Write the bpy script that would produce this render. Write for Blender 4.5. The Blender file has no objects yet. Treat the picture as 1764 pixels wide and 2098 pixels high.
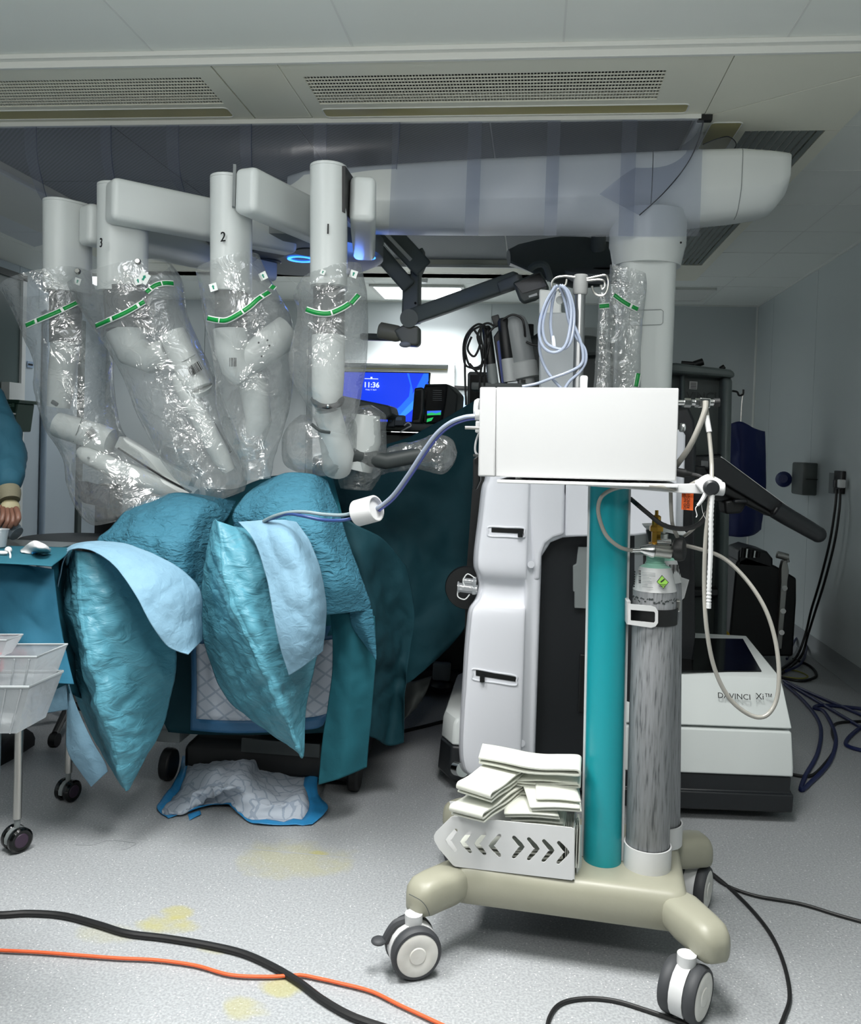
import bpy, bmesh, math, random
from mathutils import Vector, Matrix, noise
random.seed(7)
S = bpy.context.scene
COL = S.collection
PI = math.pi

# ------------------------------------------------------------------ camera
FPX, PPX, PPY, CAMH = 1766.0, 882.0, 956.0, 1.3
_y, _p, _r = math.radians(6.8), math.radians(1.45), math.radians(1.9)
FW = Vector((-math.sin(_y) * math.cos(_p), math.cos(_y) * math.cos(_p), -math.sin(_p)))
_rt = Vector((math.cos(_y), math.sin(_y), 0)); _up = _rt.cross(FW)
RT = _rt * math.cos(_r) + _up * math.sin(_r)
UP = -_rt * math.sin(_r) + _up * math.cos(_r)
cam_d = bpy.data.cameras.new('camera'); cam = bpy.data.objects.new('camera', cam_d); COL.objects.link(cam)
cam.matrix_world = Matrix(((RT.x, UP.x, -FW.x, 0), (RT.y, UP.y, -FW.y, 0), (RT.z, UP.z, -FW.z, CAMH), (0, 0, 0, 1)))
cam_d.sensor_fit = 'HORIZONTAL'; cam_d.sensor_width = 36; cam_d.lens = FPX / 1764 * 36
cam_d.shift_y = -(1049 - PPY) / 1764; cam_d.clip_start = 0.02
S.camera = cam

# ------------------------------------------------------------------ world, lights, exposure
W = bpy.data.worlds.new('room_ambient'); S.world = W; W.use_nodes = True
W.node_tree.nodes['Background'].inputs[0].default_value = (0.5, 0.55, 0.6, 1)
W.node_tree.nodes['Background'].inputs[1].default_value = 0.05
vs = S.view_settings
vs.view_transform = 'Standard'; vs.look = 'None'; vs.gamma = 1.0; vs.use_curve_mapping = False
vs.exposure = 0.38
try:
    S.cycles.max_bounces = 10; S.cycles.transparent_max_bounces = 28; S.cycles.diffuse_bounces = 4
    S.cycles.glossy_bounces = 3; S.cycles.transmission_bounces = 6; S.cycles.sample_clamp_indirect = 4
    S.cycles.caustics_reflective = False; S.cycles.caustics_refractive = False
except Exception:
    pass
CEIL, CAN = 2.6, 2.565           # ceiling height, underside of the airflow canopy


def area(name, loc, sx, sy, power, col=(1, 1, 1), rot=(0, 0, 0)):
    d = bpy.data.lights.new(name, 'AREA'); d.shape = 'RECTANGLE'; d.size = sx; d.size_y = sy
    d.energy = power; d.color = col
    o = bpy.data.objects.new(name, d); o.location = loc; o.rotation_euler = rot; COL.objects.link(o)
    return o


LIGHT_SPOTS = [(-1.25, 1.72, 21), (0.05, 1.72, 22)]
for _x, _yy, _e in LIGHT_SPOTS:
    area('room_lamp', (_x, _yy, 2.555), 0.55, 0.8, _e, (1.0, 0.99, 0.97)).data.spread = math.radians(112)
FILL_GLOBES = [(-1.6, 0.3, 2.15), (-0.05, 0.3, 2.15)]            # added fill lamps, unseen, to brighten the ceiling and facing surfaces
for _g in FILL_GLOBES:
    _d = bpy.data.lights.new('fill_lamp', 'POINT'); _d.energy = 31; _d.shadow_soft_size = 0.14; _d.color = (1.0, 0.99, 0.97)
    _o = bpy.data.objects.new('fill_lamp', _d); _o.location = _g; COL.objects.link(_o)
area('left_bay_lamp', (-3.55, 6.95, 2.56), 0.5, 0.5, 3.0, (0.97, 0.99, 1.0)).data.spread = math.radians(110)
area('far_room_lamp', (-1.0, 7.3, 2.56), 0.7, 0.55, 36, (0.97, 0.99, 1.0)).data.spread = math.radians(112)


# ------------------------------------------------------------------ helpers
def ray(x, y):
    return FW + RT * ((x - PPX) / FPX) + UP * ((PPY - y) / FPX)


def P(x, y, Y):                     # photograph pixel -> room point at depth Y (metres from the lens)
    d = ray(x, y)
    return Vector((0, 0, CAMH)) + d * (Y / d.y)


def PZ(x, y, z):                    # photograph pixel -> room point at height z
    d = ray(x, y)
    return Vector((0, 0, CAMH)) + d * ((z - CAMH) / d.z)


def PX(x, y, X):
    d = ray(x, y)
    return Vector((0, 0, CAMH)) + d * (X / d.x)


def lin(c):
    if isinstance(c, str):
        c = c.lstrip('#'); c = [int(c[i:i + 2], 16) / 255 for i in (0, 2, 4)]
    return tuple((v / 12.92 if v <= 0.04045 else ((v + 0.055) / 1.055) ** 2.4) for v in c) + (1,)


class NT:
    def __init__(s, m):
        m.use_nodes = True; s.t = m.node_tree; s.n = s.t.nodes; s.b = s.n.get('Principled BSDF'); s.out = s.n.get('Material Output')

    def add(s, kind, **kw):
        n = s.n.new(kind)
        for k, v in kw.items():
            if k.startswith('_'):
                setattr(n, k[1:], v)
            else:
                n.inputs[k.replace('_', ' ')].default_value = v
        return n

    def link(s, a, b):
        s.t.links.new(a, b)


def mat(name, col, rough=0.5, metal=0.0, bump=None, var=None, spec=None, coat=0.0, emit=None, trans=None, stretch=(1, 1, 1)):
    """bump=(scale, strength, distance); var=(scale, other colour, amount)"""
    m = bpy.data.materials.new(name); t = NT(m); b = t.b
    b.inputs['Base Color'].default_value = lin(col); b.inputs['Roughness'].default_value = rough; b.inputs['Metallic'].default_value = metal
    if spec is not None: b.inputs['Specular IOR Level'].default_value = spec
    if coat: b.inputs['Coat Weight'].default_value = coat
    if trans: b.inputs['Transmission Weight'].default_value = trans
    if emit: b.inputs['Emission Color'].default_value = lin(col); b.inputs['Emission Strength'].default_value = emit
    if bump or var:
        tc = t.add('ShaderNodeTexCoord'); mp = t.add('ShaderNodeMapping'); mp.inputs['Scale'].default_value = stretch
        t.link(tc.outputs['Object'], mp.inputs['Vector'])
    if var:
        n = t.add('ShaderNodeTexNoise', Scale=var[0], Detail=5.0); t.link(mp.outputs[0], n.inputs['Vector'])
        r = t.add('ShaderNodeValToRGB'); r.color_ramp.elements[0].position = 0.42; r.color_ramp.elements[1].position = 0.62
        t.link(n.outputs['Fac'], r.inputs[0])
        k = t.add('ShaderNodeMath', _operation='MULTIPLY'); k.inputs[1].default_value = var[2]; t.link(r.outputs[0], k.inputs[0])
        x = t.add('ShaderNodeMix', _data_type='RGBA'); x.inputs[6].default_value = lin(col); x.inputs[7].default_value = lin(var[1])
        t.link(k.outputs[0], x.inputs[0]); t.link(x.outputs[2], b.inputs['Base Color'])
    if bump:
        n = t.add('ShaderNodeTexNoise', Scale=bump[0], Detail=4.0); t.link(mp.outputs[0], n.inputs['Vector'])
        u = t.add('ShaderNodeBump'); u.inputs['Strength'].default_value = bump[1]; u.inputs['Distance'].default_value = bump[2]
        t.link(n.outputs['Fac'], u.inputs['Height']); t.link(u.outputs[0], b.inputs['Normal'])
    return m


def film(name, tint, clear, gloss=0.08, rough=0.12, bump=(14, 0.6, 0.01), milk=(0.85, 0.87, 0.87), fres=True):
    """thin clear plastic: transparent + a little milky scatter + shine"""
    m = bpy.data.materials.new(name); t = NT(m); t.n.remove(t.b)
    tr = t.add('ShaderNodeBsdfTransparent'); tr.inputs[0].default_value = tint + (1,)
    df = t.add('ShaderNodeBsdfDiffuse'); df.inputs[0].default_value = milk + (1,)
    tl = t.add('ShaderNodeBsdfTranslucent'); tl.inputs[0].default_value = milk + (1,)
    gl = t.add('ShaderNodeBsdfGlossy'); gl.inputs['Roughness'].default_value = rough
    mm = t.add('ShaderNodeMixShader'); mm.inputs[0].default_value = 0.4; t.link(df.outputs[0], mm.inputs[1]); t.link(tl.outputs[0], mm.inputs[2])
    m1 = t.add('ShaderNodeMixShader'); m1.inputs[0].default_value = 1 - clear; t.link(tr.outputs[0], m1.inputs[1]); t.link(mm.outputs[0], m1.inputs[2])
    m2 = t.add('ShaderNodeMixShader'); t.link(m1.outputs[0], m2.inputs[1]); t.link(gl.outputs[0], m2.inputs[2])
    lw = t.add('ShaderNodeLayerWeight'); lw.inputs[0].default_value = 0.35
    k = t.add('ShaderNodeMath', _operation='MULTIPLY_ADD'); k.inputs[1].default_value = gloss * 2.2; k.inputs[2].default_value = gloss
    t.link(lw.outputs['Facing'], k.inputs[0]); t.link(k.outputs[0], m2.inputs[0]); t.link(m2.outputs[0], t.out.inputs[0])
    if bump:
        tc = t.add('ShaderNodeTexCoord'); n = t.add('ShaderNodeTexNoise', Scale=bump[0], Detail=3.0, Distortion=1.2); t.link(tc.outputs['Object'], n.inputs['Vector'])
        u = t.add('ShaderNodeBump'); u.inputs['Strength'].default_value = bump[1]; u.inputs['Distance'].default_value = bump[2]
        t.link(n.outputs['Fac'], u.inputs['Height'])
        for s in (gl, df): t.link(u.outputs[0], s.inputs['Normal'])
        t.link(u.outputs[0], lw.inputs['Normal'])
    return m


class MB:
    """collects shapes into one mesh"""
    def __init__(s): s.bm = bmesh.new()

    def _new(s, r, M):
        bmesh.ops.transform(s.bm, matrix=M, verts=r); return s

    def box(s, c, d, R=None, bev=0.0, seg=2):
        v = bmesh.ops.create_cube(s.bm, size=1)['verts']
        bmesh.ops.scale(s.bm, vec=d, verts=v)
        if bev:
            es = list({e for x in v for e in x.link_edges})
            g = bmesh.ops.bevel(s.bm, geom=es, offset=bev, segments=seg, affect='EDGES', profile=0.5)
            v = list({x for f in g['faces'] for x in f.verts} | {x for x in v if x.is_valid})
        M = Matrix.Translation(c)
        if R is not None: M = M @ (Matrix.Rotation(R, 4, 'Z') if isinstance(R, (int, float)) else R.to_4x4())
        return s._new(v, M)

    def cyl(s, a, b, r, r2=None, n=20, caps=True):
        a, b = Vector(a), Vector(b); r2 = r if r2 is None else r2
        d = b - a
        v = bmesh.ops.create_cone(s.bm, cap_ends=caps, segments=n, radius1=r, radius2=r2, depth=d.length)['verts']
        return s._new(v, Matrix.Translation((a + b) / 2) @ d.to_track_quat('Z', 'Y').to_matrix().to_4x4())

    def ball(s, c, r, sc=(1, 1, 1), n=16):
        v = bmesh.ops.create_uvsphere(s.bm, u_segments=n, v_segments=max(6, n // 2), radius=r)['verts']
        return s._new(v, Matrix.Translation(c) @ Matrix.Diagonal((*sc, 1)))

    def lathe(s, prof, o=(0, 0, 0), axis=(0, 0, 1), n=28, cap=True):
        Q = Vector(axis).to_track_quat('Z', 'Y').to_matrix().to_4x4(); M = Matrix.Translation(o) @ Q
        rings = []
        for r, z in prof:
            rings.append([s.bm.verts.new(M @ Vector((r * math.cos(2 * PI * i / n), r * math.sin(2 * PI * i / n), z))) for i in range(n)])
        s._skin(rings, True, cap); return s

    def _skin(s, rings, closed, cap):
        for A, B in zip(rings, rings[1:]):
            n = len(A)
            for i in range(n if closed else n - 1):
                j = (i + 1) % n
                try: s.bm.faces.new((A[i], A[j], B[j], B[i]))
                except ValueError: pass
        if cap and closed:
            for R_ in (rings[0][::-1], rings[-1]):
                try: s.bm.faces.new(R_)
                except ValueError: pass

    def rings(s, rs, closed=True, cap=True):
        s._skin([[s.bm.verts.new(p) for p in r] for r in rs], closed, cap); return s

    def tube(s, pts, r, n=10, smooth=6, closed=False):
        pts = [Vector(p) for p in pts]
        if smooth: pts = spline(pts, smooth, closed)
        rr = r if callable(r) else (lambda t: r)
        up = None; rs = []
        N = len(pts)
        for i, p in enumerate(pts):
            a = pts[(i - 1) % N] if closed or i > 0 else p; b = pts[(i + 1) % N] if closed or i < N - 1 else p
            t = (b - a)
            t = t.normalized() if t.length > 1e-9 else Vector((0, 0, 1))
            if up is None: up = t.orthogonal().normalized()
            up = (up - t * up.dot(t)); up = up.normalized() if up.length > 1e-6 else t.orthogonal().normalized()
            w = t.cross(up); R_ = rr(i / max(1, N - 1))
            rs.append([p + (up * math.cos(2 * PI * k / n) + w * math.sin(2 * PI * k / n)) * R_ for k in range(n)])
        if closed: rs.append(rs[0]); s.rings(rs, True, False); bmesh.ops.remove_doubles(s.bm, verts=s.bm.verts, dist=1e-6)
        else: s.rings(rs, True, True)
        return s

    def prism(s, poly, vec):
        """poly: list of 3D points, extruded by vec"""
        poly = [Vector(p) for p in poly]; vec = Vector(vec)
        A = [s.bm.verts.new(p) for p in poly]; B = [s.bm.verts.new(p + vec) for p in poly]
        s.bm.faces.new(A[::-1]); s.bm.faces.new(B); s._skin([A, B], True, False); return s

    def build(s, name, m, parent=None, smooth=35, bev=0.0, seg=2, local=False, label=None):
        bm = s.bm
        if parent is not None and not local:
            bmesh.ops.transform(bm, matrix=ROOTM[parent.name].inverted(), verts=bm.verts)
        bmesh.ops.recalc_face_normals(bm, faces=bm.faces)
        me = bpy.data.meshes.new(name); bm.to_mesh(me); bm.free()
        o = bpy.data.objects.new(name, me); COL.objects.link(o)
        for mm in (m if isinstance(m, (list, tuple)) else [m]): me.materials.append(mm)
        if smooth:
            me.polygons.foreach_set('use_smooth', [True] * len(me.polygons))
            try: me.set_sharp_from_angle(angle=math.radians(smooth))
            except Exception: pass
        if bev:
            b = o.modifiers.new('edge', 'BEVEL'); b.width = bev; b.segments = seg; b.limit_method = 'ANGLE'; b.angle_limit = math.radians(40)
            b.harden_normals = False
        if parent is not None:
            o.parent = parent; ROOTM[o.name] = ROOTM[parent.name]
        else:
            ROOTM[o.name] = Matrix.Identity(4)
        if label: o['label'] = label
        return o


ROOTM = {}


def spline(pts, k=6, closed=False):
    pts = [Vector(p) for p in pts]; n = len(pts)
    if n < 3: return [pts[0].lerp(pts[-1], i / k) for i in range(k + 1)]
    out = []
    for i in range(n if closed else n - 1):
        g = lambda j: pts[j % n] if closed else pts[min(max(j, 0), n - 1)]
        p0, p1, p2, p3 = g(i - 1), g(i), g(i + 1), g(i + 2)
        for j in range(k):
            t = j / k; t2 = t * t; t3 = t2 * t
            out.append(0.5 * ((2 * p1) + (p2 - p0) * t + (2 * p0 - 5 * p1 + 4 * p2 - p3) * t2 + (3 * p1 - p0 - 3 * p2 + p3) * t3))
    if not closed: out.append(pts[-1])
    return out


def thing(name, label, cat, loc=(0, 0, 0), rotz=0.0, group=None):
    o = bpy.data.objects.new(name, None); COL.objects.link(o)
    o.empty_display_size = 0.05; o.location = loc; o.rotation_euler = (0, 0, rotz)
    o['label'] = label; o['category'] = cat
    if group: o['group'] = group
    ROOTM[o.name] = Matrix.Translation(loc) @ Matrix.Rotation(rotz, 4, 'Z')
    return o


def tag(o, label, cat, group=None):
    o['label'] = label; o['category'] = cat
    if group: o['group'] = group
    return o


def struct(o): o['kind'] = 'structure'; return o
def stuff(o): o['kind'] = 'stuff'; return o


def sheet(rows, ku=8, kv=8, wr=0.0, wf=6.0, seed=0.0, sharp=0.0, ridge=None):
    """smooth cloth through control rows of (px, py, depth) or Vectors -> MB (with wrinkles along the normal)"""
    R_ = [spline([p if isinstance(p, Vector) else P(*p) for p in r], ku) for r in rows]
    cols = [spline([r[i] for r in R_], kv) for i in range(len(R_[0]))]
    nu, nv = len(cols), len(cols[0])
    G = [[cols[i][j].copy() for i in range(nu)] for j in range(nv)]
    if wr:
        H_ = [[None] * nu for _ in range(nv)]
        for j in range(nv):
            for i in range(nu):
                a = G[j][max(i - 1, 0)]; b = G[j][min(i + 1, nu - 1)]; c = G[max(j - 1, 0)][i]; d = G[min(j + 1, nv - 1)][i]
                n_ = (b - a).cross(d - c); n_ = n_.normalized() if n_.length > 1e-12 else Vector((0, -1, 0))
                q = G[j][i] * wf + Vector((seed, seed * 1.7, 0))
                h = noise.noise(q) + 0.55 * (0.5 - abs(noise.noise(q * 2.3 + Vector((3, 1, 7))))) * 2 + 0.25 * noise.noise(q * 5.1)
                if sharp:
                    qa = G[j][i]; d1 = qa.x * .8 + qa.z * .6; d2 = qa.x * .7 - qa.z * .7
                    h += sharp * (0.6 - 2.2 * abs(noise.noise(Vector((d1 * wf * 1.6 + seed, d2 * wf * .5, seed))))) + sharp * .8 * (0.5 - 2.0 * abs(noise.noise(Vector((d2 * wf * 1.5, d1 * wf * .45 + seed, 3.3)))))
                if ridge and abs(i - ridge[0] * ku) == 0: h -= ridge[1] * 1.5
                e = min(1.0, 4 * min(i, nu - 1 - i) / nu + 0.25, 4 * min(j, nv - 1 - j) / nv + 0.25)
                H_[j][i] = G[j][i] + n_ * (h * wr * e)
        G = H_
    b = MB(); b.rings(G, closed=False, cap=False)
    return b


def solid(o, t=0.002, off=0.0):
    m = o.modifiers.new('thickness', 'SOLIDIFY'); m.thickness = t; m.offset = off; return o


def to_mesh_obj(o, name, m, parent=None):
    """turn a curve/text object into a plain mesh object"""
    bpy.context.view_layer.update()
    me = bpy.data.meshes.new_from_object(o); me.name = name
    d = o.data; bpy.data.objects.remove(o); bpy.data.curves.remove(d)
    me.materials.clear(); me.materials.append(m)
    q = bpy.data.objects.new(name, me); COL.objects.link(q)
    if parent is not None: q.parent = parent; ROOTM[q.name] = ROOTM[parent.name]
    else: ROOTM[q.name] = Matrix.Identity(4)
    return q


def text(s, M, size, m, parent=None, name='lettering', ext=0.0004, align='CENTER', bold=0.0, sx=1.0):
    c = bpy.data.curves.new(name, 'FONT'); c.body = s; c.size = size; c.extrude = ext; c.align_x = align; c.align_y = 'CENTER'; c.offset = bold
    c.resolution_u = 3
    o = to_mesh_obj(bpy.data.objects.new(name, c), name, m, parent)
    M = M @ Matrix.Diagonal((sx, 1, 1, 1))
    if parent is not None: M = ROOTM[parent.name].inverted() @ M
    o.data.transform(M)
    return o


def plate(outer, holes, th, m, name, parent=None):
    """flat sheet (3D points in one plane) with real holes"""
    O = outer[0]; ex = max((p - O for p in outer), key=lambda v: v.length).normalized(); n = Vector((0, 0, 0))
    for a, b in zip(outer, outer[1:] + outer[:1]): n += (a - O).cross(b - O)
    n.normalize(); ey = n.cross(ex)
    c = bpy.data.curves.new(name, 'CURVE'); c.dimensions = '2D'; c.fill_mode = 'BOTH'; c.extrude = th / 2
    for ring in [outer] + holes:
        sp = c.splines.new('POLY'); sp.points.add(len(ring) - 1); sp.use_cyclic_u = True
        for q, p in zip(sp.points, ring): q.co = ((p - O).dot(ex), (p - O).dot(ey), 0, 1)
    o = to_mesh_obj(bpy.data.objects.new(name, c), name, m, parent)
    T = Matrix(((ex.x, ey.x, n.x, O.x), (ex.y, ey.y, n.y, O.y), (ex.z, ey.z, n.z, O.z), (0, 0, 0, 1)))
    if parent is not None: T = ROOTM[parent.name].inverted() @ T
    o.data.transform(T)
    return o


def stroke2(pts, hw, k=5):
    """outline of a round-ended stroke through pixel points"""
    L = []; Rr = []; n = len(pts)
    for i, (x, y) in enumerate(pts):
        a = pts[max(i - 1, 0)]; b = pts[min(i + 1, n - 1)]; dx, dy = b[0] - a[0], b[1] - a[1]; l = math.hypot(dx, dy); nx, ny = -dy / l, dx / l
        m = 1.0 if i in (0, n - 1) else 1.3
        L.append((x + nx * hw * m, y + ny * hw * m)); Rr.append((x - nx * hw * m, y - ny * hw * m))
    def cap(p, q, c):
        a0 = math.atan2(p[1] - c[1], p[0] - c[0]); return [(c[0] + hw * math.cos(a0 - PI * t / k), c[1] + hw * math.sin(a0 - PI * t / k)) for t in range(1, k)]
    return L + cap(L[-1], Rr[-1], pts[-1]) + Rr[::-1] + cap(Rr[0], L[0], pts[0])


def face_cam(p, nrm=(0, -1, 0), upv=(0, 0, 1)):
    """matrix for text/decal at p whose +Z faces nrm and +Y goes up"""
    z = Vector(nrm).normalized(); y = Vector(upv); y = (y - z * y.dot(z)).normalized(); x = y.cross(z)
    return Matrix(((x.x, y.x, z.x, p[0]), (x.y, y.y, z.y, p[1]), (x.z, y.z, z.z, p[2]), (0, 0, 0, 1)))


def rotm(ax, ay, az): return Matrix.Rotation(az, 3, 'Z') @ Matrix.Rotation(ay, 3, 'Y') @ Matrix.Rotation(ax, 3, 'X')


def basis(d, up=(0, 0, 1)):
    """3x3 with X along d"""
    x = Vector(d).normalized(); z = Vector(up); z = (z - x * z.dot(x)).normalized(); y = z.cross(x)
    return Matrix(((x.x, y.x, z.x), (x.y, y.y, z.y), (x.z, y.z, z.z)))


def copy_tree(o, parent=None):
    c = o.copy(); COL.objects.link(c)
    if parent is not None: c.parent = parent
    for ch in list(o.children): copy_tree(ch, c)
    ROOTM[c.name] = ROOTM[o.name] if parent is None else ROOTM[parent.name]
    return c


# ------------------------------------------------------------------ materials
M = {}
M['ceiling'] = mat('ceiling_paint', '#eaeee8', 0.6, bump=(260, 0.05, 0.002))
M['joint'] = mat('joint_sealant', '#dfe2dd', 0.5)
M['canopy'] = mat('canopy_paint', '#e8e8d8', 0.5, bump=(260, 0.04, 0.002))
M['alu'] = mat('white_trim', '#dfe1db', 0.4)
M['wall'] = mat('wall_panel', '#c4cccc', 0.28, bump=(3, 0.03, 0.01))
M['front_wall'] = mat('front_wall_paint', '#4a5050', 0.6)
M['wall_left'] = mat('left_wall_panel', '#b6c2ca', 0.35)
M['wall_far'] = mat('far_wall_panel', '#ccd2d2', 0.35)
M['dark'] = mat('dark_void', '#0b0d0d', 0.8)
M['mesh_grey'] = mat('filter_mesh', '#787d7f', 0.6)
M['lens_off'] = mat('unlit_lamp_lens', '#aca470', 0.35, bump=(60, 0.05, 0.002))
M['lit'] = mat('lit_lamp_lens', '#f6fbff', 0.5, emit=3.0)
M['box'] = mat('white_box_enamel', '#b7b8b8', 0.42)
M['white'] = mat('white_plastic', '#dfe2e1', 0.35)
M['white2'] = mat('white_enamel', '#c9caca', 0.42)
M['robot'] = mat('robot_shell', '#d7dcda', 0.33, spec=0.5)
M['robot2'] = mat('robot_tower_shell', '#e2e4ea', 0.3, spec=0.5)
M['black'] = mat('black_plastic', '#0d0f10', 0.45)
M['black_gloss'] = mat('black_gloss', '#050606', 0.12)
M['charcoal'] = mat('charcoal_plastic', '#1b1e21', 0.42)
M['grey'] = mat('mid_grey_plastic', '#7c8282', 0.45)
M['greydark'] = mat('dark_grey_plastic', '#3c4242', 0.5)
M['greygreen'] = mat('grey_green_shell', '#6d7672', 0.4)
M['band'] = mat('grey_joint_band', '#666a6b', 0.4)
M['steel'] = mat('brushed_steel', '#b9b8b3', 0.3, 1.0)
M['chrome'] = mat('chrome', '#d6d7d6', 0.15, 1.0)
M['brass'] = mat('brass', '#b18a3c', 0.28, 1.0)
M['teal'] = mat('teal_paint', '#15929c', 0.32, var=(2.5, '#128791', 0.5), stretch=(1, 1, 0.3))
M['beige'] = mat('beige_moulding', '#949383', 0.42, bump=(180, 0.05, 0.002), var=(5, '#8b8a79', 0.45))
M['tyre'] = mat('grey_rubber', '#35373a', 0.6)
M['hub'] = mat('wheel_disc', '#d6d5cf', 0.45, var=(20, '#bdbbb3', 0.4))
M['strap'] = mat('white_rubber_strap', '#cdcfc5', 0.5)
M['black_rubber'] = mat('black_rubber', '#0b0c0d', 0.5)
M['orange'] = mat('orange_cable', '#d65a2c', 0.45)
M['bluecable'] = mat('navy_cable', '#131f4d', 0.45)
M['ink'] = mat('black_print', '#0a0a0a', 0.6)
M['green'] = mat('green_tape', '#058a3c', 0.4)
M['whitetape'] = mat('white_tape', '#eef2ee', 0.5)
M['drape'] = None


def cloth_mat(name, col, col2, scale, strength, rough=0.75, stretch=(1, 1, 1), sheen=0.0, dist=0.004):
    m = bpy.data.materials.new(name); t = NT(m); b = t.b; b.inputs['Roughness'].default_value = rough
    b.inputs['Specular IOR Level'].default_value = 0.25
    tc = t.add('ShaderNodeTexCoord'); mp = t.add('ShaderNodeMapping'); mp.inputs['Scale'].default_value = stretch
    t.link(tc.outputs['Object'], mp.inputs['Vector'])
    n = t.add('ShaderNodeTexNoise', Scale=scale, Detail=4.0, Distortion=0.8); t.link(mp.outputs[0], n.inputs['Vector'])
    n2 = t.add('ShaderNodeTexNoise', Scale=7.0, Detail=3.0); t.link(tc.outputs['Object'], n2.inputs['Vector'])
    x = t.add('ShaderNodeMix', _data_type='RGBA'); x.inputs[6].default_value = lin(col); x.inputs[7].default_value = lin(col2)
    t.link(n2.outputs['Fac'], x.inputs[0]); t.link(x.outputs[2], b.inputs['Base Color'])
    u = t.add('ShaderNodeBump'); u.inputs['Strength'].default_value = strength; u.inputs['Distance'].default_value = dist
    t.link(n.outputs['Fac'], u.inputs['Height']); t.link(u.outputs[0], b.inputs['Normal'])
    return m


M['crepe'] = cloth_mat('crepe_drape', '#3f788c', '#366c81', 30, 1.0, stretch=(1, 1, 2.6), dist=0.012)
M['flap'] = cloth_mat('pale_absorbent_drape', '#7b9db0', '#6e92a7', 40, 0.5, dist=0.006)
M['boot'] = cloth_mat('film_backed_drape', '#558f9f', '#4a8496', 13, 0.8, rough=0.38, stretch=(1, 1, 2.4), dist=0.012)
M['darkdrape'] = cloth_mat('dark_green_drape', '#0f3c45', '#0b3039', 22, 0.4)
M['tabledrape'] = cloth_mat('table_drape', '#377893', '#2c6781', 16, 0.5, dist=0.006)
M['tealpanel'] = cloth_mat('hanging_drape', '#246673', '#1e5a67', 30, 0.4)
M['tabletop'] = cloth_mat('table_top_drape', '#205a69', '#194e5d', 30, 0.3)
M['gown'] = cloth_mat('gown_cloth', '#2a5a6c', '#224b5c', 24, 0.5)
M['sleeve'] = film('sleeve_film', (0.93, 0.94, 0.94), 0.80, 0.10, 0.12, (12, 0.65, 0.02), milk=(0.72, 0.74, 0.73))
M['pvc'] = film('curtain_pvc', (0.80, 0.82, 0.88), 0.84, 0.018, 0.22, (3, 0.25, 0.02), milk=(0.50, 0.53, 0.60))
M['bin'] = film('clear_bin_plastic', (0.9, 0.92, 0.93), 0.6, 0.12, 0.15, (30, 0.2, 0.01), milk=(0.75, 0.78, 0.8))
M['bag'] = film('clear_bag', (0.95, 0.96, 0.96), 0.82, 0.16, 0.08, (26, 1.0, 0.03))
M['tubing'] = mat('clear_hose', '#908e87', 0.2, bump=(400, 0.1, 0.001))
M['tubeblue'] = mat('blue_tinted_tubing', '#929cae', 0.2, spec=0.6)


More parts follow.
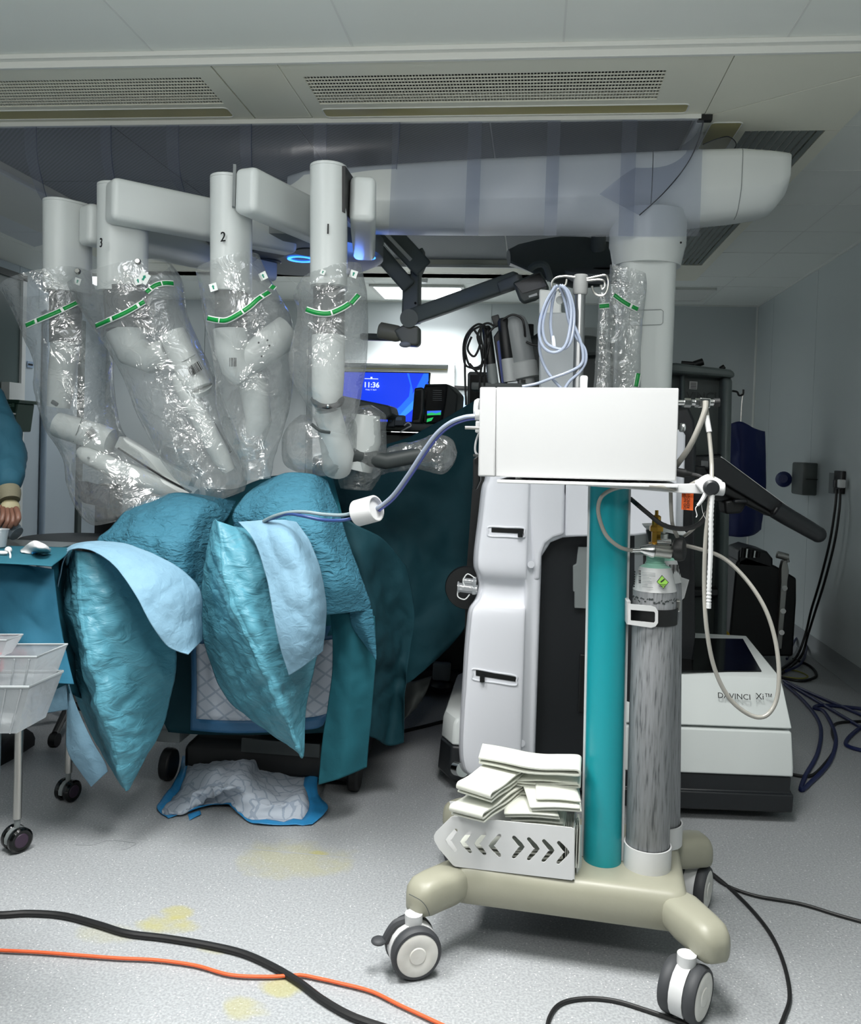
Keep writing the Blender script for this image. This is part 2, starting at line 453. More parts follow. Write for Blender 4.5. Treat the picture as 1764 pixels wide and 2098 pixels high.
def floor_mat():
    m = bpy.data.materials.new('speckled_vinyl'); t = NT(m); b = t.b; b.inputs['Roughness'].default_value = 0.42
    tc = t.add('ShaderNodeTexCoord')
    n = t.add('ShaderNodeTexNoise', Scale=160.0, Detail=3.0); t.link(tc.outputs['Object'], n.inputs['Vector'])
    r = t.add('ShaderNodeValToRGB'); e = r.color_ramp.elements
    e[0].position = 0.34; e[0].color = lin('#8b8e90'); e[1].position = 0.66; e[1].color = lin('#a7aaac')
    x = r.color_ramp.elements.new(0.5); x.color = lin('#999c9e')
    t.link(n.outputs['Fac'], r.inputs[0])
    v = t.add('ShaderNodeTexVoronoi', Scale=95.0); t.link(tc.outputs['Object'], v.inputs['Vector'])
    c = t.add('ShaderNodeMath', _operation='LESS_THAN'); c.inputs[1].default_value = 0.16; t.link(v.outputs['Distance'], c.inputs[0])
    s = t.add('ShaderNodeSeparateColor'); t.link(v.outputs['Color'], s.inputs[0])
    c2 = t.add('ShaderNodeMath', _operation='GREATER_THAN'); c2.inputs[1].default_value = 0.62; t.link(s.outputs[0], c2.inputs[0])
    c3 = t.add('ShaderNodeMath', _operation='MULTIPLY'); t.link(c.outputs[0], c3.inputs[0]); t.link(c2.outputs[0], c3.inputs[1])
    mx = t.add('ShaderNodeMix', _data_type='RGBA'); mx.inputs[7].default_value = lin('#d4d5d4'); t.link(r.outputs[0], mx.inputs[6]); t.link(c3.outputs[0], mx.inputs[0])
    cur = mx.outputs[2]
    nz = t.add('ShaderNodeTexNoise', Scale=14.0, Detail=5.0); t.link(tc.outputs['Object'], nz.inputs['Vector'])
    sp = t.add('ShaderNodeSeparateXYZ'); t.link(tc.outputs['Object'], sp.inputs[0])
    # iodine stains where they lie on the vinyl
    for (sx, sy, ra, rb, amt) in STAINS:
        vx = t.add('ShaderNodeMath', _operation='SUBTRACT'); vx.inputs[1].default_value = sx; t.link(sp.outputs[0], vx.inputs[0])
        vy = t.add('ShaderNodeMath', _operation='SUBTRACT'); vy.inputs[1].default_value = sy; t.link(sp.outputs[1], vy.inputs[0])
        ax = t.add('ShaderNodeMath', _operation='DIVIDE'); ax.inputs[1].default_value = ra; t.link(vx.outputs[0], ax.inputs[0])
        ay = t.add('ShaderNodeMath', _operation='DIVIDE'); ay.inputs[1].default_value = rb; t.link(vy.outputs[0], ay.inputs[0])
        a2 = t.add('ShaderNodeMath', _operation='POWER'); a2.inputs[1].default_value = 2; t.link(ax.outputs[0], a2.inputs[0])
        b2 = t.add('ShaderNodeMath', _operation='POWER'); b2.inputs[1].default_value = 2; t.link(ay.outputs[0], b2.inputs[0])
        d = t.add('ShaderNodeMath', _operation='ADD'); t.link(a2.outputs[0], d.inputs[0]); t.link(b2.outputs[0], d.inputs[1])
        q = t.add('ShaderNodeMath', _operation='MULTIPLY_ADD'); q.inputs[1].default_value = -2.6; t.link(nz.outputs['Fac'], q.inputs[0]); t.link(d.outputs[0], q.inputs[2])
        mr = t.add('ShaderNodeMapRange'); mr.inputs[1].default_value = -0.3; mr.inputs[2].default_value = -1.1; mr.inputs[3].default_value = 0; mr.inputs[4].default_value = amt
        t.link(q.outputs[0], mr.inputs[0])
        mm = t.add('ShaderNodeMix', _data_type='RGBA'); mm.inputs[7].default_value = lin('#a59f52'); t.link(cur, mm.inputs[6]); t.link(mr.outputs[0], mm.inputs[0])
        cur = mm.outputs[2]
    t.link(cur, b.inputs['Base Color'])
    u = t.add('ShaderNodeBump'); u.inputs['Strength'].default_value = 0.12; u.inputs['Distance'].default_value = 0.002
    t.link(n.outputs['Fac'], u.inputs['Height']); t.link(u.outputs[0], b.inputs['Normal'])
    return m


STAINS = []
for (sx, sy, ra, rb, amt) in ((600, 1760, 0.2, 0.13, 0.4), (655, 1748, 0.035, 0.02, 0.7), (340, 1893, 0.10, 0.045, 0.75), (365, 1870, 0.05, 0.04, 0.7), (220, 1912, 0.1, 0.05, 0.25), (575, 2022, 0.07, 0.04, 0.7), (497, 2065, 0.06, 0.045, 0.55), (435, 1945, 0.05, 0.02, 0.35)):
    _q = PZ(sx, sy, 0); STAINS.append((_q.x, _q.y, ra, rb, amt * .75))
M['floor'] = floor_mat()
# ================================================================== the room
RX, LX, BY, FY = 1.89, -4.07, 7.8, -1.6
fl = struct(MB().box(((RX + LX) / 2, (BY + FY) / 2, -0.05), (RX - LX + 0.4, BY - FY + 0.4, 0.1)).build('floor', M['floor'], smooth=0))
# welded seams of the vinyl sheets
seam = MB()
for yy in (2.62,):
    seam.box((-1.0, yy, 0.0002), (6.0, 0.004, 0.0012))
seam.box((1.25, 3.0, 0.0002), (0.004, 8, 0.0012))
stuff(seam.build('seam', mat('vinyl_weld', '#9fa2a3', 0.5), fl, smooth=0))

ce = struct(MB().box(((RX + LX) / 2, (BY + FY) / 2, CEIL + 0.06), (RX - LX + 0.4, BY - FY + 0.4, 0.1)).build('ceiling', M['joint'], smooth=0))
CX0, CX1, CY0, CY1 = -3.17, 1.13, 2.84, 6.55          # outline of the airflow canopy


def ceil_panels(xs, ys):
    for x0, x1 in zip(xs, xs[1:]):
        for y0, y1 in zip(ys, ys[1:]):
            g = 0.0035
            MB().box(((x0 + x1) / 2, (y0 + y1) / 2, CEIL + 0.0045), (x1 - x0 - 2 * g, y1 - y0 - 2 * g, 0.009)).build('panel', M['ceiling'], ce, smooth=0)


def bead(x0, x1, y0, y1):
    MB().box(((x0 + x1) / 2, (y0 + y1) / 2, CEIL + 0.001), (max(x1 - x0, 0.007), max(y1 - y0, 0.007), 0.005)).build('sealant_bead', M['joint'], ce, smooth=0)


xs = [LX, -3.38, -2.70, -2.013, -1.328, -0.64, 0.047, 0.735, 1.42, RX]
LAMP_HOLES = []
ceil_panels(xs, [FY, 0.75, 2.2, CY0])
ceil_panels([CX1, 1.5, RX], [CY0, 3.57, 4.12, 4.67, 5.22, 5.77, 6.55])
ceil_panels([LX, -3.6, CX0], [CY0, 4.1, 5.3, 6.55])
ceil_panels(xs, [6.55, 6.93, 7.8])

for x_ in xs[1:-1]: bead(x_, x_, 0.75, CY0 - .03); bead(x_, x_, 6.56, BY - .02)
bead(LX, RX, 2.2, 2.2)
for y_ in (3.57, 4.12, 4.67, 5.22, 5.77): bead(CX1 + .01, RX - .01, y_, y_)
bead(1.5, 1.5, CY0, 6.55)
# walls
def wall(name, c, d, m): return struct(MB().box(c, d).build(name, m, smooth=0))
wr_ = wall('wall_right', (RX + 0.06, (BY + FY) / 2, CEIL / 2), (0.1, BY - FY + 0.4, CEIL + 0.1), M['wall'])
ys = [FY, 0.2, 1.4, 2.6, 3.8, 5.0, 6.2, 7.3, BY]
for a, b in zip(ys, ys[1:]):
    MB().box((RX + 0.004, (a + b) / 2, CEIL / 2 + 0.05), (0.009, b - a - 0.005, CEIL - 0.1)).build('panel', M['wall'], wr_, smooth=0)
wl_ = wall('wall_left', (LX - 0.06, (BY + FY) / 2, CEIL / 2), (0.1, BY - FY + 0.4, CEIL + 0.1), M['wall_left'])
ys = [FY, 0.2, 1.4, 2.6, 3.8, 5.0, 6.39, 6.66, 7.24, BY]
for a, b in zip(ys, ys[1:]):
    MB().box((LX - 0.004, (a + b) / 2, CEIL / 2 + 0.05), (0.009, b - a - 0.006, CEIL - 0.1)).build('panel', M['wall_left'], wl_, smooth=0)
wb_ = wall('wall_back', ((RX + LX) / 2, BY + 0.06, CEIL / 2), (RX - LX + 0.4, 0.1, CEIL + 0.1), M['wall_far'])
xsb = [LX, -3.1, -2.1, -0.42, 0.62, RX]
for a, b in zip(xsb, xsb[1:]):
    MB().box(((a + b) / 2, BY + 0.004, CEIL / 2 + 0.05), (b - a - 0.005, 0.009, CEIL - 0.1)).build('panel', M['wall_far'], wb_, smooth=0)
wf_ = wall('wall_front', ((RX + LX) / 2, FY - 0.06, CEIL / 2), (RX - LX + 0.4, 0.1, CEIL + 0.1), M['front_wall'])
# coved vinyl skirting
def cove(name, a, b, inw):
    rs = []
    for p in (Vector(a), Vector(b)):
        rs.append([p + Vector(inw) * u + Vector((0, 0, v)) for u, v in ((0, 0.11), (0.004, 0.11), (0.006, 0.05), (0.018, 0.018), (0.05, 0.002), (0.05, 0), (0, 0))])
    return struct(MB().rings(rs, True, True).build(name, mat('cove_vinyl', '#8b9092', 0.45), smooth=50))
cove('baseboard_right', (RX, FY, 0), (RX, BY, 0), (-1, 0, 0))
cove('baseboard_left', (LX, FY, 0), (LX, BY, 0), (1, 0, 0))
cove('baseboard_back', (LX, BY, 0), (RX, BY, 0), (0, -1, 0))
# corner bead between right and back wall
struct(MB().cyl((RX - 0.004, BY - 0.004, 0.1), (RX - 0.004, BY - 0.004, CEIL), 0.012, n=10).build('trim_1', M['joint']))
struct(MB().box((RX - 0.006, (BY + 2) / 2, CEIL - 0.006), (0.012, BY - 2, 0.012)).build('trim_2', M['joint'], smooth=0))
struct(MB().box(((RX + LX) / 2, BY - 0.006, CEIL - 0.006), (RX - LX, 0.012, 0.012)).build('trim_3', M['joint'], smooth=0))

# ---- airflow canopy: a flat ring of boxes, a filter field inside it
cano = thing('airflow_canopy', 'cream ceiling airflow canopy with perforated grilles over the operating area', 'ceiling canopy', ((CX0 + CX1) / 2, 4.7, CAN))
IX0, IX1, IY0, IY1 = -2.62, 0.575, 3.345, 6.06
def ringbox(x0, x1, y0, y1, nm='ring_panel'):
    g = 0.0025
    return MB().box(((x0 + x1) / 2, (y0 + y1) / 2, CAN + 0.03), (x1 - x0 - 2 * g, y1 - y0 - 2 * g, 0.06)).build(nm, M['canopy'], cano, smooth=0, bev=0.006)
# front ring is cut where the grilles and lamps sit
FRONT = [(-2.30, -1.143, -2.38, -1.215), (-0.905, 0.60, -0.845, 0.392)]
def slotted(x0, x1, y0, y1, holes):
    """a panel with rectangular openings, made of bars round them"""
    b = MB(); h = 0.06; zc = CAN + 0.03
    holes = sorted(holes, key=lambda q: q[2]); y = y0
    for hx0, hx1, hy0, hy1 in holes:
        b.box(((x0 + x1) / 2, (y + hy0) / 2, zc), (x1 - x0, hy0 - y, h))
        b.box(((x0 + hx0) / 2, (hy0 + hy1) / 2, zc), (hx0 - x0, hy1 - hy0, h))
        b.box(((hx1 + x1) / 2, (hy0 + hy1) / 2, zc), (x1 - hx1, hy1 - hy0, h)); y = hy1
    b.box(((x0 + x1) / 2, (y + y1) / 2, zc), (x1 - x0, y1 - y, h))
    return b.build('ring_panel', M['canopy'], cano, smooth=0)


def grille(x0, x1, y0, y1, label, px=0.0112, pyy=0.0245):
    g = thing('ceiling_vent', label, 'vent', ((x0 + x1) / 2, (y0 + y1) / 2, CAN))
    MB().box(((x0 + x1) / 2, (y0 + y1) / 2, CAN + 0.04), (x1 - x0, y1 - y0, 0.004)).build('backing', M['dark'], g, smooth=0)
    b = MB(); n = int((x1 - x0) / px)
    for i in range(n + 1):
        b.box((x0 + (x1 - x0) * i / n, (y0 + y1) / 2, CAN + 0.004), (px * 0.27, y1 - y0, 0.003))
    n = int((y1 - y0) / pyy)
    for i in range(n + 1):
        b.box(((x0 + x1) / 2, y0 + (y1 - y0) * i / n, CAN + 0.0035), (x1 - x0, pyy * 0.25, 0.004))
    stuff(b.build('mesh', M['canopy'], g, smooth=0))
    return g


def lamp_off(x0, x1, y0, y1, label, axis='x'):
    g = thing('ceiling_light', label, 'light', ((x0 + x1) / 2, (y0 + y1) / 2, CAN), group=None)
    r = 0.018; pts = []
    for (cx, cy, a0) in ((x1 - r, y1 - r, 0), (x0 + r, y1 - r, PI / 2), (x0 + r, y0 + r, PI), (x1 - r, y0 + r, 1.5 * PI)):
        pts += [Vector((cx + r * math.cos(a0 + k * PI / 8), cy + r * math.sin(a0 + k * PI / 8), CAN - 0.001)) for k in range(5)]
    MB().prism(pts, (0, 0, 0.012)).build('diffuser', M['lens_off'], g, smooth=0)
    b = MB()
    b.tube([p + Vector((0, 0, 0.0)) for p in pts], 0.003, n=6, smooth=0, closed=True)
    b.build('frame', M['alu'], g)
    return g


slotted(-2.42, -1.143, CY0 + 0.012, IY0 - 0.012, [(-2.35, -1.213, 2.945, 3.178)])
slotted(-0.905, 0.585, CY0 + 0.012, IY0 - 0.012, [(-0.845, 0.392, 2.955, 3.195)])
ringbox(-1.143, -0.905, CY0 + 0.012, IY0 - 0.012)
ringbox(CX0, -2.42, CY0 + 0.012, IY0 - 0.012)
grille(-2.35, -1.213, 2.945, 3.178, 'perforated white ceiling grille at the left, cut by the frame edge')
grille(-0.845, 0.392, 2.955, 3.195, 'wide perforated white ceiling grille in the nearest canopy strip, right of the blank panel')
lamp_off(-2.35, -1.215, 3.212, 3.302, 'unlit yellowish strip lamp behind the left ceiling grille')
lamp_off(-0.85, 0.515, 3.236, 3.318, 'long unlit yellowish strip lamp behind the wide right ceiling grille')
# right ring: mitred corner pieces, one lamp and a long slatted return grille
def poly_panel(pts):
    MB().prism([Vector((x, y, CAN)) for x, y in pts], (0, 0, 0.06)).build('ring_panel', M['canopy'], cano, smooth=0, bev=0.002)
poly_panel([(0.588, CY0 + 0.012), (CX1, CY0 + 0.012), (CX1, 2.93), (0.588, IY0 + 0.02)])
poly_panel([(0.588, IY0 + 0.026), (CX1, 2.938), (CX1, 3.52), (0.588, 3.52)])
for (a, b, c, d) in ((0.588, 0.775, 3.523, 6.0), (1.075, CX1, 3.523, 6.0), (0.588, CX1, 6.0, CY1 - 0.012)):
    MB().box(((a + b) / 2, (c + d) / 2, CAN + 0.03), (b - a, d - c, 0.06)).build('ring_panel', M['canopy'], cano, smooth=0)
lamp_off(0.628, 0.745, 3.42, 3.72, 'short unlit yellowish lamp above the white boom end')
sg = thing('slatted_vent', 'long dark slatted ceiling vent above and behind the white boom end', 'vent', (0.92, 4.7, CAN))
MB().box((0.925, 4.76, CAN + 0.05), (0.3, 2.47, 0.004)).build('backing', M['dark'], sg, smooth=0)
for i in range(10):
    MB().box((0.787 + i * 0.0305, 4.76, CAN + 0.006), (0.019, 2.47, 0.003), rotm(0, 0.35, 0)).build('slat', M['greygreen'], sg, smooth=0)
# far ring and left ring
ringbox(CX0, CX1 - 0.56, 6.07, 6.335)
slotted(CX0, 0.57, 6.335, CY1 - 0.01, [(-0.88, -0.1, 6.37, 6.52), (-2.2, -1.13, 6.37, 6.52)])
grille(-0.88, -0.1, 6.37, 6.52, 'distant perforated grille in the far edge of the canopy, above the lit panel')
grille(-2.2, -1.13, 6.37, 6.52, 'distant perforated grille in the far canopy edge, behind the arms')
ringbox(CX0, IX0, IY0, 6.06)
# edge trims
struct(MB().box(((CX0 + CX1) / 2 + 0.4, CY0 - 0.012, CEIL - 0.008), (CX1 - CX0 + 1.5, 0.034, 0.016)).build('trim_4', M['alu'], smooth=0, bev=0.002))
struct(MB().box(((CX0 + CX1) / 2 + 0.4, CY0 + 0.004, CAN + 0.012), (CX1 - CX0 + 1.5, 0.016, 0.03)).build('trim_5', M['alu'], smooth=0, bev=0.002))
# rail that carries the curtain
for nm, c, d in (('rail_front', ((IX0 + IX1) / 2, IY0, CAN - 0.006), (IX1 - IX0, 0.022, 0.022)), ('rail_side', (IX1, (IY0 + IY1) / 2 + 0.02, CAN - 0.006), (0.02, IY1 - IY0 - 0.05, 0.02)),
                 ('rail_far', ((IX0 + IX1) / 2, IY1, CAN - 0.006), (IX1 - IX0, 0.022, 0.02)), ('rail_side', (IX0, (IY0 + IY1) / 2, CAN - 0.006), (0.02, IY1 - IY0, 0.02))):
    MB().box(c, d).build('curtain_rail', M['alu'], cano, smooth=0, bev=0.002)
# filter field: woven mesh panels
fm = bpy.data.materials.new('filter_weave'); t = NT(fm); t.b.inputs['Roughness'].default_value = 0.7
tc = t.add('ShaderNodeTexCoord'); wv = t.add('ShaderNodeTexWave', Scale=26.0); wv.bands_direction = 'DIAGONAL'; t.link(tc.outputs['Object'], wv.inputs[0])
rp = t.add('ShaderNodeValToRGB'); rp.color_ramp.elements[0].color = lin('#6e7476'); rp.color_ramp.elements[1].color = lin('#8b9092'); t.link(wv.outputs['Fac'], rp.inputs[0]); t.link(rp.outputs[0], t.b.inputs['Base Color'])
nx, ny = 4, 3
for i in range(nx):
    for j in range(ny):
        w, h = (IX1 - IX0) / nx, (IY1 - IY0) / ny
        MB().box((IX0 + w * (i + .5), IY0 + h * (j + .5), CAN + 0.05), (w - 0.008, h - 0.008, 0.02)).build('filter_panel', fm, cano, smooth=0)
MB().box(((IX0 + IX1) / 2, (IY0 + IY1) / 2, CAN + 0.08), (IX1 - IX0, IY1 - IY0, 0.02)).build('plenum', M['alu'], cano, smooth=0)

# lamps: the lit ones over the front of the room (out of view), the lit far one, one unlit far one
def panel_lamp(x, y, sx, sy, m, label):
    g = thing('ceiling_light', label, 'light', (x, y, CEIL))
    MB().box((x, y, CEIL - 0.012), (sx, sy, 0.006)).build('diffuser', m, g, smooth=0)
    b = MB()
    for s in (-1, 1):
        b.box((x + s * (sx / 2 + 0.015), y, CEIL - 0.01), (0.03, sy + 0.06, 0.02)); b.box((x, y + s * (sy / 2 + 0.015), CEIL - 0.01), (sx, 0.03, 0.02))
    b.build('frame', M['alu'], g, smooth=0)
for i, (lx, ly, _) in enumerate(LIGHT_SPOTS):
    panel_lamp(lx, ly, 0.6, 0.85, M['lit'], ['lit ceiling panel over the left front of the room', 'lit ceiling panel over the trolley side of the room'][i])
for i, g_ in enumerate(FILL_GLOBES):  # stem and cap for each added fill lamp
    gl_ = thing('fill_globe', ['added opal fill globe above the view, left', 'added opal fill globe above the view, right'][i], 'light', g_)
    MB().cyl((g_[0], g_[1], g_[2] + .18), (g_[0], g_[1], CEIL), .008, n=10).build('stem', M['steel'], gl_)
    MB().lathe([(.03, .17), (.06, .2), (.05, .23), (0, .24)], g_, n=20).build('shade_cap', M['white'], gl_)
panel_lamp(-1.0, 7.3, 0.72, 0.58, M['lit'], 'bright lit ceiling panel in the far bay beyond the canopy')
panel_lamp(-3.55, 6.95, 0.52, 0.52, M['lit'], 'lit ceiling panel in the far left corner behind the arms')
panel_lamp(1.07, 7.25, 0.54, 0.48, M['alu'], 'unlit square ceiling panel in the far right corner')
hd = thing('smoke_detector', 'small round white ceiling fitting beyond the far grille', 'detector', (-0.86, 6.75, CEIL))
MB().lathe([(0.02, -0.035), (0.05, -0.03), (0.055, -0.01), (0.055, 0)], (-0.93, 6.75, CEIL)).build('housing', M['white'], hd)

# left wall: dark doorway, pale door leaf with a round upright, label plate
d1 = struct(MB().box((LX + 0.02, 5.6, 1.24), (0.04, 1.5, 2.48)).build('door_1', mat('dark_green_door', '#4c5b5a', 0.4), smooth=0))
MB().box((LX + 0.03, 6.37, 1.24), (0.06, 0.05, 2.5)).build('door_frame', M['white'], d1, smooth=0)
MB().box((LX + 0.03, 5.6, 2.5), (0.06, 1.6, 0.05)).build('door_frame', M['greydark'], d1, smooth=0)
d2 = struct(MB().box((LX + 0.02, 6.53, 1.15), (0.03, 0.24, 2.3)).build('door_2', M['wall_left'], smooth=0, bev=0.004))
MB().box((LX + 0.02, 6.97, 1.15), (0.03, 0.52, 2.3)).build('leaf', M['wall_left'], d2, smooth=0, bev=0.004)
MB().cyl((LX + 0.06, 6.68, 0.05), (LX + 0.06, 6.68, 2.3), 0.022, n=14).build('upright', mat('blue_grey_pole', '#9fb0c0', 0.3), d2)
MB().box((LX + 0.03, 7.28, 1.15), (0.05, 0.06, 2.3)).build('jamb', mat('dark_jamb', '#4a5452', 0.5), d2, smooth=0)
lp = PX(62, 747, LX + 0.04)
pl = tag(MB().box(lp, (0.004, 0.085, 0.05)).build('name_plate', mat('blue_plate', '#8fa3bb', 0.4), smooth=0), 'small blue bordered plate on the pale door at the left', 'sign')
MB().box(lp + Vector((0.003, 0, 0)), (0.002, 0.062, 0.014)).build('print', M['ink'], pl, smooth=0)
# ================================================================== surgical robot cart
rob = thing('surgical_robot_cart', 'large white four-armed surgical robot cart behind the trolley, arms spread to the left', 'surgical robot', (0.3, 3.5, 0))
MR, MR2 = M['robot'], M['robot2']
# --- base (right half): black skirt, lower shell, upper shell with black deck
def hexa(b, lo, hi):
    """lo / hi: four points each (front-left, front-right, back-right, back-left)"""
    b.rings([[Vector(p) for p in lo], [Vector(p) for p in hi]]); return b
zb = 0.05
A = [PZ(1300, 1690, zb), PZ(1621, 1668, zb)]
bx0, bx1 = 0.36, 0.955
def base_ring(z, inset_f, xr, xl=bx0, yb=3.92, yf=3.09, skew=0.06):
    return [Vector((xl, yf + inset_f, z)), Vector((xr, yf + skew + inset_f, z)), Vector((xr + 0.045, yb, z)), Vector((xl, yb, z))]
b = MB(); b.rings([base_ring(0.03, 0.03, 0.93), base_ring(0.045, 0.0, 0.953), base_ring(0.105, 0.0, 0.955), base_ring(0.106, 0.012, 0.945), base_ring(0.165, 0.012, 0.947)])
b.build('base_skirt', M['charcoal'], rob, smooth=20, bev=0.006)
b = MB(); b.rings([base_ring(0.168, 0.004, 0.951), base_ring(0.20, 0.006, 0.951), base_ring(0.318, 0.02, 0.944), base_ring(0.325, 0.026, 0.94)])
b.build('lower_shell', MR, rob, smooth=30, bev=0.006, seg=3)
b = MB(); b.rings([base_ring(0.331, 0.03, 0.94), base_ring(0.336, 0.02, 0.944), base_ring(0.46, 0.075, 0.925), base_ring(0.495, 0.095, 0.918), base_ring(0.505, 0.115, 0.912)])
b.build('upper_shell', MR, rob, smooth=30, bev=0.005, seg=3)
dk = [PZ(1380, 1376, 0.507), PZ(1560, 1376, 0.507), PZ(1522, 1310, 0.507), PZ(1380, 1308, 0.507)]
MB().prism(dk, (0, 0, 0.003)).build('deck', M['black_gloss'], rob, smooth=0)
for px_, s in ((1420, 'a'), (1600, 'b')):
    q = PZ(px_, 1672, 0.06)
    MB().cyl((q.x - 0.03, 3.28, 0.05), (q.x + 0.01, 3.28, 0.05), 0.05, n=20).build('wheel', M['black_rubber'], rob)
lg = P(1522, 1427, 3.165); lm = face_cam(lg, (0.0, -1, 0.36), (0, 0.36, 1))
text('DAVINCI', face_cam(P(1504, 1427, 3.172), (-0.0, -1, 0.42), (0, .42, 1)), 0.0275, M['ink'], rob, 'lettering', sx=1.05)
text('Xi\u2122', face_cam(P(1566, 1428, 3.182), (-0.0, -1, 0.42), (0, .42, 1)), 0.031, M['ink'], rob, 'lettering')
q = P(1549, 1429, 3.178); MB().box(q, (0.001, 0.0008, 0.032), rotm(-0.4, 0, 0)).build('divider_line', M['grey'], rob, smooth=0)
# --- left foot of the base
b = MB(); Yf = 3.3
ft = [[PZ(898, 1640, 0.03) + Vector((0, 0, 0))]]
def foot_ring(z, i):
    x0, y0 = -0.325 + i, 3.2 + i; x1, y1 = 0.42, 3.95
    return [Vector((x0 + 0.05, y0, z)), Vector((x1, y0, z)), Vector((x1, y1, z)), Vector((x0 + 0.07, y1, z)), Vector((x0, y1 - 0.1, z)), Vector((x0, y0 + 0.09, z))]
b.rings([foot_ring(0.03, 0.03), foot_ring(0.05, 0.0), foot_ring(0.17, 0.008)]).build('foot_skirt', M['charcoal'], rob, smooth=25, bev=0.008)
MB().rings([foot_ring(0.172, 0.01), foot_ring(0.25, 0.014), foot_ring(0.268, 0.022), foot_ring(0.278, 0.04)]).build('foot_shell', MR, rob, smooth=30, bev=0.008, seg=3)
MB().cyl(P(948, 1577, 3.08), P(936, 1574, 3.12), 0.026, n=18).build('push_button', M['chrome'], rob)

# --- tower front: white leg with saddle dip and two grab slots, black panel, top bar
TF = 3.06
rows = []
for y, xl, dip in ((930, 1000, 0), (979, 995, 0), (1000, 988, 0), (1060, 981, 0), (1125, 973, 0), (1158, 972, .002), (1176, 978, .012), (1192, 981, .034), (1208, 980, .036), (1228, 974, .022), (1247, 962, .006), (1275, 958, 0), (1330, 953, 0), (1380, 950, 0), (1430, 947, 0), (1500, 943, 0), (1545, 943, 0), (1578, 950, .004), (1590, 975, .012)):
    k = max(0, min(1, (y - 979) / 560))
    w1 = 1081 - 16 * k; w2 = 1095 - 12 * k; w3 = 1112 - 18 * k
    rows.append([(xl - 1, y + 2, TF + 0.16), (xl, y, TF + 0.055), (xl + 7, y + 2, TF + 0.012 + dip), (xl + 16, y + 3, TF + dip), (1040 - 8 * k, y + 6, TF + dip), (w1 - 2, y + 8, TF + 0.002 + dip), (w1 + 3, y + 9, TF + 0.012 + 0.3 * dip), (w2, y + 10, TF + 0.03), (w3, y + 11, TF + 0.04), (w3 + 1, y + 11, TF + 0.10)])
SL = [[(1001, 1082), (1074, 1084), (1073, 1100), (1000, 1098)], [(970, 1372), (1058, 1384), (1056, 1399), (968, 1390)]]
b = sheet(rows, 4, 5)
def inpoly(x, y, pl):
    c = False
    for (x0, y0), (x1, y1) in zip(pl, pl[1:] + pl[:1]):
        if (y0 > y) != (y1 > y) and x < (x1 - x0) * (y - y0) / (y1 - y0) + x0: c = not c
    return c
o = solid(b.build('tower_shell', MR2, rob, smooth=60), 0.004, 0)
for (x0, y0, x1, y1, kx) in ((1000, 1079, 1074, 1101, 1066), (968, 1370, 1058, 1401, 988)):
    tl = 0 if y0 < 1200 else 12
    c0 = [P(x0, y0, TF - 0.003), P(x1, y0 + 3 + tl, TF - 0.003), P(x1, y1 + tl * .3, TF - 0.003), P(x0, y1 - 3 - tl * .5, TF - 0.003)]
    b = MB(); b.tube([c0[0].lerp(c0[3], .5), c0[0].lerp(c0[1], .03), c0[0].lerp(c0[1], .5), c0[1].lerp(c0[0], .03), c0[1].lerp(c0[2], .5), c0[2].lerp(c0[3], .03), c0[2].lerp(c0[3], .5), c0[3].lerp(c0[2], .03)], 0.0035, n=8, smooth=4, closed=True)
    sl = b.build('grab_slot', MR2, rob)
    MB().prism([p + Vector((0, -0.0045, 0)) for p in (P(x0 + 7, y0 + 2, TF), P(x1 - 1, y0 + 5 + tl, TF), P(x1 - 1, y0 + 14 + tl, TF), P(x0 + 7, y0 + 11 + tl * .2, TF))], (0, 0.003, 0)).build('opening', M['black'], sl, smooth=0)
    MB().cyl(P(kx, y0 + 8 + tl * .5, TF - 0.010), P(kx, y0 + 21 + tl * .5, TF - 0.010), 0.009, n=14).build('peg', M['black'], sl)
MB().prism([P(1040, 1012, 3.1), P(1215, 1012, 3.1), P(1215, 1098, 3.1), P(1153, 1102, 3.1), P(1128, 1112, 3.1), P(1112, 1137, 3.1), P(1085, 1180, 3.1)], (0, 0.1, 0)).build('tower_bar', MR2, rob, bev=0.014, seg=3, smooth=40)
MB().prism([P(1062, 930, 3.075), P(1158, 930, 3.075), P(1156, 1096, 3.08), P(1134, 1102, 3.085), P(1118, 1114, 3.085), P(1110, 1134, 3.085), P(1106, 1190, 3.085), P(1092, 1190, 3.085), P(1084, 1060, 3.075)], (0, 0.08, 0)).build('tower_corner', MR2, rob, bev=0.02, seg=3, smooth=40)
MB().prism([P(1160, 930, 3.08), P(1390, 930, 3.08), P(1386, 1085, 3.08), P(1300, 1098, 3.08), P(1158, 1100, 3.08)], (0, 0.09, 0)).build('tower_side_shell', MR2, rob, bev=0.008, seg=3, smooth=40)
MB().prism([P(1100, 1105, 3.14), P(1300, 1090, 3.14), P(1300, 1560, 3.14), P(1080, 1560, 3.14)], (0, 0.06, 0)).build('rear_panel', M['charcoal'], rob, smooth=0)
for q in ((1087, 1156), (1068, 1522)):
    MB().lathe([(0.0, 0.004), (0.006, 0.004), (0.009, 0.0), (0.012, 0.002), (0.013, 0.006)], P(q[0], q[1], TF + 0.012), (0.3, -1, 0)).build('screw_cap', MR2, rob)
bx = MB().prism([P(1185, 1121, 3.12), P(1215, 1121, 3.12), P(1215, 1248, 3.12), P(1177, 1246, 3.12), P(1177, 1213, 3.12), P(1174, 1212, 3.12), P(1174, 1160, 3.12), P(1181, 1156, 3.12)], (0, 0.03, 0)).build('latch_box', M['grey'], rob, bev=0.005, seg=2)
MB().box(P(1192, 1400, 3.135), (0.02, 0.008, 0.21)).build('panel_handle', M['black'], rob, smooth=0, bev=0.003)
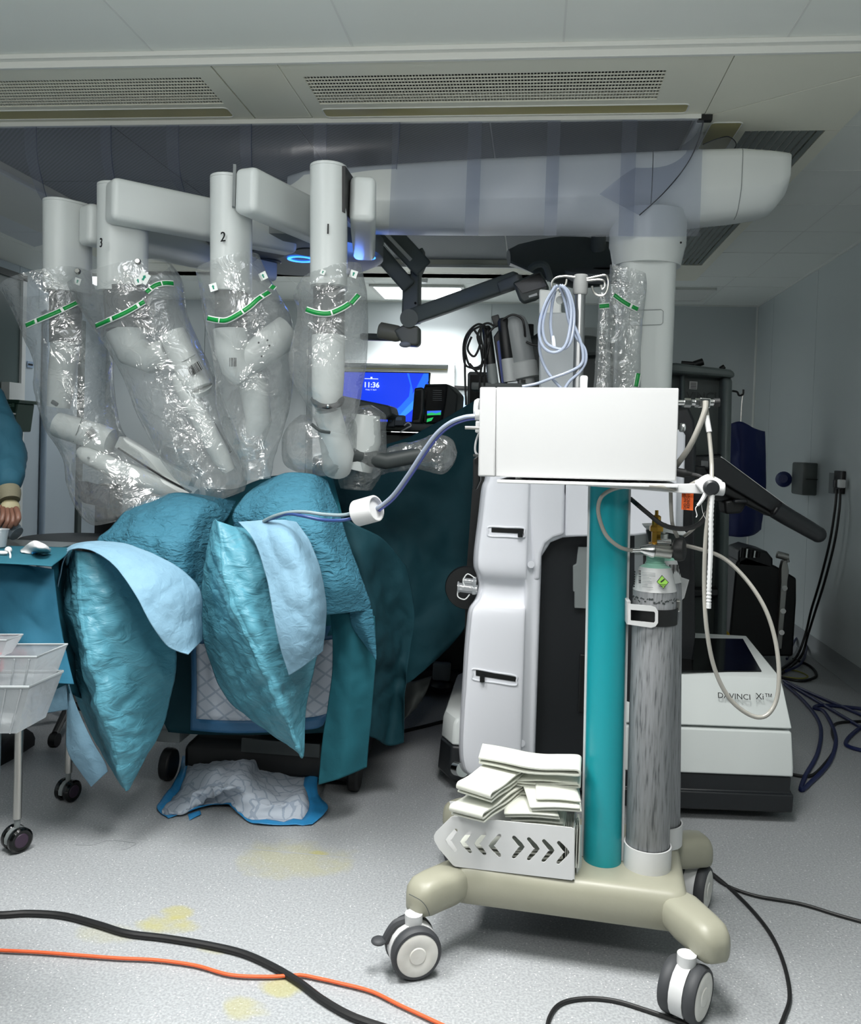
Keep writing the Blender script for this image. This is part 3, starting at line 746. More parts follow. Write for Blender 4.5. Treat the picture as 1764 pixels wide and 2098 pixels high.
# dark disc and tower back behind the saddle; rear electronics
b = MB(); b.lathe([(0.0, 0), (0.078, 0), (0.082, 0.012), (0.07, 0.05)], P(956, 1205, 3.18), (0, 1, 0)).build('rear_disc', M['black'], rob)
MB().prism([P(972, 940, 3.25), P(1000, 940, 3.25), P(968, 1240, 3.25), P(958, 1560, 3.25), P(945, 1560, 3.25), P(955, 1180, 3.25)], (0, 0.45, 0)).build('tower_back', M['black'], rob, smooth=0)
MB().box((0.02, 3.62, 0.72), (0.42, 0.7, 1.1), bev=0.03).build('tower_core', M['charcoal'], rob)
cn = MB()
cn.cyl(P(938, 1203, 3.1), P(978, 1208, 3.1), 0.017, n=14); cn.cyl(P(948, 1190, 3.1), P(976, 1193, 3.1), 0.012, n=12); cn.cyl(P(938, 1203, 3.1), P(941, 1203, 3.1), 0.021, n=14); cn.box(P(972, 1200, 3.1), (0.012, 0.03, 0.06))
cc = tag(cn.build('luer_connector', M['bin']), 'clear plastic connector with dangling loops clipped to the robot tower edge', 'connector')
b = MB(); b.tube([P(975, 1186, 3.09), P(958, 1176, 3.09), P(949, 1190, 3.09), P(952, 1200, 3.09)], 0.0022, n=6); b.tube([P(939, 1205, 3.09), P(938, 1222, 3.09), P(952, 1228, 3.09), P(962, 1218, 3.09)], 0.0022, n=6)
b.build('tether_loop', M['white'], cc)
# rear right: white rounded panel and black hump beside the box
MB().prism([P(1340, 880, 3.3), P(1398, 880, 3.3), P(1405, 892, 3.3), P(1400, 1085, 3.3), P(1340, 1085, 3.3)], (0, 0.06, 0)).build('rear_shell', MR2, rob, bev=0.008)
MB().prism([P(1330, 840, 3.34), P(1380, 838, 3.34), P(1412, 832, 3.34), P(1424, 860, 3.34), P(1428, 920, 3.34), P(1424, 1010, 3.34), P(1425, 1300, 3.34), P(1420, 1378, 3.4), P(1330, 1378, 3.4)], (0, 0.2, 0)).build('rear_mast', M['charcoal'], rob, bev=0.012)

# --- column, cap and boom
cb = MB()
def rrect(c, hx, hy, r, z, n=6):
    out = []
    for (sx, sy, a0) in ((1, 1, 0), (-1, 1, PI / 2), (-1, -1, PI), (1, -1, 1.5 * PI)):
        for k in range(n + 1):
            a = a0 + PI / 2 * k / n; out.append(Vector((c[0] + sx * (hx - r) + r * math.cos(a), c[1] + sy * (hy - r) + r * math.sin(a), z)))
    return out
ctop, cbot = P(1325, 530, 3.5), P(1318, 1000, 3.5)
cw = (P(1384, 560, 3.38) - P(1266, 560, 3.38)).length / 2
cb.rings([rrect((ctop.x, 3.5), cw, 0.10, 0.05, 0.9), rrect((ctop.x, 3.5), cw, 0.10, 0.05, ctop.z + 0.03)])
col_ = cb.build('column', MR, rob)
b = MB(); f0 = [P(1290, 636, 3.397), P(1359, 634, 3.397), P(1358, 665, 3.397), P(1289, 667, 3.397)]
b.tube([f0[0].lerp(f0[1], .06), f0[1].lerp(f0[0], .06), f0[1].lerp(f0[2], .12), f0[2].lerp(f0[1], .12), f0[2].lerp(f0[3], .06), f0[3].lerp(f0[2], .06), f0[3].lerp(f0[0], .12), f0[0].lerp(f0[3], .12)], 0.0011, n=6, smooth=0, closed=True)
b.build('hatch_seam', M['grey'], col_)
cx = ctop.x; capr = (P(1411, 480, 3.45) - P(1251, 480, 3.45)).length / 2
zc0, zc1, zc2 = P(1325, 536, 3.4).z, P(1325, 500, 3.4).z, P(1325, 424, 3.4).z
MB().lathe([(capr * 0.88, zc0), (capr * 0.97, zc1), (capr, zc1 + 0.012), (capr, zc2 - 0.004), (capr - 0.006, zc2)], (cx, 3.5, 0), n=40).build('column_cap', MR, rob)
MB().ball(P(1395, 497, 3.36), 0.004).build('cap_plug', M['ink'], rob)
b = MB(); rs = []
def bring(x, yt, yb, Y, hd, k=0.42):
    a, c = P(x, yt, Y), P(x, yb, Y); zc, hz = (a.z + c.z) / 2, (a.z - c.z) / 2; out = []
    prof = [(-.2, 1), (-.7, 1), (-.9, .96), (-.985, .86), (-1, .7), (-1, .2), (-1, -.18), (-.985, -.28), (-.86, -.55), (-.7, -.8), (-.5, -.95), (-.25, -1), (.25, -1), (.5, -.95), (.7, -.8), (.86, -.55), (.985, -.28), (1, -.1), (1, .7), (.985, .86), (.9, .96), (.7, 1)]
    for u, v in prof: out.append(Vector((a.x, Y + hd * u, zc + hz * v)))
    return out
for q in ((1603, 334, 404, .125), (1601, 333, 412, .13), (1582, 330, 437, .135), (1560, 328, 446, .138), (1505, 324, 455, .14), (1420, 326, 464, .14), (1330, 330, 470, .14)): rs.append(bring(q[0], q[1], q[2], 3.52, q[3]))
b.rings(rs); b.build('boom_nose', MR, rob, smooth=50)
rs = [bring(*q[:3], 3.52, q[3]) for q in ((1328, 330, 470, .139), (1250, 333, 476, .14), (1000, 343, 478, .14), (790, 356, 476, .14), (640, 366, 472, .13), (600, 370, 465, .08))]
MB().rings(rs).build('boom', MR, rob, smooth=50)
b = MB()
b.tube([p + Vector((0, -0.001, 0)) for p in bring(1505, 324, 455, 3.52, .14)[:12]], 0.0013, n=6, smooth=0); b.build('boom_seam', M['grey'], rob)
# platform under the boom end, with port discs and blue ring
pc = P(600, 500, 3.72); pz0 = P(600, 531, 3.7).z
MB().lathe([(0.36, pz0), (0.40, pz0 + 0.02), (0.40, pz0 + 0.10), (0.36, pz0 + 0.14)], (pc.x, 3.72, 0), n=48).build('arm_platform', M['grey'], rob)
for q in ((545, 520), (540, 536), (640, 517), (470, 540)):
    a = PZ(q[0], q[1], pz0 - 0.002); MB().lathe([(0.0, 0.0), (0.075, 0.0), (0.08, 0.004)], (a.x, a.y, pz0 - 0.005), n=24).build('port_disc', M['greydark'], rob)
bl = mat('blue_light', '#2f7bff', 0.4, emit=3.0)
a = PZ(617, 531, pz0 - 0.003); MB().lathe([(0.045, 0), (0.06, 0), (0.06, 0.003), (0.045, 0.003), (0.045, 0)], (a.x, a.y, pz0 - 0.006), n=28, cap=False).build('light_ring', bl, rob)
a2 = PZ(748, 527, pz0 - 0.003); MB().lathe([(0.035, 0), (0.045, 0), (0.045, 0.003), (0.035, 0.003), (0.035, 0)], (a2.x, a2.y, pz0 - 0.006), n=24, cap=False).build('light_ring', bl, rob)
blp = bpy.data.lights.new('ring_lamp', 'POINT'); blp.energy = 0.5; blp.color = (0.1, 0.25, 1.0); blp.shadow_soft_size = 0.04
blo = bpy.data.objects.new('ring_lamp', blp); blo.location = (a2.x - 0.02, a2.y - 0.12, pz0 - 0.06); COL.objects.link(blo)

# --- four arms
def stadium(c, ax, hl, hw, z, n=10):
    u = Vector((ax[0], ax[1], 0)).normalized(); w = Vector((-u.y, u.x, 0)); out = []
    for s, a0 in ((1, -PI / 2), (-1, PI / 2)):
        for k in range(n + 1):
            a = a0 + PI * k / n
            out.append(Vector((c[0], c[1], z)) + u * (s * (hl - hw)) + (u * math.cos(a) + w * math.sin(a)) * hw)
    return out


def setup_arm(num, beam, tube, txt, hw=0.061, hl=0.092):
    """beam: (near px,py,Y),(far px,py,Y), height; tube: px, top y, bottom y, Y"""
    arm = bpy.data.objects.new('arm', None); COL.objects.link(arm); arm.parent = rob; ROOTM[arm.name] = ROOTM[rob.name]
    (n0, f0, h, w) = beam
    a, c = P(*n0), P(*f0); c.z = a.z; d = (c - a).normalized()
    L = (c - a).length
    MB().box((0, 0, 0), (L, w, h), bev=0.024, seg=4)
    b = MB().box((0, 0, 0), (L, w, h), bev=0.022, seg=4)
    bmesh.ops.transform(b.bm, matrix=Matrix.Translation((a + c) / 2) @ basis(d).to_4x4(), verts=b.bm.verts)
    b.build('beam', MR, arm)
    px_, yt, yb, Y = tube
    tp, bt = P(px_, yt, Y), P(px_, yb, Y)
    cx_ = (tp.x + bt.x) / 2
    b = MB(); b.rings([stadium((bt.x, Y), d, hl, hw, bt.z), stadium((tp.x, Y), d, hl, hw, tp.z - 0.012)])
    tb = b.build('numbered_tube', MR, arm)
    b = MB(); b.rings([stadium((tp.x, Y), d, hl + .0005, hw + .0005, tp.z - 0.0115), stadium((tp.x, Y), d, hl, hw, tp.z - 0.003), stadium((tp.x, Y), d, hl - .005, hw - .005, tp.z)])
    b.build('end_cap', MR, arm)
    text(num, face_cam(P(*txt[:3]), txt[3]), 0.047, M['ink'], arm, 'numeral', ext=0.0012)
    return arm, d


arm1, d1_ = setup_arm('1', ((743, 405, 2.86), (748, 470, 3.5), 0.152, 0.088), (674, 345, 590, 2.86), (672, 470, 2.765, (0, -1, 0)))
arm2, d2_ = setup_arm('2', ((500, 388, 2.79), (690, 470, 3.36), 0.152, 0.088), (474, 365, 600, 2.9), (457, 486, 2.812, (-0.35, -1, 0)), hl=0.078)
arm3, d3_ = setup_arm('3', ((222, 410, 2.93), (600, 474, 3.45), 0.152, 0.10), (252, 382, 600, 3.06), (207, 498, 2.93, (-0.7, -0.9, 0)))
arm4, d4_ = setup_arm('4', ((170, 458, 3.06), (560, 505, 3.8), 0.150, 0.09), (139, 415, 600, 3.14), (94, 522, 3.07, (-0.8, -0.8, 0)))
MB().box(P(716, 405, 2.9), (0.012, 0.2, 0.15)).build('gasket', M['black'], arm1, smooth=0)
MB().box(P(481, 388, 2.86), (0.01, 0.1, 0.14), 0.3).build('gasket', M['grey'], arm2, smooth=0)
def limb(arm, pts, name, m=None, n=22, flat=1.0):
    """pts: (px, py, Y, radius in px)"""
    b = MB(); rs = []
    C = [P(*p[:3]) for p in pts]; R_ = [p[3] * p[2] / FPX for p in pts]
    for i, c in enumerate(C):
        t_ = (C[min(i + 1, len(C) - 1)] - C[max(i - 1, 0)]).normalized(); u = Vector((0, -1, 0)); u = (u - t_ * u.dot(t_)).normalized(); w = t_.cross(u)
        rs.append([c + (u * math.cos(2 * PI * k / n) * flat + w * math.sin(2 * PI * k / n)) * R_[i] for k in range(n)])
    b.rings(rs); return b.build(name, m or MR, arm, smooth=45)
def barcode(arm, p0, p1, h, Y, name='barcode', n=14):
    a, c = P(*p0, Y), P(*p1, Y); d = (c - a); L = d.length; d.normalize(); up_ = Vector((-d.z, 0, d.x)); b = MB(); x = 0
    random.seed(int(p0[0])); Rm = basis(d, up_)
    while x < L:
        w = random.choice((0.0016, 0.0026, 0.004)); b.box(a + d * (x + w / 2), (w, 0.001, h), Rm); x += w + random.choice((0.0016, 0.003))
    return b.build(name, M['ink'], arm, smooth=0)
# arm 1
limb(arm1, [(674, 586, 2.86, 33), (673, 690, 2.86, 33)], 'joint_band', M['band'])
limb(arm1, [(673, 688, 2.86, 35), (672, 770, 2.86, 34), (671, 800, 2.86, 33), (671, 826, 2.86, 30), (671, 838, 2.86, 26)], 'forearm')
b = MB(); b.tube([P(642, 818, 2.86), P(650, 829, 2.81), P(671, 834, 2.795), P(693, 829, 2.81), P(700, 818, 2.86)], 0.0105, n=8); b.build('sensor_strip', M['black'], arm1)
MB().ball(P(672, 832, 2.785), 0.006).build('sensor_button', M['chrome'], arm1)
limb(arm1, [(671, 838, 2.87, 27), (680, 880, 2.9, 30), (692, 930, 2.95, 34), (690, 960, 3.0, 30)], 'wrist', M['robot'])
b = MB(); b.tube([P(640, 870, 2.86), P(655, 882, 2.835), P(676, 886, 2.83)], 0.006, n=6); b.build('wrist_mark', M['greydark'], arm1)
limb(arm1, [(745, 850, 3.1, 34), (740, 900, 3.1, 42), (725, 960, 3.1, 38)], 'instrument_drive')
limb(arm1, [(720, 930, 3.05, 20), (790, 945, 3.1, 17), (880, 928, 3.15, 17), (905, 905, 3.15, 16)], 'drive_handle', M['greydark'])
# arm 2
limb(arm2, [(474, 590, 2.9, 35), (474, 672, 2.9, 34)], 'joint_band', M['band'])
limb(arm2, [(472, 675, 2.9, 36), (474, 720, 2.9, 34), (482, 752, 2.9, 31), (500, 770, 2.92, 28)], 'forearm')
limb(arm2, [(478, 752, 2.92, 30), (515, 735, 2.93, 32), (560, 700, 2.97, 35), (590, 680, 3.0, 36)], 'forearm_cover')
limb(arm2, [(505, 745, 2.95, 26), (520, 800, 2.98, 30), (530, 860, 3.0, 28), (510, 930, 3.05, 24)], 'instrument_drive')
barcode(arm2, (470, 742), (484, 742), 0.03, 2.83)
for q in ((530, 702), (548, 697), (552, 708), (536, 730)):
    MB().ball(P(q[0], q[1], 2.885), 0.0035, n=8).build('screw', M['ink'], arm2)
# arm 3
limb(arm3, [(258, 590, 3.06, 47), (262, 676, 3.06, 46)], 'joint_band', M['band'])
limb(arm3, [(262, 676, 3.06, 46), (275, 720, 3.06, 38), (310, 735, 3.05, 32), (350, 720, 3.03, 30)], 'forearm')
limb(arm3, [(354, 684, 2.98, 29), (372, 722, 2.98, 30), (394, 770, 2.98, 31), (408, 798, 2.98, 30)], 'wrist_cylinder')
limb(arm3, [(408, 796, 2.98, 29), (412, 806, 2.99, 22)], 'wrist_cap')
b = MB(); b.tube([P(346, 745, 2.99), P(372, 742, 2.93), P(400, 726, 2.945)], 0.0015, n=6); b.build('cylinder_seam', M['grey'], arm3)
barcode(arm3, (388, 762), (411, 748), 0.034, 2.925)
limb(arm3, [(366, 768, 2.99, 16), (375, 785, 2.98, 22), (392, 820, 2.98, 22), (420, 875, 3.0, 21), (455, 940, 3.02, 20), (470, 965, 3.03, 14)], 'instrument_arm')
limb(arm3, [(430, 870, 3.08, 12), (465, 930, 3.08, 12)], 'carriage_rail', M['grey'])
# arm 4
limb(arm4, [(135, 590, 3.14, 34), (134, 702, 3.14, 33)], 'joint_band', M['band'])
limb(arm4, [(134, 700, 3.14, 30), (131, 740, 3.14, 30), (125, 790, 3.14, 28), (120, 835, 3.14, 24)], 'forearm')
MB().box(P(112, 826, 3.05), (0.028, 0.012, 0.016), rotm(0, 0.5, 0)).build('forearm_window', M['greydark'], arm4, bev=0.004)
limb(arm4, [(118, 870, 3.1, 27), (150, 880, 3.1, 28), (200, 895, 3.1, 29), (228, 905, 3.1, 28)], 'wrist_cylinder')
b = MB(); b.tube([P(168, 856, 3.08), P(160, 880, 3.045), P(150, 905, 3.07)], 0.0014, n=6); b.build('cylinder_seam', M['grey'], arm4)
barcode(arm4, (180, 893), (193, 880), 0.03, 3.04)
limb(arm4, [(165, 925, 3.1, 12), (178, 932, 3.09, 20), (240, 962, 3.09, 21), (320, 990, 3.09, 22), (400, 1020, 3.09, 20)], 'instrument_arm')
MB().ball(P(181, 938, 3.05), 0.0045, n=8).build('screw', M['grey'], arm4)
a0, a1 = P(246, 905, 3.13), P(395, 990, 3.1); Rm = basis(a1 - a0)
b = MB().box((0, 0, 0), ((a1 - a0).length, 0.05, 0.05), bev=0.006); bmesh.ops.transform(b.bm, matrix=Matrix.Translation((a0 + a1) / 2) @ Rm.to_4x4(), verts=b.bm.verts); b.build('carriage', MR, arm4)
b = MB(); b.tube([P(242, 918, 3.06), P(330, 975, 3.06), P(392, 1008, 3.06)], 0.004, n=6); b.build('carriage_groove', M['black'], arm4)

# ================================================================== sterile plastic sleeves over the arms
def sleeve(label, rows, Y, dep=0.75, amp=0.010, seed=0.0, bands=(), tags=(), open_top=True, crumple=9.0):
    """rows: (xl, yl, xr, yr[, Yoff]) silhouettes from top to bottom"""
    s = thing('plastic_sleeve', label, 'sterile sleeve', P((rows[-1][0] + rows[-1][2]) / 2, rows[-1][1], Y))
    ctl = []
    for r in rows:
        yo = r[4] if len(r) > 4 else 0.0
        a, c = P(r[0], r[1], Y + yo), P(r[2], r[3], Y + yo); m_ = (a + c) / 2; h = (c - a) / 2
        ctl.append((m_, h, min(h.length * dep, 0.16)))
    N = 56; cols = []
    for k in range(N):
        an = 2 * PI * k / N
        cols.append(spline([m_ + h * math.cos(an) + Vector((0, -dp * math.sin(an), 0)) for m_, h, dp in ctl], 9))
    nv = len(cols[0]); G = []
    for j in range(nv):
        cen = sum((cols[k][j] for k in range(N)), Vector()) / N; ring = []
        for k in range(N):
            p = cols[k][j]; d = (p - cen); d.normalize()
            q = p * crumple + Vector((seed, 2 * seed, 0)); q2 = Vector((p.x * 16 + seed, p.y * 16, p.z * 4.5))
            hgt = 0.8 * noise.noise(q) + 0.9 * (0.35 - abs(noise.noise(q2))) + 0.5 * (0.35 - abs(noise.noise(q * 2.4 + Vector((5, 1, 2))))) + 0.3 * (0.3 - abs(noise.noise(q * 5 + Vector((1, 9, 2)))))
            edge = 0.45 if abs(math.cos(2 * PI * k / N)) > 0.9 else 1.0
            ring.append(p + d * (hgt * amp * edge))
        G.append(ring)
    b = MB(); b._skin([[b.bm.verts.new(p) for p in r] for r in G], True, False)
    o = b.build('film', M['sleeve'], s, smooth=180)
    def front(x, y):
        best = None
        for j in range(nv):
            for k in range(2, N // 2 - 1):
                pt = G[j][k]; dd = pt - Vector((0, 0, CAMH)); kk = dd.dot(FW)
                ex = PPX + FPX * dd.dot(RT) / kk - x; ey = PPY - FPX * dd.dot(UP) / kk - y; e = ex * ex + ey * ey
                if best is None or e < best[0]: best = (e, pt.y)
        return P(x, y, best[1] - 0.006)
    for band, cuts in bands:
        pts = spline([front(*q) for q in band], 8); g = MB(); w = MB(); L = len(pts)
        def strip(mb, i0, i1, hw, off):
            A = []; B_ = []
            for i in range(i0, i1 + 1):
                t_ = (pts[min(i + 1, L - 1)] - pts[max(i - 1, 0)]).normalized(); n_ = Vector((0, -1, 0)); v = n_.cross(t_).normalized()
                A.append(pts[i] + v * hw + n_ * off); B_.append(pts[i] - v * hw + n_ * off)
            mb.rings([A, B_], False, False)
        strip(w, 0, L - 1, 0.0105, 0.0)
        wb = solid(w.build('tape_border', M['whitetape'], s, smooth=60), 0.0006)
        ids = [0] + [int(c * (L - 1)) for c in cuts] + [L - 1]
        for i0, i1 in zip(ids, ids[1:]):
            g = MB(); e0 = i0 + (1 if i0 else 0); e1 = i1 - (0 if i1 == L - 1 else 0)
            strip(g, e0, e1, 0.0072, 0.0012); solid(g.build('green_tape', M['green'], s, smooth=60), 0.0006)
    for (x, y, sz, rot) in tags:
        c = front(x, y) + Vector((0, -0.004, 0)); hs = sz * Y / FPX / 2
        Rm = Matrix.Rotation(rot, 3, 'Y')
        tg = MB().box(c, (2 * hs, 0.0012, 2 * hs), Rm).build('fold_label', M['whitetape'], s, smooth=0)
        ar = [Vector((u * hs, -0.0012, v * hs)) for u, v in ((0, .6), (.42, .15), (.2, .15), (.2, -.5), (-.2, -.5), (-.2, .15), (-.42, .15))]
        MB().prism([c + Rm @ p for p in ar], (0, 0.0006, 0)).build('arrow', mat('teal_print', '#0c8f72', 0.5), tg, smooth=0)
    return s


sleeve('clear plastic sleeve with green tape over the rightmost robot arm', [(622, 575, 738, 540), (605, 605, 745, 570), (612, 640, 752, 610), (602, 690, 752, 690), (594, 740, 750, 740), (600, 780, 742, 790), (625, 822, 735, 830), (640, 850, 722, 870), (655, 880, 715, 890)], 2.86, 0.85, 0.007, 1.0,
       bands=[([(627, 634), (650, 641), (675, 642), (700, 632), (716, 622)], (0.55,)), ([(719, 622), (735, 604)], ())], tags=[(725, 562, 15, 0.3), (662, 558, 10, 0.4)])
sleeve('clear plastic sleeve with green tape over the second robot arm from the right', [(404, 560, 528, 520), (412, 600, 546, 560), (420, 650, 568, 600), (432, 700, 594, 650), (443, 760, 600, 720), (446, 830, 594, 820), (462, 890, 575, 890), (490, 940, 560, 940), (505, 985, 552, 980)], 2.9, 0.8, 0.009, 4.0,
       bands=[([(425, 652), (445, 656), (465, 656), (490, 643), (512, 628), (530, 612), (552, 598)], (0.2, 0.55, 0.88)), ([(556, 592), (562, 585)], ())], tags=[(438, 589, 16, -0.3), (540, 566, 16, -0.45)])
sleeve('clear plastic sleeve with green tape over the second robot arm from the left', [(146, 590, 345, 535), (165, 625, 368, 570), (195, 672, 380, 640), (225, 720, 400, 690), (258, 775, 432, 760), (282, 840, 455, 820), (310, 900, 480, 880), (345, 960, 495, 930), (390, 1010, 505, 980), (430, 1030, 500, 1005)], 3.0, 0.7, 0.010, 8.0,
       bands=[([(196, 668), (230, 653), (262, 638), (296, 618)], (0.32, 0.85)), ([(300, 599), (318, 585), (338, 580), (356, 581)], (0.2, 0.55))], tags=[(296, 570, 22, 0.5), (284, 576, 15, -0.3)])
sleeve('clear plastic sleeve with green tape over the leftmost robot arm', [(14, 603, 175, 552), (40, 645, 190, 600), (58, 690, 205, 660), (78, 740, 222, 720), (82, 800, 226, 790), (98, 870, 236, 860), (132, 930, 258, 900), (150, 990, 300, 930), (165, 1040, 350, 980), (195, 1075, 400, 1010), (235, 1066, 410, 1025)], 3.12, 0.95, 0.010, 12.0,
       bands=[([(53, 667), (85, 653), (120, 638), (158, 620)], (0.22, 0.72))], tags=[(160, 577, 14, 0.3)])
# magnets / steel studs on the sleeve tops
for (x, y, Y, l) in ((160, 557, 3.04, 'steel stud at the sleeve top of the leftmost arm'), (283, 537, 2.9, 'steel stud above the small green hand label')):
    tag(MB().lathe([(0, 0.012), (0.008, 0.012), (0.011, 0.006), (0.011, 0)], P(x, y, Y), (0.2, -1, 0.2), n=14).build('metal_stud', M['steel']), l, 'stud')
sleeve('bulky crumpled clear sleeve bag hanging below the rightmost arm, above the drapes', [(615, 850, 700, 850), (588, 880, 725, 862), (580, 920, 730, 900), (590, 955, 720, 950), (630, 975, 690, 975)], 2.98, 0.8, 0.014, 20.0, crumple=14)
sleeve('rounded clear sleeve bag right of the rightmost arm, below the wall monitor', [(700, 842, 760, 830), (690, 870, 788, 850), (688, 910, 792, 890), (692, 960, 790, 950), (700, 1000, 760, 1005)], 3.12, 0.8, 0.014, 26.0, crumple=14)
sleeve('small crumpled clear bag on the drive handle, beside the dark green sheet', [(770, 945, 778, 975), (800, 915, 815, 965), (850, 905, 862, 962), (890, 890, 905, 972), (925, 900, 925, 955), (937, 925, 934, 940)], 3.15, 0.6, 0.012, 31.0, crumple=20)
sleeve('folded clear sleeve hanging on the white robot column', [(1250, 542, 1322, 560), (1248, 580, 1325, 585), (1235, 640, 1318, 650), (1228, 720, 1312, 720), (1222, 800, 1312, 800), (1220, 850, 1305, 850)], 3.3, 0.35, 0.008, 37.0, bands=[([(1258, 604), (1280, 620), (1307, 634)], (0.72,)), ([(1308, 765), (1303, 792)], ())], crumple=13)
sleeve('narrow clear sleeve with a green tape end, left of the white robot column', [(1226, 600, 1244, 600), (1225, 660, 1250, 660), (1220, 740, 1250, 740), (1214, 830, 1252, 830)], 3.22, 0.6, 0.007, 41.0, bands=[([(1228, 628), (1248, 626)], ())], crumple=16)

# ================================================================== clear curtain below the canopy rail
cu = thing('plastic_curtain', 'bluish clear plastic strip curtain hanging from the canopy rail', 'curtain', (-1.0, 3.345, 2.1))
def strip_r(x0, x1, zb, dy=0.0, bow=0.0):
    rows = []
    for k in range(6):
        z = CAN - 0.016 + (zb - CAN + 0.016) * k / 5; rows.append([Vector((x0 + (x1 - x0) * i / 3, IY0 + dy + bow * (k / 5) ** 2 + 0.006 * math.sin(i * 2 + k), z)) for i in range(4)])
    b = sheet(rows, 4, 4); return b.build('strip', M['pvc'], cu, smooth=180)
zb_ = P(1100, 484, IY0).z
xe = [P(q, 483, IY0).x for q in (798, 980, 1140, 1297, 1432)]
x_l = [P(q, 483, IY0).x for q in (797, 952, 1114, 1266)]
for i in range(4): strip_r(x_l[i], xe[i + 1], zb_, -0.006 * (i % 2))
# strips pushed back and draped over the arms on the left
lx = [P(q, 300, IY0).x for q in (-80, 74, 228, 365, 515, 668, 818)]
for i in range(6):
    x0, x1 = lx[i] - 0.05, lx[i + 1]
    ext = (0.62, 0.58, 0.5, 0.45, 0.4, 0.28)[i]; zl = (2.2, 2.22, 2.26, 2.27, 2.28, 2.25)[i]
    rows = []
    for k, (dy, z) in enumerate(((0, CAN - 0.016), (0.01, 2.45), (0.05, 2.36), (0.14, zl + 0.05), (0.3, zl + 0.01), (ext, zl))):
        rows.append([Vector((x0 + (x1 - x0) * u - (0.10 if i == 5 else 0.03) * (k / 5) ** 2 * u, IY0 - 0.006 * (i % 2) + dy, z + 0.03 * math.sin(3 * u + i) * (k / 5))) for u in (0, .33, .66, 1)])
    sheet(rows, 5, 6).build('strip', M['pvc'], cu, smooth=180)
    MB().tube([r[3] + Vector((0, -.001, 0)) for r in rows], .0012, n=5).build('strip_edge', mat('strip_edge_tint', '#3c4660', .4), cu)
# corner strip swept inwards by the boom, and the looped one on top of it
b = sheet([[(1442, 243, 3.36), (1436, 262, 3.5), (1432, 280, 3.7)], [(1425, 300, 3.355), (1395, 312, 3.42), (1360, 318, 3.5)], [(1385, 370, 3.35), (1340, 360, 3.36), (1290, 350, 3.365)], [(1310, 441, 3.345), (1270, 420, 3.35), (1228, 398, 3.355)]], 6, 7)
b.build('strip', M['pvc'], cu, smooth=180)
ek = mat('curtain_edge', '#15181f', 0.4)
MB().tube([P(1442, 243, 3.352), P(1430, 290, 3.348), P(1405, 340, 3.343), P(1360, 395, 3.341), P(1310, 441, 3.338)], 0.0022, n=6).build('strip_edge', ek, cu)
b = sheet([[(1440, 296, 3.40), (1440, 330, 3.42)], [(1470, 284, 3.42), (1470, 330, 3.44)], [(1498, 281, 3.46), (1495, 326, 3.46)], [(1508, 298, 3.5), (1508, 302, 3.5)], [(1490, 318, 3.46), (1480, 320, 3.48)]], 5, 6)
b.build('strip', M['pvc'], cu, smooth=180)
MB().tube([P(1440, 296, 3.4), P(1465, 286, 3.42), P(1492, 280, 3.44), P(1508, 294, 3.47), P(1498, 312, 3.46), P(1470, 322, 3.44), P(1440, 330, 3.42)], 0.0018, n=6).build('strip_edge', ek, cu)
MB().box((0.59, 3.35, CAN - 0.012), (0.05, 0.03, 0.02)).build('rail_end', M['black'], cu, smooth=0)
# ================================================================== the equipment trolley in front
TO = Vector((0.122, 2.157, 0)); TR = math.radians(-4.4)
tro = thing('equipment_trolley', 'beige-based equipment trolley with a teal column and four twin-wheel casters', 'trolley', TO, TR)
TM = Matrix.Translation(TO) @ Matrix.Rotation(TR, 4, 'Z'); TI = TM.inverted()
T = lambda x, y, z: TM @ Vector((x, y, z))
LX_ = Vector((math.cos(TR), math.sin(TR), 0)); LY_ = Vector((-math.sin(TR), math.cos(TR), 0))
b = MB(); rs = []
def rr_ring(hx, y0, y1, r, z): return [T(p.x, p.y, z) for p in rrect((0, (y0 + y1) / 2), hx, (y1 - y0) / 2, r, z, 5)]
for z, i, r in ((0.128, 0.004, 0.03), (0.14, -0.004, 0.03), (0.195, 0.002, 0.03), (0.212, 0.008, 0.035), (0.220, 0.016, 0.035), (0.2225, 0.03, 0.03)):
    rs.append(rr_ring(0.297 - i, i, 0.40 - i, r, z))
b.rings(rs)
tbase = b.build('base', M['beige'], tro, smooth=50)
MB().rings([rr_ring(.27, .03, .37, .03, .118), rr_ring(.27, .03, .37, .03, .127)]).build('underside', M['charcoal'], tro, smooth=20)  # dark plate added to deepen the shade under the base
ends = {'fl': P(861, 1840, 2.115), 'fr': P(1462, 1905, 2.035), 'rr': P(1440, 1728, 2.52), 'rl': T(-0.36, 0.44, 0.18)}
roots = {'fl': T(-0.255, 0.085, .18), 'fr': T(0.25, 0.075, .18), 'rr': T(0.23, 0.34, .18), 'rl': T(-0.22, 0.34, .18)}
for k in ends:
    e, r = ends[k], roots[k]; e = Vector((e.x, e.y, 0)); r = Vector((r.x, r.y, 0)); d = (e - r).normalized(); w = Vector((-d.y, d.x, 0)); L = (e - r).length; rs = []
    for u, hw, zt, zb2 in ((0.0, .045, .20, .14), (0.3, .052, .212, .135), (0.55, .050, .214, .130), (0.80, .046, .217, .130), (0.97, .044, .215, .130), (1.07, .038, .205, .132), (1.13, .026, .188, .136), (1.15, .014, .175, .142)):
        c = r + d * (L * u); ring = []
        for i in range(20):
            a = 2 * PI * i / 20; ca, sa = math.cos(a), math.sin(a); kx = .62 if sa > 0 else .3
            ring.append(c + w * (hw * (1.0 - 0.12 * max(0, sa)) * math.copysign(abs(ca) ** kx, ca)) + Vector((0, 0, (zt + zb2) / 2 + (zt - zb2) / 2 * math.copysign(abs(sa) ** .55, sa))))
        rs.append(ring)
    MB().rings(rs).build('leg', M['beige'], tro, smooth=60)
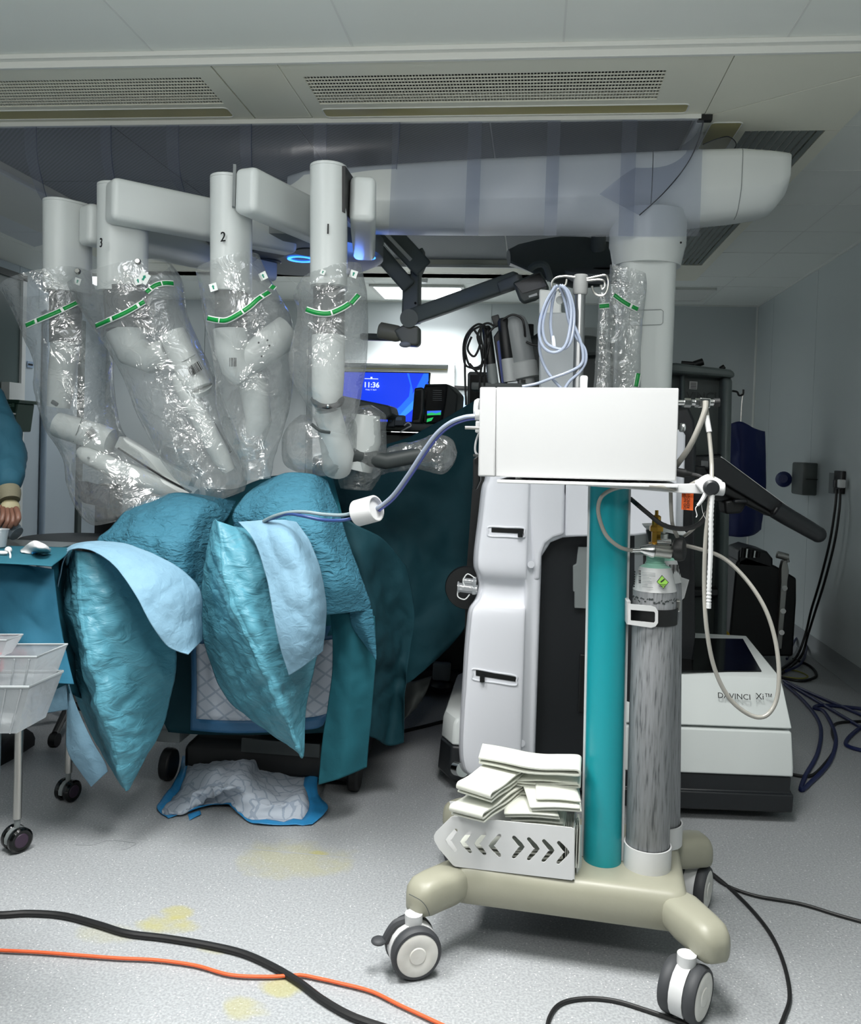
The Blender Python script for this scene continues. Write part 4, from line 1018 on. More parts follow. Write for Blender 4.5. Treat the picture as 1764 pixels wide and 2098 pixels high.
# the chipped crack on the front left leg
b = MB(); b.tube([P(838, 1832, 2.074), P(850, 1838, 2.068), P(862, 1845, 2.066), P(872, 1856, 2.066), P(878, 1868, 2.068), P(880, 1876, 2.07)], 0.0009, n=5, smooth=3); b.build('crack', M['greydark'], tro)


def caster(c, ang, brake=False, scale=1.0):
    """c: point under the stem; ang: direction of wheel axis towards the outer side"""
    ax = Vector((math.cos(ang), math.sin(ang), 0)); R_ = 0.0635; fw = Vector((-ax.y, ax.x, 0))
    k = bpy.data.objects.new('caster', None); COL.objects.link(k); k.parent = tro; ROOTM[k.name] = ROOTM[tro.name]
    cc = Vector((c.x, c.y, R_))
    for s in (1, -1):
        o = cc + ax * (0.030 * s)
        w = MB(); w.lathe([(0.030, -0.012), (R_ - 0.004, -0.013), (R_ - 0.001, -0.008), (R_, 0.0), (R_ - 0.001, 0.008), (R_ - 0.005, 0.0135), (R_ - 0.011, 0.0145), (R_ - 0.012, 0.0125), (0.03, 0.0125)], o, ax * s, n=40)
        w.build('wheel', M['tyre'], k, smooth=40)
        h = MB(); h.lathe([(0.0, 0.0175), (0.019, 0.0172), (0.0205, 0.0162), (0.0215, 0.0150), (0.0225, 0.0155), (0.047, 0.0152), (R_ - 0.0115, 0.0135), (R_ - 0.0115, 0.010)], o, ax * s, n=40)
        h.build('hub_disc', M['hub'], k, smooth=30)
    y = MB(); seg = []
    for i in range(13):
        a = -0.25 * PI + 1.28 * PI * i / 12; dr = fw * (-math.cos(a)) + Vector((0, 0, math.sin(a)))
        seg.append([cc + dr * r + ax * t for r, t in ((R_ - 0.002, -0.016), (R_ - 0.002, 0.016), (R_ - 0.012, 0.016), (R_ - 0.012, -0.016))])
    y.rings(seg); y.cyl(cc + Vector((0, 0, 0.045)), cc + Vector((0, 0, 0.082)), 0.022, n=18); y.cyl(cc - ax * 0.03, cc + ax * 0.03, 0.012, n=12)
    y.build('fork', M['white2'], k, smooth=40)
    if brake:
        p = MB(); a = cc - fw * 0.045 + Vector((0, 0, 0.03)); p.tube([cc + Vector((0, 0, 0.062)) - fw * 0.01 - ax * .01, cc + Vector((0, 0, 0.052)) - fw * 0.045 - ax * .012, cc - fw * 0.07 + Vector((0, 0, 0.012)) - ax * .012], 0.011, n=8)
        p.ball(cc - fw * 0.084 + Vector((0, 0, 0.018)) - ax * .012, 0.019, (1, 1, .45)); p.build('brake_pedal', M['tyre'], k)
    return k
fa = P(857, 1940, 2.045); caster(Vector((fa.x - 0.018, fa.y + 0.035, 0)), math.radians(-66), True)
fb = P(1440, 2020, 2.0); caster(Vector((fb.x - 0.034, fb.y + 0.022, 0)), math.radians(-33))
fc = P(1436, 1820, 2.5); caster(Vector((fc.x - 0.02, fc.y + 0.015, 0)), math.radians(-25))
caster(T(-0.34, 0.46, 0), math.radians(-70))

# column: teal half-round with pale edge strips and a back profile
cbm, ctm = P(1234, 1752, 2.29), P(1249, 985, 2.29)
rc = (P(1288, 1000, 2.29) - P(1209, 1000, 2.29)).length / 2
rs = []
def half(c, r, n=18): return [c + LX_ * (r * math.cos(PI + PI * i / n)) + LY_ * (r * 1.0 * math.sin(PI + PI * i / n)) for i in range(n + 1)] + [c + LX_ * r + LY_ * .02, c - LX_ * r + LY_ * .02]
MB().rings([half(Vector((cbm.x, cbm.y, 0.2228)), rc), half(Vector((ctm.x, ctm.y, ctm.z)), rc)]).build('column', M['teal'], tro, smooth=50)
for s in (-1, 1):
    a = Vector((cbm.x, cbm.y, .224)) + LX_ * (s * (rc + 0.0025)) + LY_ * .012; c = ctm + LX_ * (s * (rc + 0.0025)) + LY_ * .012; q = [LX_ * u + LY_ * v for u, v in ((-.003, -.012), (.003, -.012), (.003, .012), (-.003, .012))]
    MB().rings([[a + p for p in q], [c + p for p in q]]).build('column_edge', M['white2'], tro, smooth=0)
q = [LX_ * u + LY_ * v for u, v in ((-rc, .022), (rc, .022), (rc, .075), (-rc, .075))]
MB().rings([[Vector((cbm.x, cbm.y, .224)) + p for p in q], [ctm + p for p in q]]).build('column_back', M['grey'], tro, smooth=0)
# shelf plate, side rail with clamp
sh = [P(1018, 983, 2.15), P(1390, 993, 2.12)]
b = MB(); n_ = LY_ * 0.34
b.prism([sh[0], sh[1], sh[1] + n_, sh[0] + n_], (0, 0, -0.008)); b.build('shelf', M['white2'], tro, smooth=0, bev=0.002)
rl = [P(1200, 993, 2.16), P(1300, 996, 2.15), P(1400, 1001, 2.14), P(1470, 1001, 2.135)]
b = MB(); rs = []
for p, h in zip(rl, (0.003, 0.008, 0.0115, 0.013)): rs.append([p + LX_ * 0 + LY_ * u + Vector((0, 0, v)) for u, v in ((-.004, -h), (.012, -h), (.012, h), (-.004, h))])
b.rings(rs).build('side_rail', M['white2'], tro, smooth=30, bev=0.002)
MB().cyl(P(1462, 1000, 2.13) + LX_ * -0.01, P(1484, 1002, 2.13), 0.0165, n=22).build('clamp_body', M['white2'], tro, bev=0.003)
MB().lathe([(0, 0.016), (0.013, 0.016), (0.0185, 0.012), (0.0185, 0.0), (0.01, -0.004)], P(1456, 999, 2.108), (0, -1, 0), n=22).build('clamp_knob', M['charcoal'], tro)
# bottle cup, strap with buckle, small bracket
GC = [P(1326, 1750, 2.28), P(1352, 1700, 2.44)]
cup = GC[0].copy(); cup.z = 0.2225; rcup = 0.061
MB().lathe([(rcup, 0.0), (rcup, 0.058), (rcup - .004, 0.058), (rcup - .004, 0.004), (0, 0.004)], cup, n=40, cap=False).build('bottle_cup', M['white2'], tro)
cup2 = Vector((P(1350, 1740, 2.43).x, 2.43, 0.2225))
MB().lathe([(rcup, 0.0), (rcup, 0.058), (rcup - .004, 0.058), (rcup - .004, 0.004), (0, 0.004)], cup2, n=40, cap=False).build('bottle_cup', M['white2'], tro)
rg = 0.0555
gt = P(1340, 1258, 2.28); gb = Vector((cup.x, cup.y, 0.23)); gax = (gt - gb).normalized()
b = MB(); ring = []
for i in range(31):
    a = PI * (-0.02) - PI * 1.0 * i / 30; ring.append([gt + LX_ * ((rg + r) * math.cos(a)) + LY_ * ((rg + r) * math.sin(a)) + Vector((0, 0, z)) for r, z in ((0.0012, -.021), (0.0035, -.021), (0.0035, .021), (0.0012, .021))])
b.rings(ring); b.build('bottle_strap', M['black_rubber'], tro)
bk = []
for pts in ([(1287, 1237), (1334, 1241), (1343, 1244), (1348, 1252), (1348, 1276), (1343, 1283), (1334, 1286), (1286, 1279)], [(1292, 1249), (1340, 1253), (1342, 1256), (1342, 1273), (1340, 1276), (1292, 1271)]):
    bk.append([P(x, y, 2.216) for x, y in pts])
plate(bk[0], [bk[1]], 0.004, M['white2'], 'strap_buckle', tro)
MB().prism([P(1284, 1232, 2.22), P(1292, 1232, 2.225), P(1292, 1280, 2.225), P(1284, 1279, 2.22)], (0, .06, 0)).build('strap_bracket', M['white2'], tro, smooth=0)
MB().box(P(1388, 1240, 2.3), (0.012, 0.03, 0.03)).build('strap_hook', M['steel'], tro, smooth=0, bev=.003)

# ---- insufflator box
ins = thing('insufflator', 'plain white metal insufflator box on the trolley shelf', 'medical device', P(1200, 990, 2.3), TR)
bx_ = [P(983, 793, 2.175), P(1391, 795, 2.135), P(1386, 986, 2.135), P(979, 976, 2.175)]
sx = [bx_[0].lerp(bx_[1], 0.086), bx_[3].lerp(bx_[2], 0.092)]
dv = LY_ * 0.33
MB().prism([sx[0], bx_[1], bx_[2], sx[1]], dv).build('housing', M['box'], ins, smooth=40, bev=0.0035, seg=3)
MB().prism([bx_[0], sx[0] - LX_ * .0006, sx[1] - LX_ * .0006, bx_[3]], dv).build('front_panel', M['box'], ins, smooth=40, bev=0.004, seg=3)
for x, y in ((1062, 983), (1310, 988)):
    MB().lathe([(0.006, 0), (0.008, 0.006), (0.008, 0.010)], P(x, y + 2, 2.2), (0, 0, 1), n=12).build('foot', M['white2'], ins)
lf = LX_ * -1
b = MB(); b.lathe([(0.03, 0), (0.03, 0.006), (0.026, 0.012), (0.0, 0.014)], P(982, 840, 2.27), lf, n=24); b.build('socket_plate', M['white2'], ins)
MB().cyl(P(986, 851, 2.24), P(974, 850, 2.24), 0.014, n=18).build('outlet_port', M['white2'], ins)
MB().box(P(979, 875, 2.23), (0.012, 0.014, 0.03)).build('port_mount', M['white2'], ins, smooth=0, bev=.003)
MB().cyl(P(985, 877, 2.2), P(953, 876, 2.2), 0.0045, n=12).build('steel_pin', M['steel'], ins)
b = MB(); b.tube([P(982, 885, 2.26), P(975, 905, 2.26), P(974, 925, 2.26), P(982, 935, 2.26)], 0.003, n=6); b.build('wire_guard', M['white2'], ins)
MB().box(P(975, 933, 2.24), (0.014, 0.012, 0.006)).build('latch', M['chrome'], ins, smooth=0)
MB().prism([P(969, 940, 2.28), P(981, 932, 2.28), P(984, 985, 2.28), P(975, 1005, 2.28), P(968, 1003, 2.28)], (0, 0.05, 0)).build('power_socket', M['black'], ins, bev=.004)
# rear gas fitting
b = MB()
rx = lambda x, y: P(x, y, 2.2)
b.cyl(rx(1389, 825), rx(1402, 825), 0.007, n=14); b.build('gas_stub', M['chrome'], ins)
for x0, x1, r in ((1402, 1415, .0115), (1417, 1424, .0085), (1424, 1431, .0115)):
    MB().cyl(rx(x0, 825), rx(x1, 825.5), r, n=6 if r > .01 else 14).build('hex_nut', M['chrome'], ins, smooth=20)
MB().box(rx(1443, 826), (0.026, 0.022, 0.024), rotm(0, .05, 0)).build('tee_block', M['chrome'], ins, smooth=0, bev=.002)
MB().cyl(rx(1454, 825), rx(1462, 825), .0085, n=14).build('end_stub', M['chrome'], ins)
MB().cyl(rx(1462, 825), rx(1474, 825), .011, n=14).build('end_cap', M['black'], ins)
b = MB(); b.lathe([(0.010, 0), (0.012, 0.004), (0.010, 0.008)], P(1392, 876, 2.26), (1, 0, 0), n=18, cap=False); b.lathe([(0.011, 0.006), (0.012, 0.010), (0.010, 0.014)], P(1392, 876, 2.26), (1, 0, 0), n=18); b.build('earth_stud', M['chrome'], ins)
b = MB(); b.cyl(P(1385, 967, 2.2), P(1404, 970, 2.2), 0.011, n=14); b.cyl(P(1404, 970, 2.2), P(1420, 972, 2.2), 0.008, 0.006, n=14); b.build('mains_plug', M['black'], ins)

# ---- gas bottles
bot_m = bpy.data.materials.new('scuffed_grey_paint'); t = NT(bot_m); t.b.inputs['Roughness'].default_value = 0.5
tc = t.add('ShaderNodeTexCoord'); mp = t.add('ShaderNodeMapping'); mp.inputs['Scale'].default_value = (190, 190, 15); t.link(tc.outputs['Object'], mp.inputs[0])
n1 = t.add('ShaderNodeTexNoise', Scale=1.0, Detail=3.0); t.link(mp.outputs[0], n1.inputs[0]); r1 = t.add('ShaderNodeValToRGB')
r1.color_ramp.elements[0].position = 0.30; r1.color_ramp.elements[0].color = lin('#54575a'); r1.color_ramp.elements[1].position = 0.44; r1.color_ramp.elements[1].color = lin('#858789')
e = r1.color_ramp.elements.new(0.66); e.color = lin('#939598'); t.link(n1.outputs['Fac'], r1.inputs[0]); t.link(r1.outputs[0], t.b.inputs['Base Color'])
M['mint'] = mat('mint_collar', '#9fd3c0', 0.4)


def gas_bottle(base, top, label, full=True):
    """base / top: axis points (bottom of body, start of shoulder)"""
    g = thing('gas_bottle', label, 'gas bottle', base); ax = (top - base); H_ = ax.length
    MB().lathe([(rg - .004, 0), (rg, .004), (rg, H_ - .004), (rg - .0006, H_)], base, ax, n=40).build('body', bot_m, g, smooth=60)
    MB().lathe([(rg + .0004, 0), (rg - .003, .012), (rg - .0085, .034), (rg - .0135, .054), (rg - .016, .060)], base + ax, ax, n=40, cap=False).build('shoulder_label', M['white2'], g, smooth=60)
    MB().lathe([(rg - .016, .059), (0.026, .066), (0.026, .070)], base + ax, ax, n=32).build('shoulder', M['mint'], g)
    b = MB(); pr = []
    for i in range(14): pr += [(0.0235, .066 + i * .0028), (0.0225, .0674 + i * .0028)]
    b.lathe(pr, base + ax, ax, n=28); b.build('collar', M['mint'], g, smooth=20)
    return g, ax.normalized(), base + ax
ga, gax, gtop = gas_bottle(gb, P(1341, 1208, 2.28), 'scuffed grey gas bottle with a green diamond label and brass valve, strapped to the trolley')
za = gtop
b = MB(); b.lathe([(0.017, .104), (0.020, .108), (0.020, .122), (0.0125, .124), (0.0125, .150), (0.0185, .152), (0.0185, .163), (0.014, .168)], za, gax, n=6); b.lathe([(0.0115, .166), (0.0115, .19), (0.0075, .193), (0.0045, .194), (0.0045, .206)], za, gax, n=20)
b.build('valve', M['brass'], ga, smooth=25)
b = MB(); b.lathe([(0.0045, 0), (0.0045, .03)], P(1340, 1098, 2.27), (0, 0, 1), n=10)
zc = za + gax * 0.137
b = MB(); b.cyl(P(1340, 1128, 2.24), P(1374, 1132, 2.245), 0.0165, n=22); b.build('regulator_body', M['steel'], ga)
b = MB(); b.lathe([(0.008, 0), (0.019, 0.028), (0.0185, 0.034), (0.006, .04)], P(1312, 1126, 2.24), P(1340, 1129, 2.24) - P(1312, 1126, 2.24), n=24); b.cyl(P(1292, 1128, 2.24), P(1314, 1127, 2.24), .006, n=14); b.build('inlet_cone', M['chrome'], ga)
b = MB(); b.cyl(P(1345, 1113, 2.27), P(1374, 1114, 2.27), .012, n=16); b.build('side_tube', M['chrome'], ga)
b = MB(); b.lathe([(0, -0.004), (0.018, -.002), (0.028, 0.004), (0.031, 0.014), (0.028, 0.026), (0.020, 0.030), (0, .030)], P(1380, 1125, 2.25), (1, -0.35, .05), n=28); b.build('hand_wheel', M['black_rubber'], ga)
# label print on the curved shoulder: hazard diamond, barcode, small lines
hz = mat('hazard_green', '#8bc34a', 0.5)
def sh_pt(x, y): return P(x, y, 2.226 - 0.010 * (y - 1170) / 40 + 0.0)
dm = [sh_pt(1356, 1178), sh_pt(1370, 1193), sh_pt(1359, 1206), sh_pt(1345, 1192)]
MB().prism([p + Vector((0, -.0015, 0)) for p in dm], (0, 0.001, 0)).build('hazard_border', M['ink'], ga, smooth=0)
ct_ = sum(dm, Vector()) / 4
dmi = MB().prism([ct_ + (p - ct_) * .88 + Vector((0, -.0022, 0)) for p in dm], (0, 0.001, 0)).build('hazard_diamond', hz, ga, smooth=0)
MB().tube([sh_pt(1353, 1192) + Vector((0, -.003, 0)), sh_pt(1361, 1186) + Vector((0, -.003, 0))], 0.0016, n=6, smooth=0).build('hazard_symbol', M['ink'], dmi)
b = MB()
for yy in (1197, 1200): b.tube([sh_pt(1351, yy) + Vector((0, -.003, 0)), sh_pt(1364, yy) + Vector((0, -.003, 0))], 0.0005, n=5, smooth=0)
b.build('hazard_text_line', M['ink'], dmi)
text('UN 1070 ', face_cam(sh_pt(1306, 1184) + Vector((0.0, -.0, 0)), (-.75, -1, .3), (1, 0, .35)), 0.001, M['ink'], ga) if False else None
b = MB(); random.seed(3)
for i in range(11):
    y = 1174 + i * 2.9; ln = random.uniform(10, 24) if i > 2 else 26
    b.box(sh_pt(1316 + ln / 2, y) + Vector((0, -.001, 0)), (ln * 2.22 / FPX, .001, .0009))
b.build('label_print', M['grey'], ga, smooth=0)
b = MB(); y = 1170
for i in range(9):
    h = random.choice((1.2, 2.0)); b.box(sh_pt(1311 - i * .0, y) + Vector((0, .002, 0)), (.006, .001, h * 2.2 / FPX)); y += h + random.choice((1.2, 2))
b.build('label_barcode', M['ink'], ga, smooth=0)
b = MB(); y = 1170
for i in range(7):
    c = sh_pt(1301.5 - i * .25, 1173 + i * 5) + Vector((0, .012, 0)); b.box(c, (.004, .001, .0036), rotm(0, 0, -.9))
b.build('label_number', M['ink'], ga, smooth=0)
# scorched band of scuffs below the shoulder
b = MB(); random.seed(11)
for i in range(26):
    a = -PI * (0.08 + 0.84 * i / 25); rr_ = rg + .0006
    c = gtop - gax * (0.020 + random.uniform(-.004, .006)) + LX_ * (rr_ * math.cos(a)) + LY_ * (rr_ * math.sin(a))
    b.box(c, (random.uniform(.003, .008), .0008, random.uniform(.0015, .005)), rotm(0, random.uniform(-.8, .8), a + PI / 2))
stuff(b.build('scuff_mark', M['greydark'], ga, smooth=0))
g2b = Vector((cup2.x, cup2.y, 0.23)); gb2, gax2, gtop2 = gas_bottle(g2b, P(1355, 1190, 2.43), 'second grey gas bottle, mostly hidden behind the strapped one')
barcode_at = [P(1372 + i * 2.6, 1168, 2.377 + i * .004) for i in range(9)]
b = MB()
for i, p in enumerate(barcode_at): b.box(p, (.0016 if i % 3 else .0028, .001, .03))
b.build('label_barcode', M['ink'], gb2, smooth=0)
b = MB(); b.lathe([(0.017, .104), (0.019, .13), (0.0125, .132), (0.0125, .16)], gtop2, gax2, n=12); b.build('valve', M['steel'], gb2)
wg = MB().prism([P(1318, 1078, 2.42), P(1345, 1077, 2.4), P(1400, 1085, 2.4), P(1408, 1094, 2.4), P(1400, 1098, 2.4), P(1360, 1090, 2.4), P(1325, 1085, 2.42)], (0, .05, 0.004)).build('valve_guard', M['white'], gb2, bev=.003)
MB().prism([P(1325, 1085, 2.44), P(1400, 1096, 2.44), P(1396, 1120, 2.44), P(1330, 1118, 2.44)], (0, .03, 0)).build('valve_block', M['greydark'], gb2, bev=.004)
MB().prism([P(1394, 1182, 2.4), P(1412, 1188, 2.4), P(1402, 1225, 2.42), P(1394, 1232, 2.42)], (0, .001, 0)).build('paper_tag', M['white2'], gb2, smooth=0)

# ---- hoses, rope, cable, tag
HM = M['tubing']
hs = tag(MB().tube([P(1296, 1128, 2.24), P(1270, 1121, 2.22), P(1243, 1098, 2.205), P(1228, 1062, 2.2), P(1226, 1035, 2.2), P(1236, 1014, 2.195), P(1264, 1000, 2.18), P(1310, 995, 2.14), P(1355, 997, 2.125), P(1392, 1003, 2.15), P(1430, 985, 2.2)], 0.0052, n=12).build('braided_hose', HM), 'clear braided hose looping from the gas valve across the teal column', 'hose')
ha = tag(MB().tube([P(1446, 822, 2.185), P(1444, 842, 2.18), P(1430, 880, 2.18), P(1410, 920, 2.19), P(1385, 955, 2.22), P(1372, 975, 2.28)], 0.0072, n=12).build('braided_hose', HM), 'thick clear hose curving from the chrome tee down behind the white box', 'hose')
hb = tag(MB().tube([P(1447, 836, 2.19), P(1452, 880, 2.18), P(1458, 950, 2.16), P(1456, 1010, 2.115), P(1446, 1100, 2.11), P(1443, 1200, 2.11), P(1448, 1290, 2.10), P(1464, 1370, 2.1), P(1494, 1430, 2.1), P(1535, 1464, 2.1), P(1568, 1467, 2.1), P(1590, 1436, 2.11), P(1596, 1380, 2.12), P(1588, 1310, 2.14), P(1566, 1244, 2.16), P(1526, 1184, 2.19), P(1476, 1140, 2.22), P(1410, 1119, 2.25), P(1392, 1118, 2.26)], 0.0052, n=12).build('braided_hose', HM), 'long clear braided hose hanging in a wide loop right of the gas bottle', 'hose')
b = MB(); b.cyl(P(1447, 852, 2.185), P(1453, 885, 2.178), .0068, n=12); b.build('hose_sleeve', M['white2'], hb)
hc = tag(MB().tube([P(1374, 1000, 2.2), P(1375, 1040, 2.21), P(1378, 1075, 2.22), P(1388, 1100, 2.24)], 0.005, n=10).build('braided_hose', HM), 'short clear hose dropping from the rail to the black hand wheel', 'hose')
hd_ = tag(MB().tube([P(1458, 1030, 2.2), P(1440, 1062, 2.2), P(1418, 1086, 2.22), P(1402, 1098, 2.25)], 0.004, n=10).build('braided_hose', HM), 'thin clear hose sloping below the rail clamp to the hand wheel', 'hose')
tag(MB().tube([P(1416, 972, 2.2), P(1436, 978, 2.19), P(1453, 996, 2.16), P(1455, 1030, 2.15), P(1444, 1062, 2.16), P(1420, 1080, 2.18), P(1388, 1083, 2.2), P(1356, 1074, 2.22), P(1325, 1050, 2.235), P(1306, 1034, 2.25), P(1292, 1022, 2.32)], 0.006, n=10).build('power_cable', M['black_rubber']), 'black power cable curving below the rail between teal column and clamp', 'cable')
rope = thing('tie_rope', 'white cotton tie rope hanging from the rail clamp', 'rope', P(1453, 1245, 2.1))
b = MB(); pts = spline([P(1460, 1008, 2.1), P(1457, 1060, 2.1), P(1456, 1130, 2.1), P(1453, 1200, 2.1), P(1452, 1246, 2.1)], 14)
b.tube(pts, lambda t: 0.0056 + 0.0008 * math.sin(t * 170), n=8, smooth=0); b.build('cord', M['white2'], rope)
b = sheet([[(1428, 985, 2.14), (1450, 972, 2.16), (1478, 985, 2.15)], [(1424, 990, 2.125), (1452, 981, 2.12), (1480, 992, 2.13)], [(1440, 1012, 2.12), (1455, 1010, 2.108), (1472, 1008, 2.12)]], 4, 4, 0.004, 40); solid(b.build('knot', M['white2'], rope, smooth=180), .003)
b = MB(); b.tube([P(1448, 1008, 2.11), P(1438, 1025, 2.105), P(1429, 1036, 2.105)], lambda t: .006 - .003 * t, n=8); b.tube([P(1430, 1035, 2.105), P(1425, 1042, 2.105), P(1428, 1055, 2.105), P(1426, 1060, 2.105)], .0012, n=5); b.tube([P(1436, 1026, 2.105), P(1440, 1050, 2.105), P(1446, 1064, 2.105)], .0005, n=5)
b.build('frayed_end', M['white2'], rope)
ot = tag(MB().prism([P(1397, 1006, 2.16), P(1421, 1007, 2.16), P(1420, 1046, 2.155), P(1396, 1044, 2.155)], (0, .001, 0)).build('warning_tag', mat('orange_tag', '#ec6420', 0.5), smooth=0), 'small orange DO NOT REMOVE tag hanging below the rail', 'tag')
Mt = face_cam(P(1411, 1026, 2.1535), (0, -1, 0), (-1, 0, 0)); text('REMOVE', Mt, .0098, M['ink'], ot, ext=.0002); text('DO NOT', face_cam(P(1404, 1027, 2.1535), (0, -1, 0), (-1, 0, 0)), .0098, M['ink'], ot, ext=.0002)

# ---- insufflation tubing with filter
tb = thing('insufflation_tubing', 'blue-tinted gas tubing with a round white filter, from the white box to the drapes', 'tubing', P(755, 1045, 2.45))
t1 = [P(973, 852, 2.24), P(950, 855, 2.24), P(922, 866, 2.25), P(895, 888, 2.27), P(868, 924, 2.3), P(838, 970, 2.34), P(805, 1015, 2.4), P(775, 1040, 2.44), P(765, 1044, 2.45)]
MB().tube(t1, 0.0058, n=10).build('supply_tube', M['tubeblue'], tb)
MB().tube([p + Vector((0.004, 0.008, -0.006)) for p in t1], 0.0045, n=8).build('supply_tube', mat('inner_blue_line', '#4c58a8', 0.3), tb)
f0, f1 = P(731, 1052, 2.45), P(775, 1040, 2.42)
b = MB(); rf = 0.0385; L_ = (f1 - f0).length * .92
b.lathe([(0.0, 0), (rf - .003, 0), (rf, .003), (rf, L_ - .003), (rf - .002, L_), (rf - .006, L_), (rf - .007, L_ - .012), (0, L_ - .012)], f0, f1 - f0, n=36); b.build('filter', M['white2'], tb)
MB().tube([P(735, 1046, 2.43), P(705, 1055, 2.44), P(665, 1054, 2.46), P(625, 1049, 2.48), P(590, 1050, 2.5), P(560, 1058, 2.53), P(540, 1068, 2.56)], 0.0052, n=10).build('patient_tube', mat('grey_clear_tube', '#7f9095', 0.25), tb)
MB().tube([P(727, 1060, 2.44), P(700, 1066, 2.44), P(660, 1065, 2.46), P(620, 1057, 2.48), P(590, 1053, 2.5), P(565, 1060, 2.53), P(545, 1066, 2.56)], 0.0052, n=10).build('patient_tube', mat('navy_tube', '#2c4478', 0.25), tb)
MB().cyl(P(722, 1064, 2.44), P(734, 1058, 2.44), .0065, n=12).build('luer_fitting', mat('violet_fitting', '#a3a8dd', 0.3), tb)

# ---- wire basket of folded plates with chevron cut-outs
bas = thing('chevron_basket', 'white sheet-metal basket with chevron cut-outs on the trolley base', 'basket', P(1050, 1790, 2.2), TR)
def BP(x, y): return P(x, y, 2.196 - (x - 890) / 290 * 0.032)
out = [BP(*q) for q in ((889, 1712), (893, 1704), (924, 1674), (929, 1672), (1170, 1695), (1176, 1698), (1177, 1702), (1175, 1800), (1172, 1803), (933, 1775), (928, 1772), (899, 1738), (890, 1722))]
Z6 = lambda x, y: (860 + x / 4.41, 1480 + y / 4.41)
holes = []
for ch in (((325, 975), (255, 1064), (320, 1150)), ((456, 990), (386, 1080), (455, 1165)), ((588, 1005), (515, 1095), (585, 1183)), ((720, 1022), (645, 1112), (718, 1198)), ((852, 1038), (926, 1122), (850, 1213)), ((986, 1052), (1062, 1140), (985, 1230)), ((1122, 1070), (1196, 1155), (1118, 1246)), ((1257, 1086), (1333, 1172), (1252, 1262))):
    a, m_, c = [Z6(*q) for q in ch]; k = 0.75
    pts = [a, (a[0] + (m_[0] - a[0]) * k, a[1] + (m_[1] - a[1]) * k), m_, (c[0] + (m_[0] - c[0]) * k, c[1] + (m_[1] - c[1]) * k), c]
    holes.append([BP(*q) for q in stroke2(pts, 3.9)])
plate(out, holes, .0028, M['white2'], 'front_plate', bas)
dp = LY_ * 0.15
b = MB(); b.prism([BP(1175, 1700), BP(1175, 1802), BP(1175, 1802) + dp, BP(1175, 1690) + dp], LX_ * .0025); b.build('side_plate', M['white2'], bas, smooth=0)
b = MB(); b.prism([BP(929, 1772), BP(1174, 1800), BP(1174, 1800) + dp, BP(929, 1772) + dp], (0, 0, .0025)); b.build('bottom_plate', M['white2'], bas, smooth=0)
b = MB(); b.prism([BP(900, 1738), BP(929, 1773), BP(929, 1773) + dp, BP(900, 1738) + dp], LX_ * .0025); b.build('end_flap', M['white2'], bas, smooth=0)
b = MB(); b.prism([BP(900, 1690) + dp, BP(1175, 1690) + dp, BP(1175, 1802) + dp, BP(929, 1775) + dp], LY_ * .0025); b.build('back_plate', M['white2'], bas, smooth=0)
b = MB(); b.prism([P(1180, 1690, 2.2), P(1191, 1690, 2.24), P(1190, 1790, 2.24), P(1181, 1803, 2.2)], LX_ * .002); b.build('hook_plate', M['white2'], bas, smooth=0)

# ---- folded straps and pads in the basket
def strap_fold(a, c, wid, gap, layers, label, th=0.0042, sag=0.0):
    """band folded back and forth from a to c (points), lying across the vector wid"""
    d = c - a; n = d.cross(wid).normalized()
    if n.z < 0: n = -n
    path = []
    for L in range(layers):
        p, q = (a, c) if L % 2 == 0 else (c, a); off = n * (gap * L)
        for k in range(7):
            u = k / 6; path.append(p.lerp(q, u) + off + n * (sag * math.sin(PI * u)) + n * (0.002 * math.sin(9 * u + L)))
        if L < layers - 1:
            path.append(q + off + n * (gap * .5) + (q - p).normalized() * (gap * .55))
    path = spline(path, 4); W2 = wid * .5; rs = []
    for i, p in enumerate(path):
        t_ = (path[min(i + 1, len(path) - 1)] - path[max(i - 1, 0)]).normalized(); m_ = t_.cross(wid).normalized() * (th / 2)
        rs.append([p - W2 - m_, p + W2 - m_, p + W2 + m_, p - W2 + m_])
    return tag(MB().rings(rs).build('folded_strap', M['strap'], smooth=50, bev=0.001), label, 'strap', None)
w_ = LY_ * 0.075 + Vector((0, 0, .012))
strap_fold(P(985, 1548, 2.30), P(1183, 1574, 2.235), w_, .014, 2, 'long looped off-white rubber strap on top of the basket pile', sag=-.008, th=.005)
strap_fold(P(990, 1590, 2.32), P(1185, 1598, 2.26), w_, .007, 3, 'flat off-white strap layers under the top looped strap', th=.0045)
strap_fold(P(985, 1618, 2.32), P(1180, 1612, 2.28), w_, .007, 2, 'lower off-white strap layers behind the folded pads', th=.0045)
wv_ = P(1004, 1632, 2.165) - P(934, 1610, 2.195)
strap_fold(P(972, 1632, 2.17), P(1045, 1580, 2.31), wv_, .012, 3, 'thick folded white strap leaning over the basket edge, upper of two', th=.005)
wv2 = P(990, 1672, 2.15) - P(922, 1655, 2.18)
strap_fold(P(958, 1676, 2.155), P(1040, 1618, 2.29), wv2, .012, 3, 'thick folded white strap leaning over the basket edge, lower of two', th=.005)
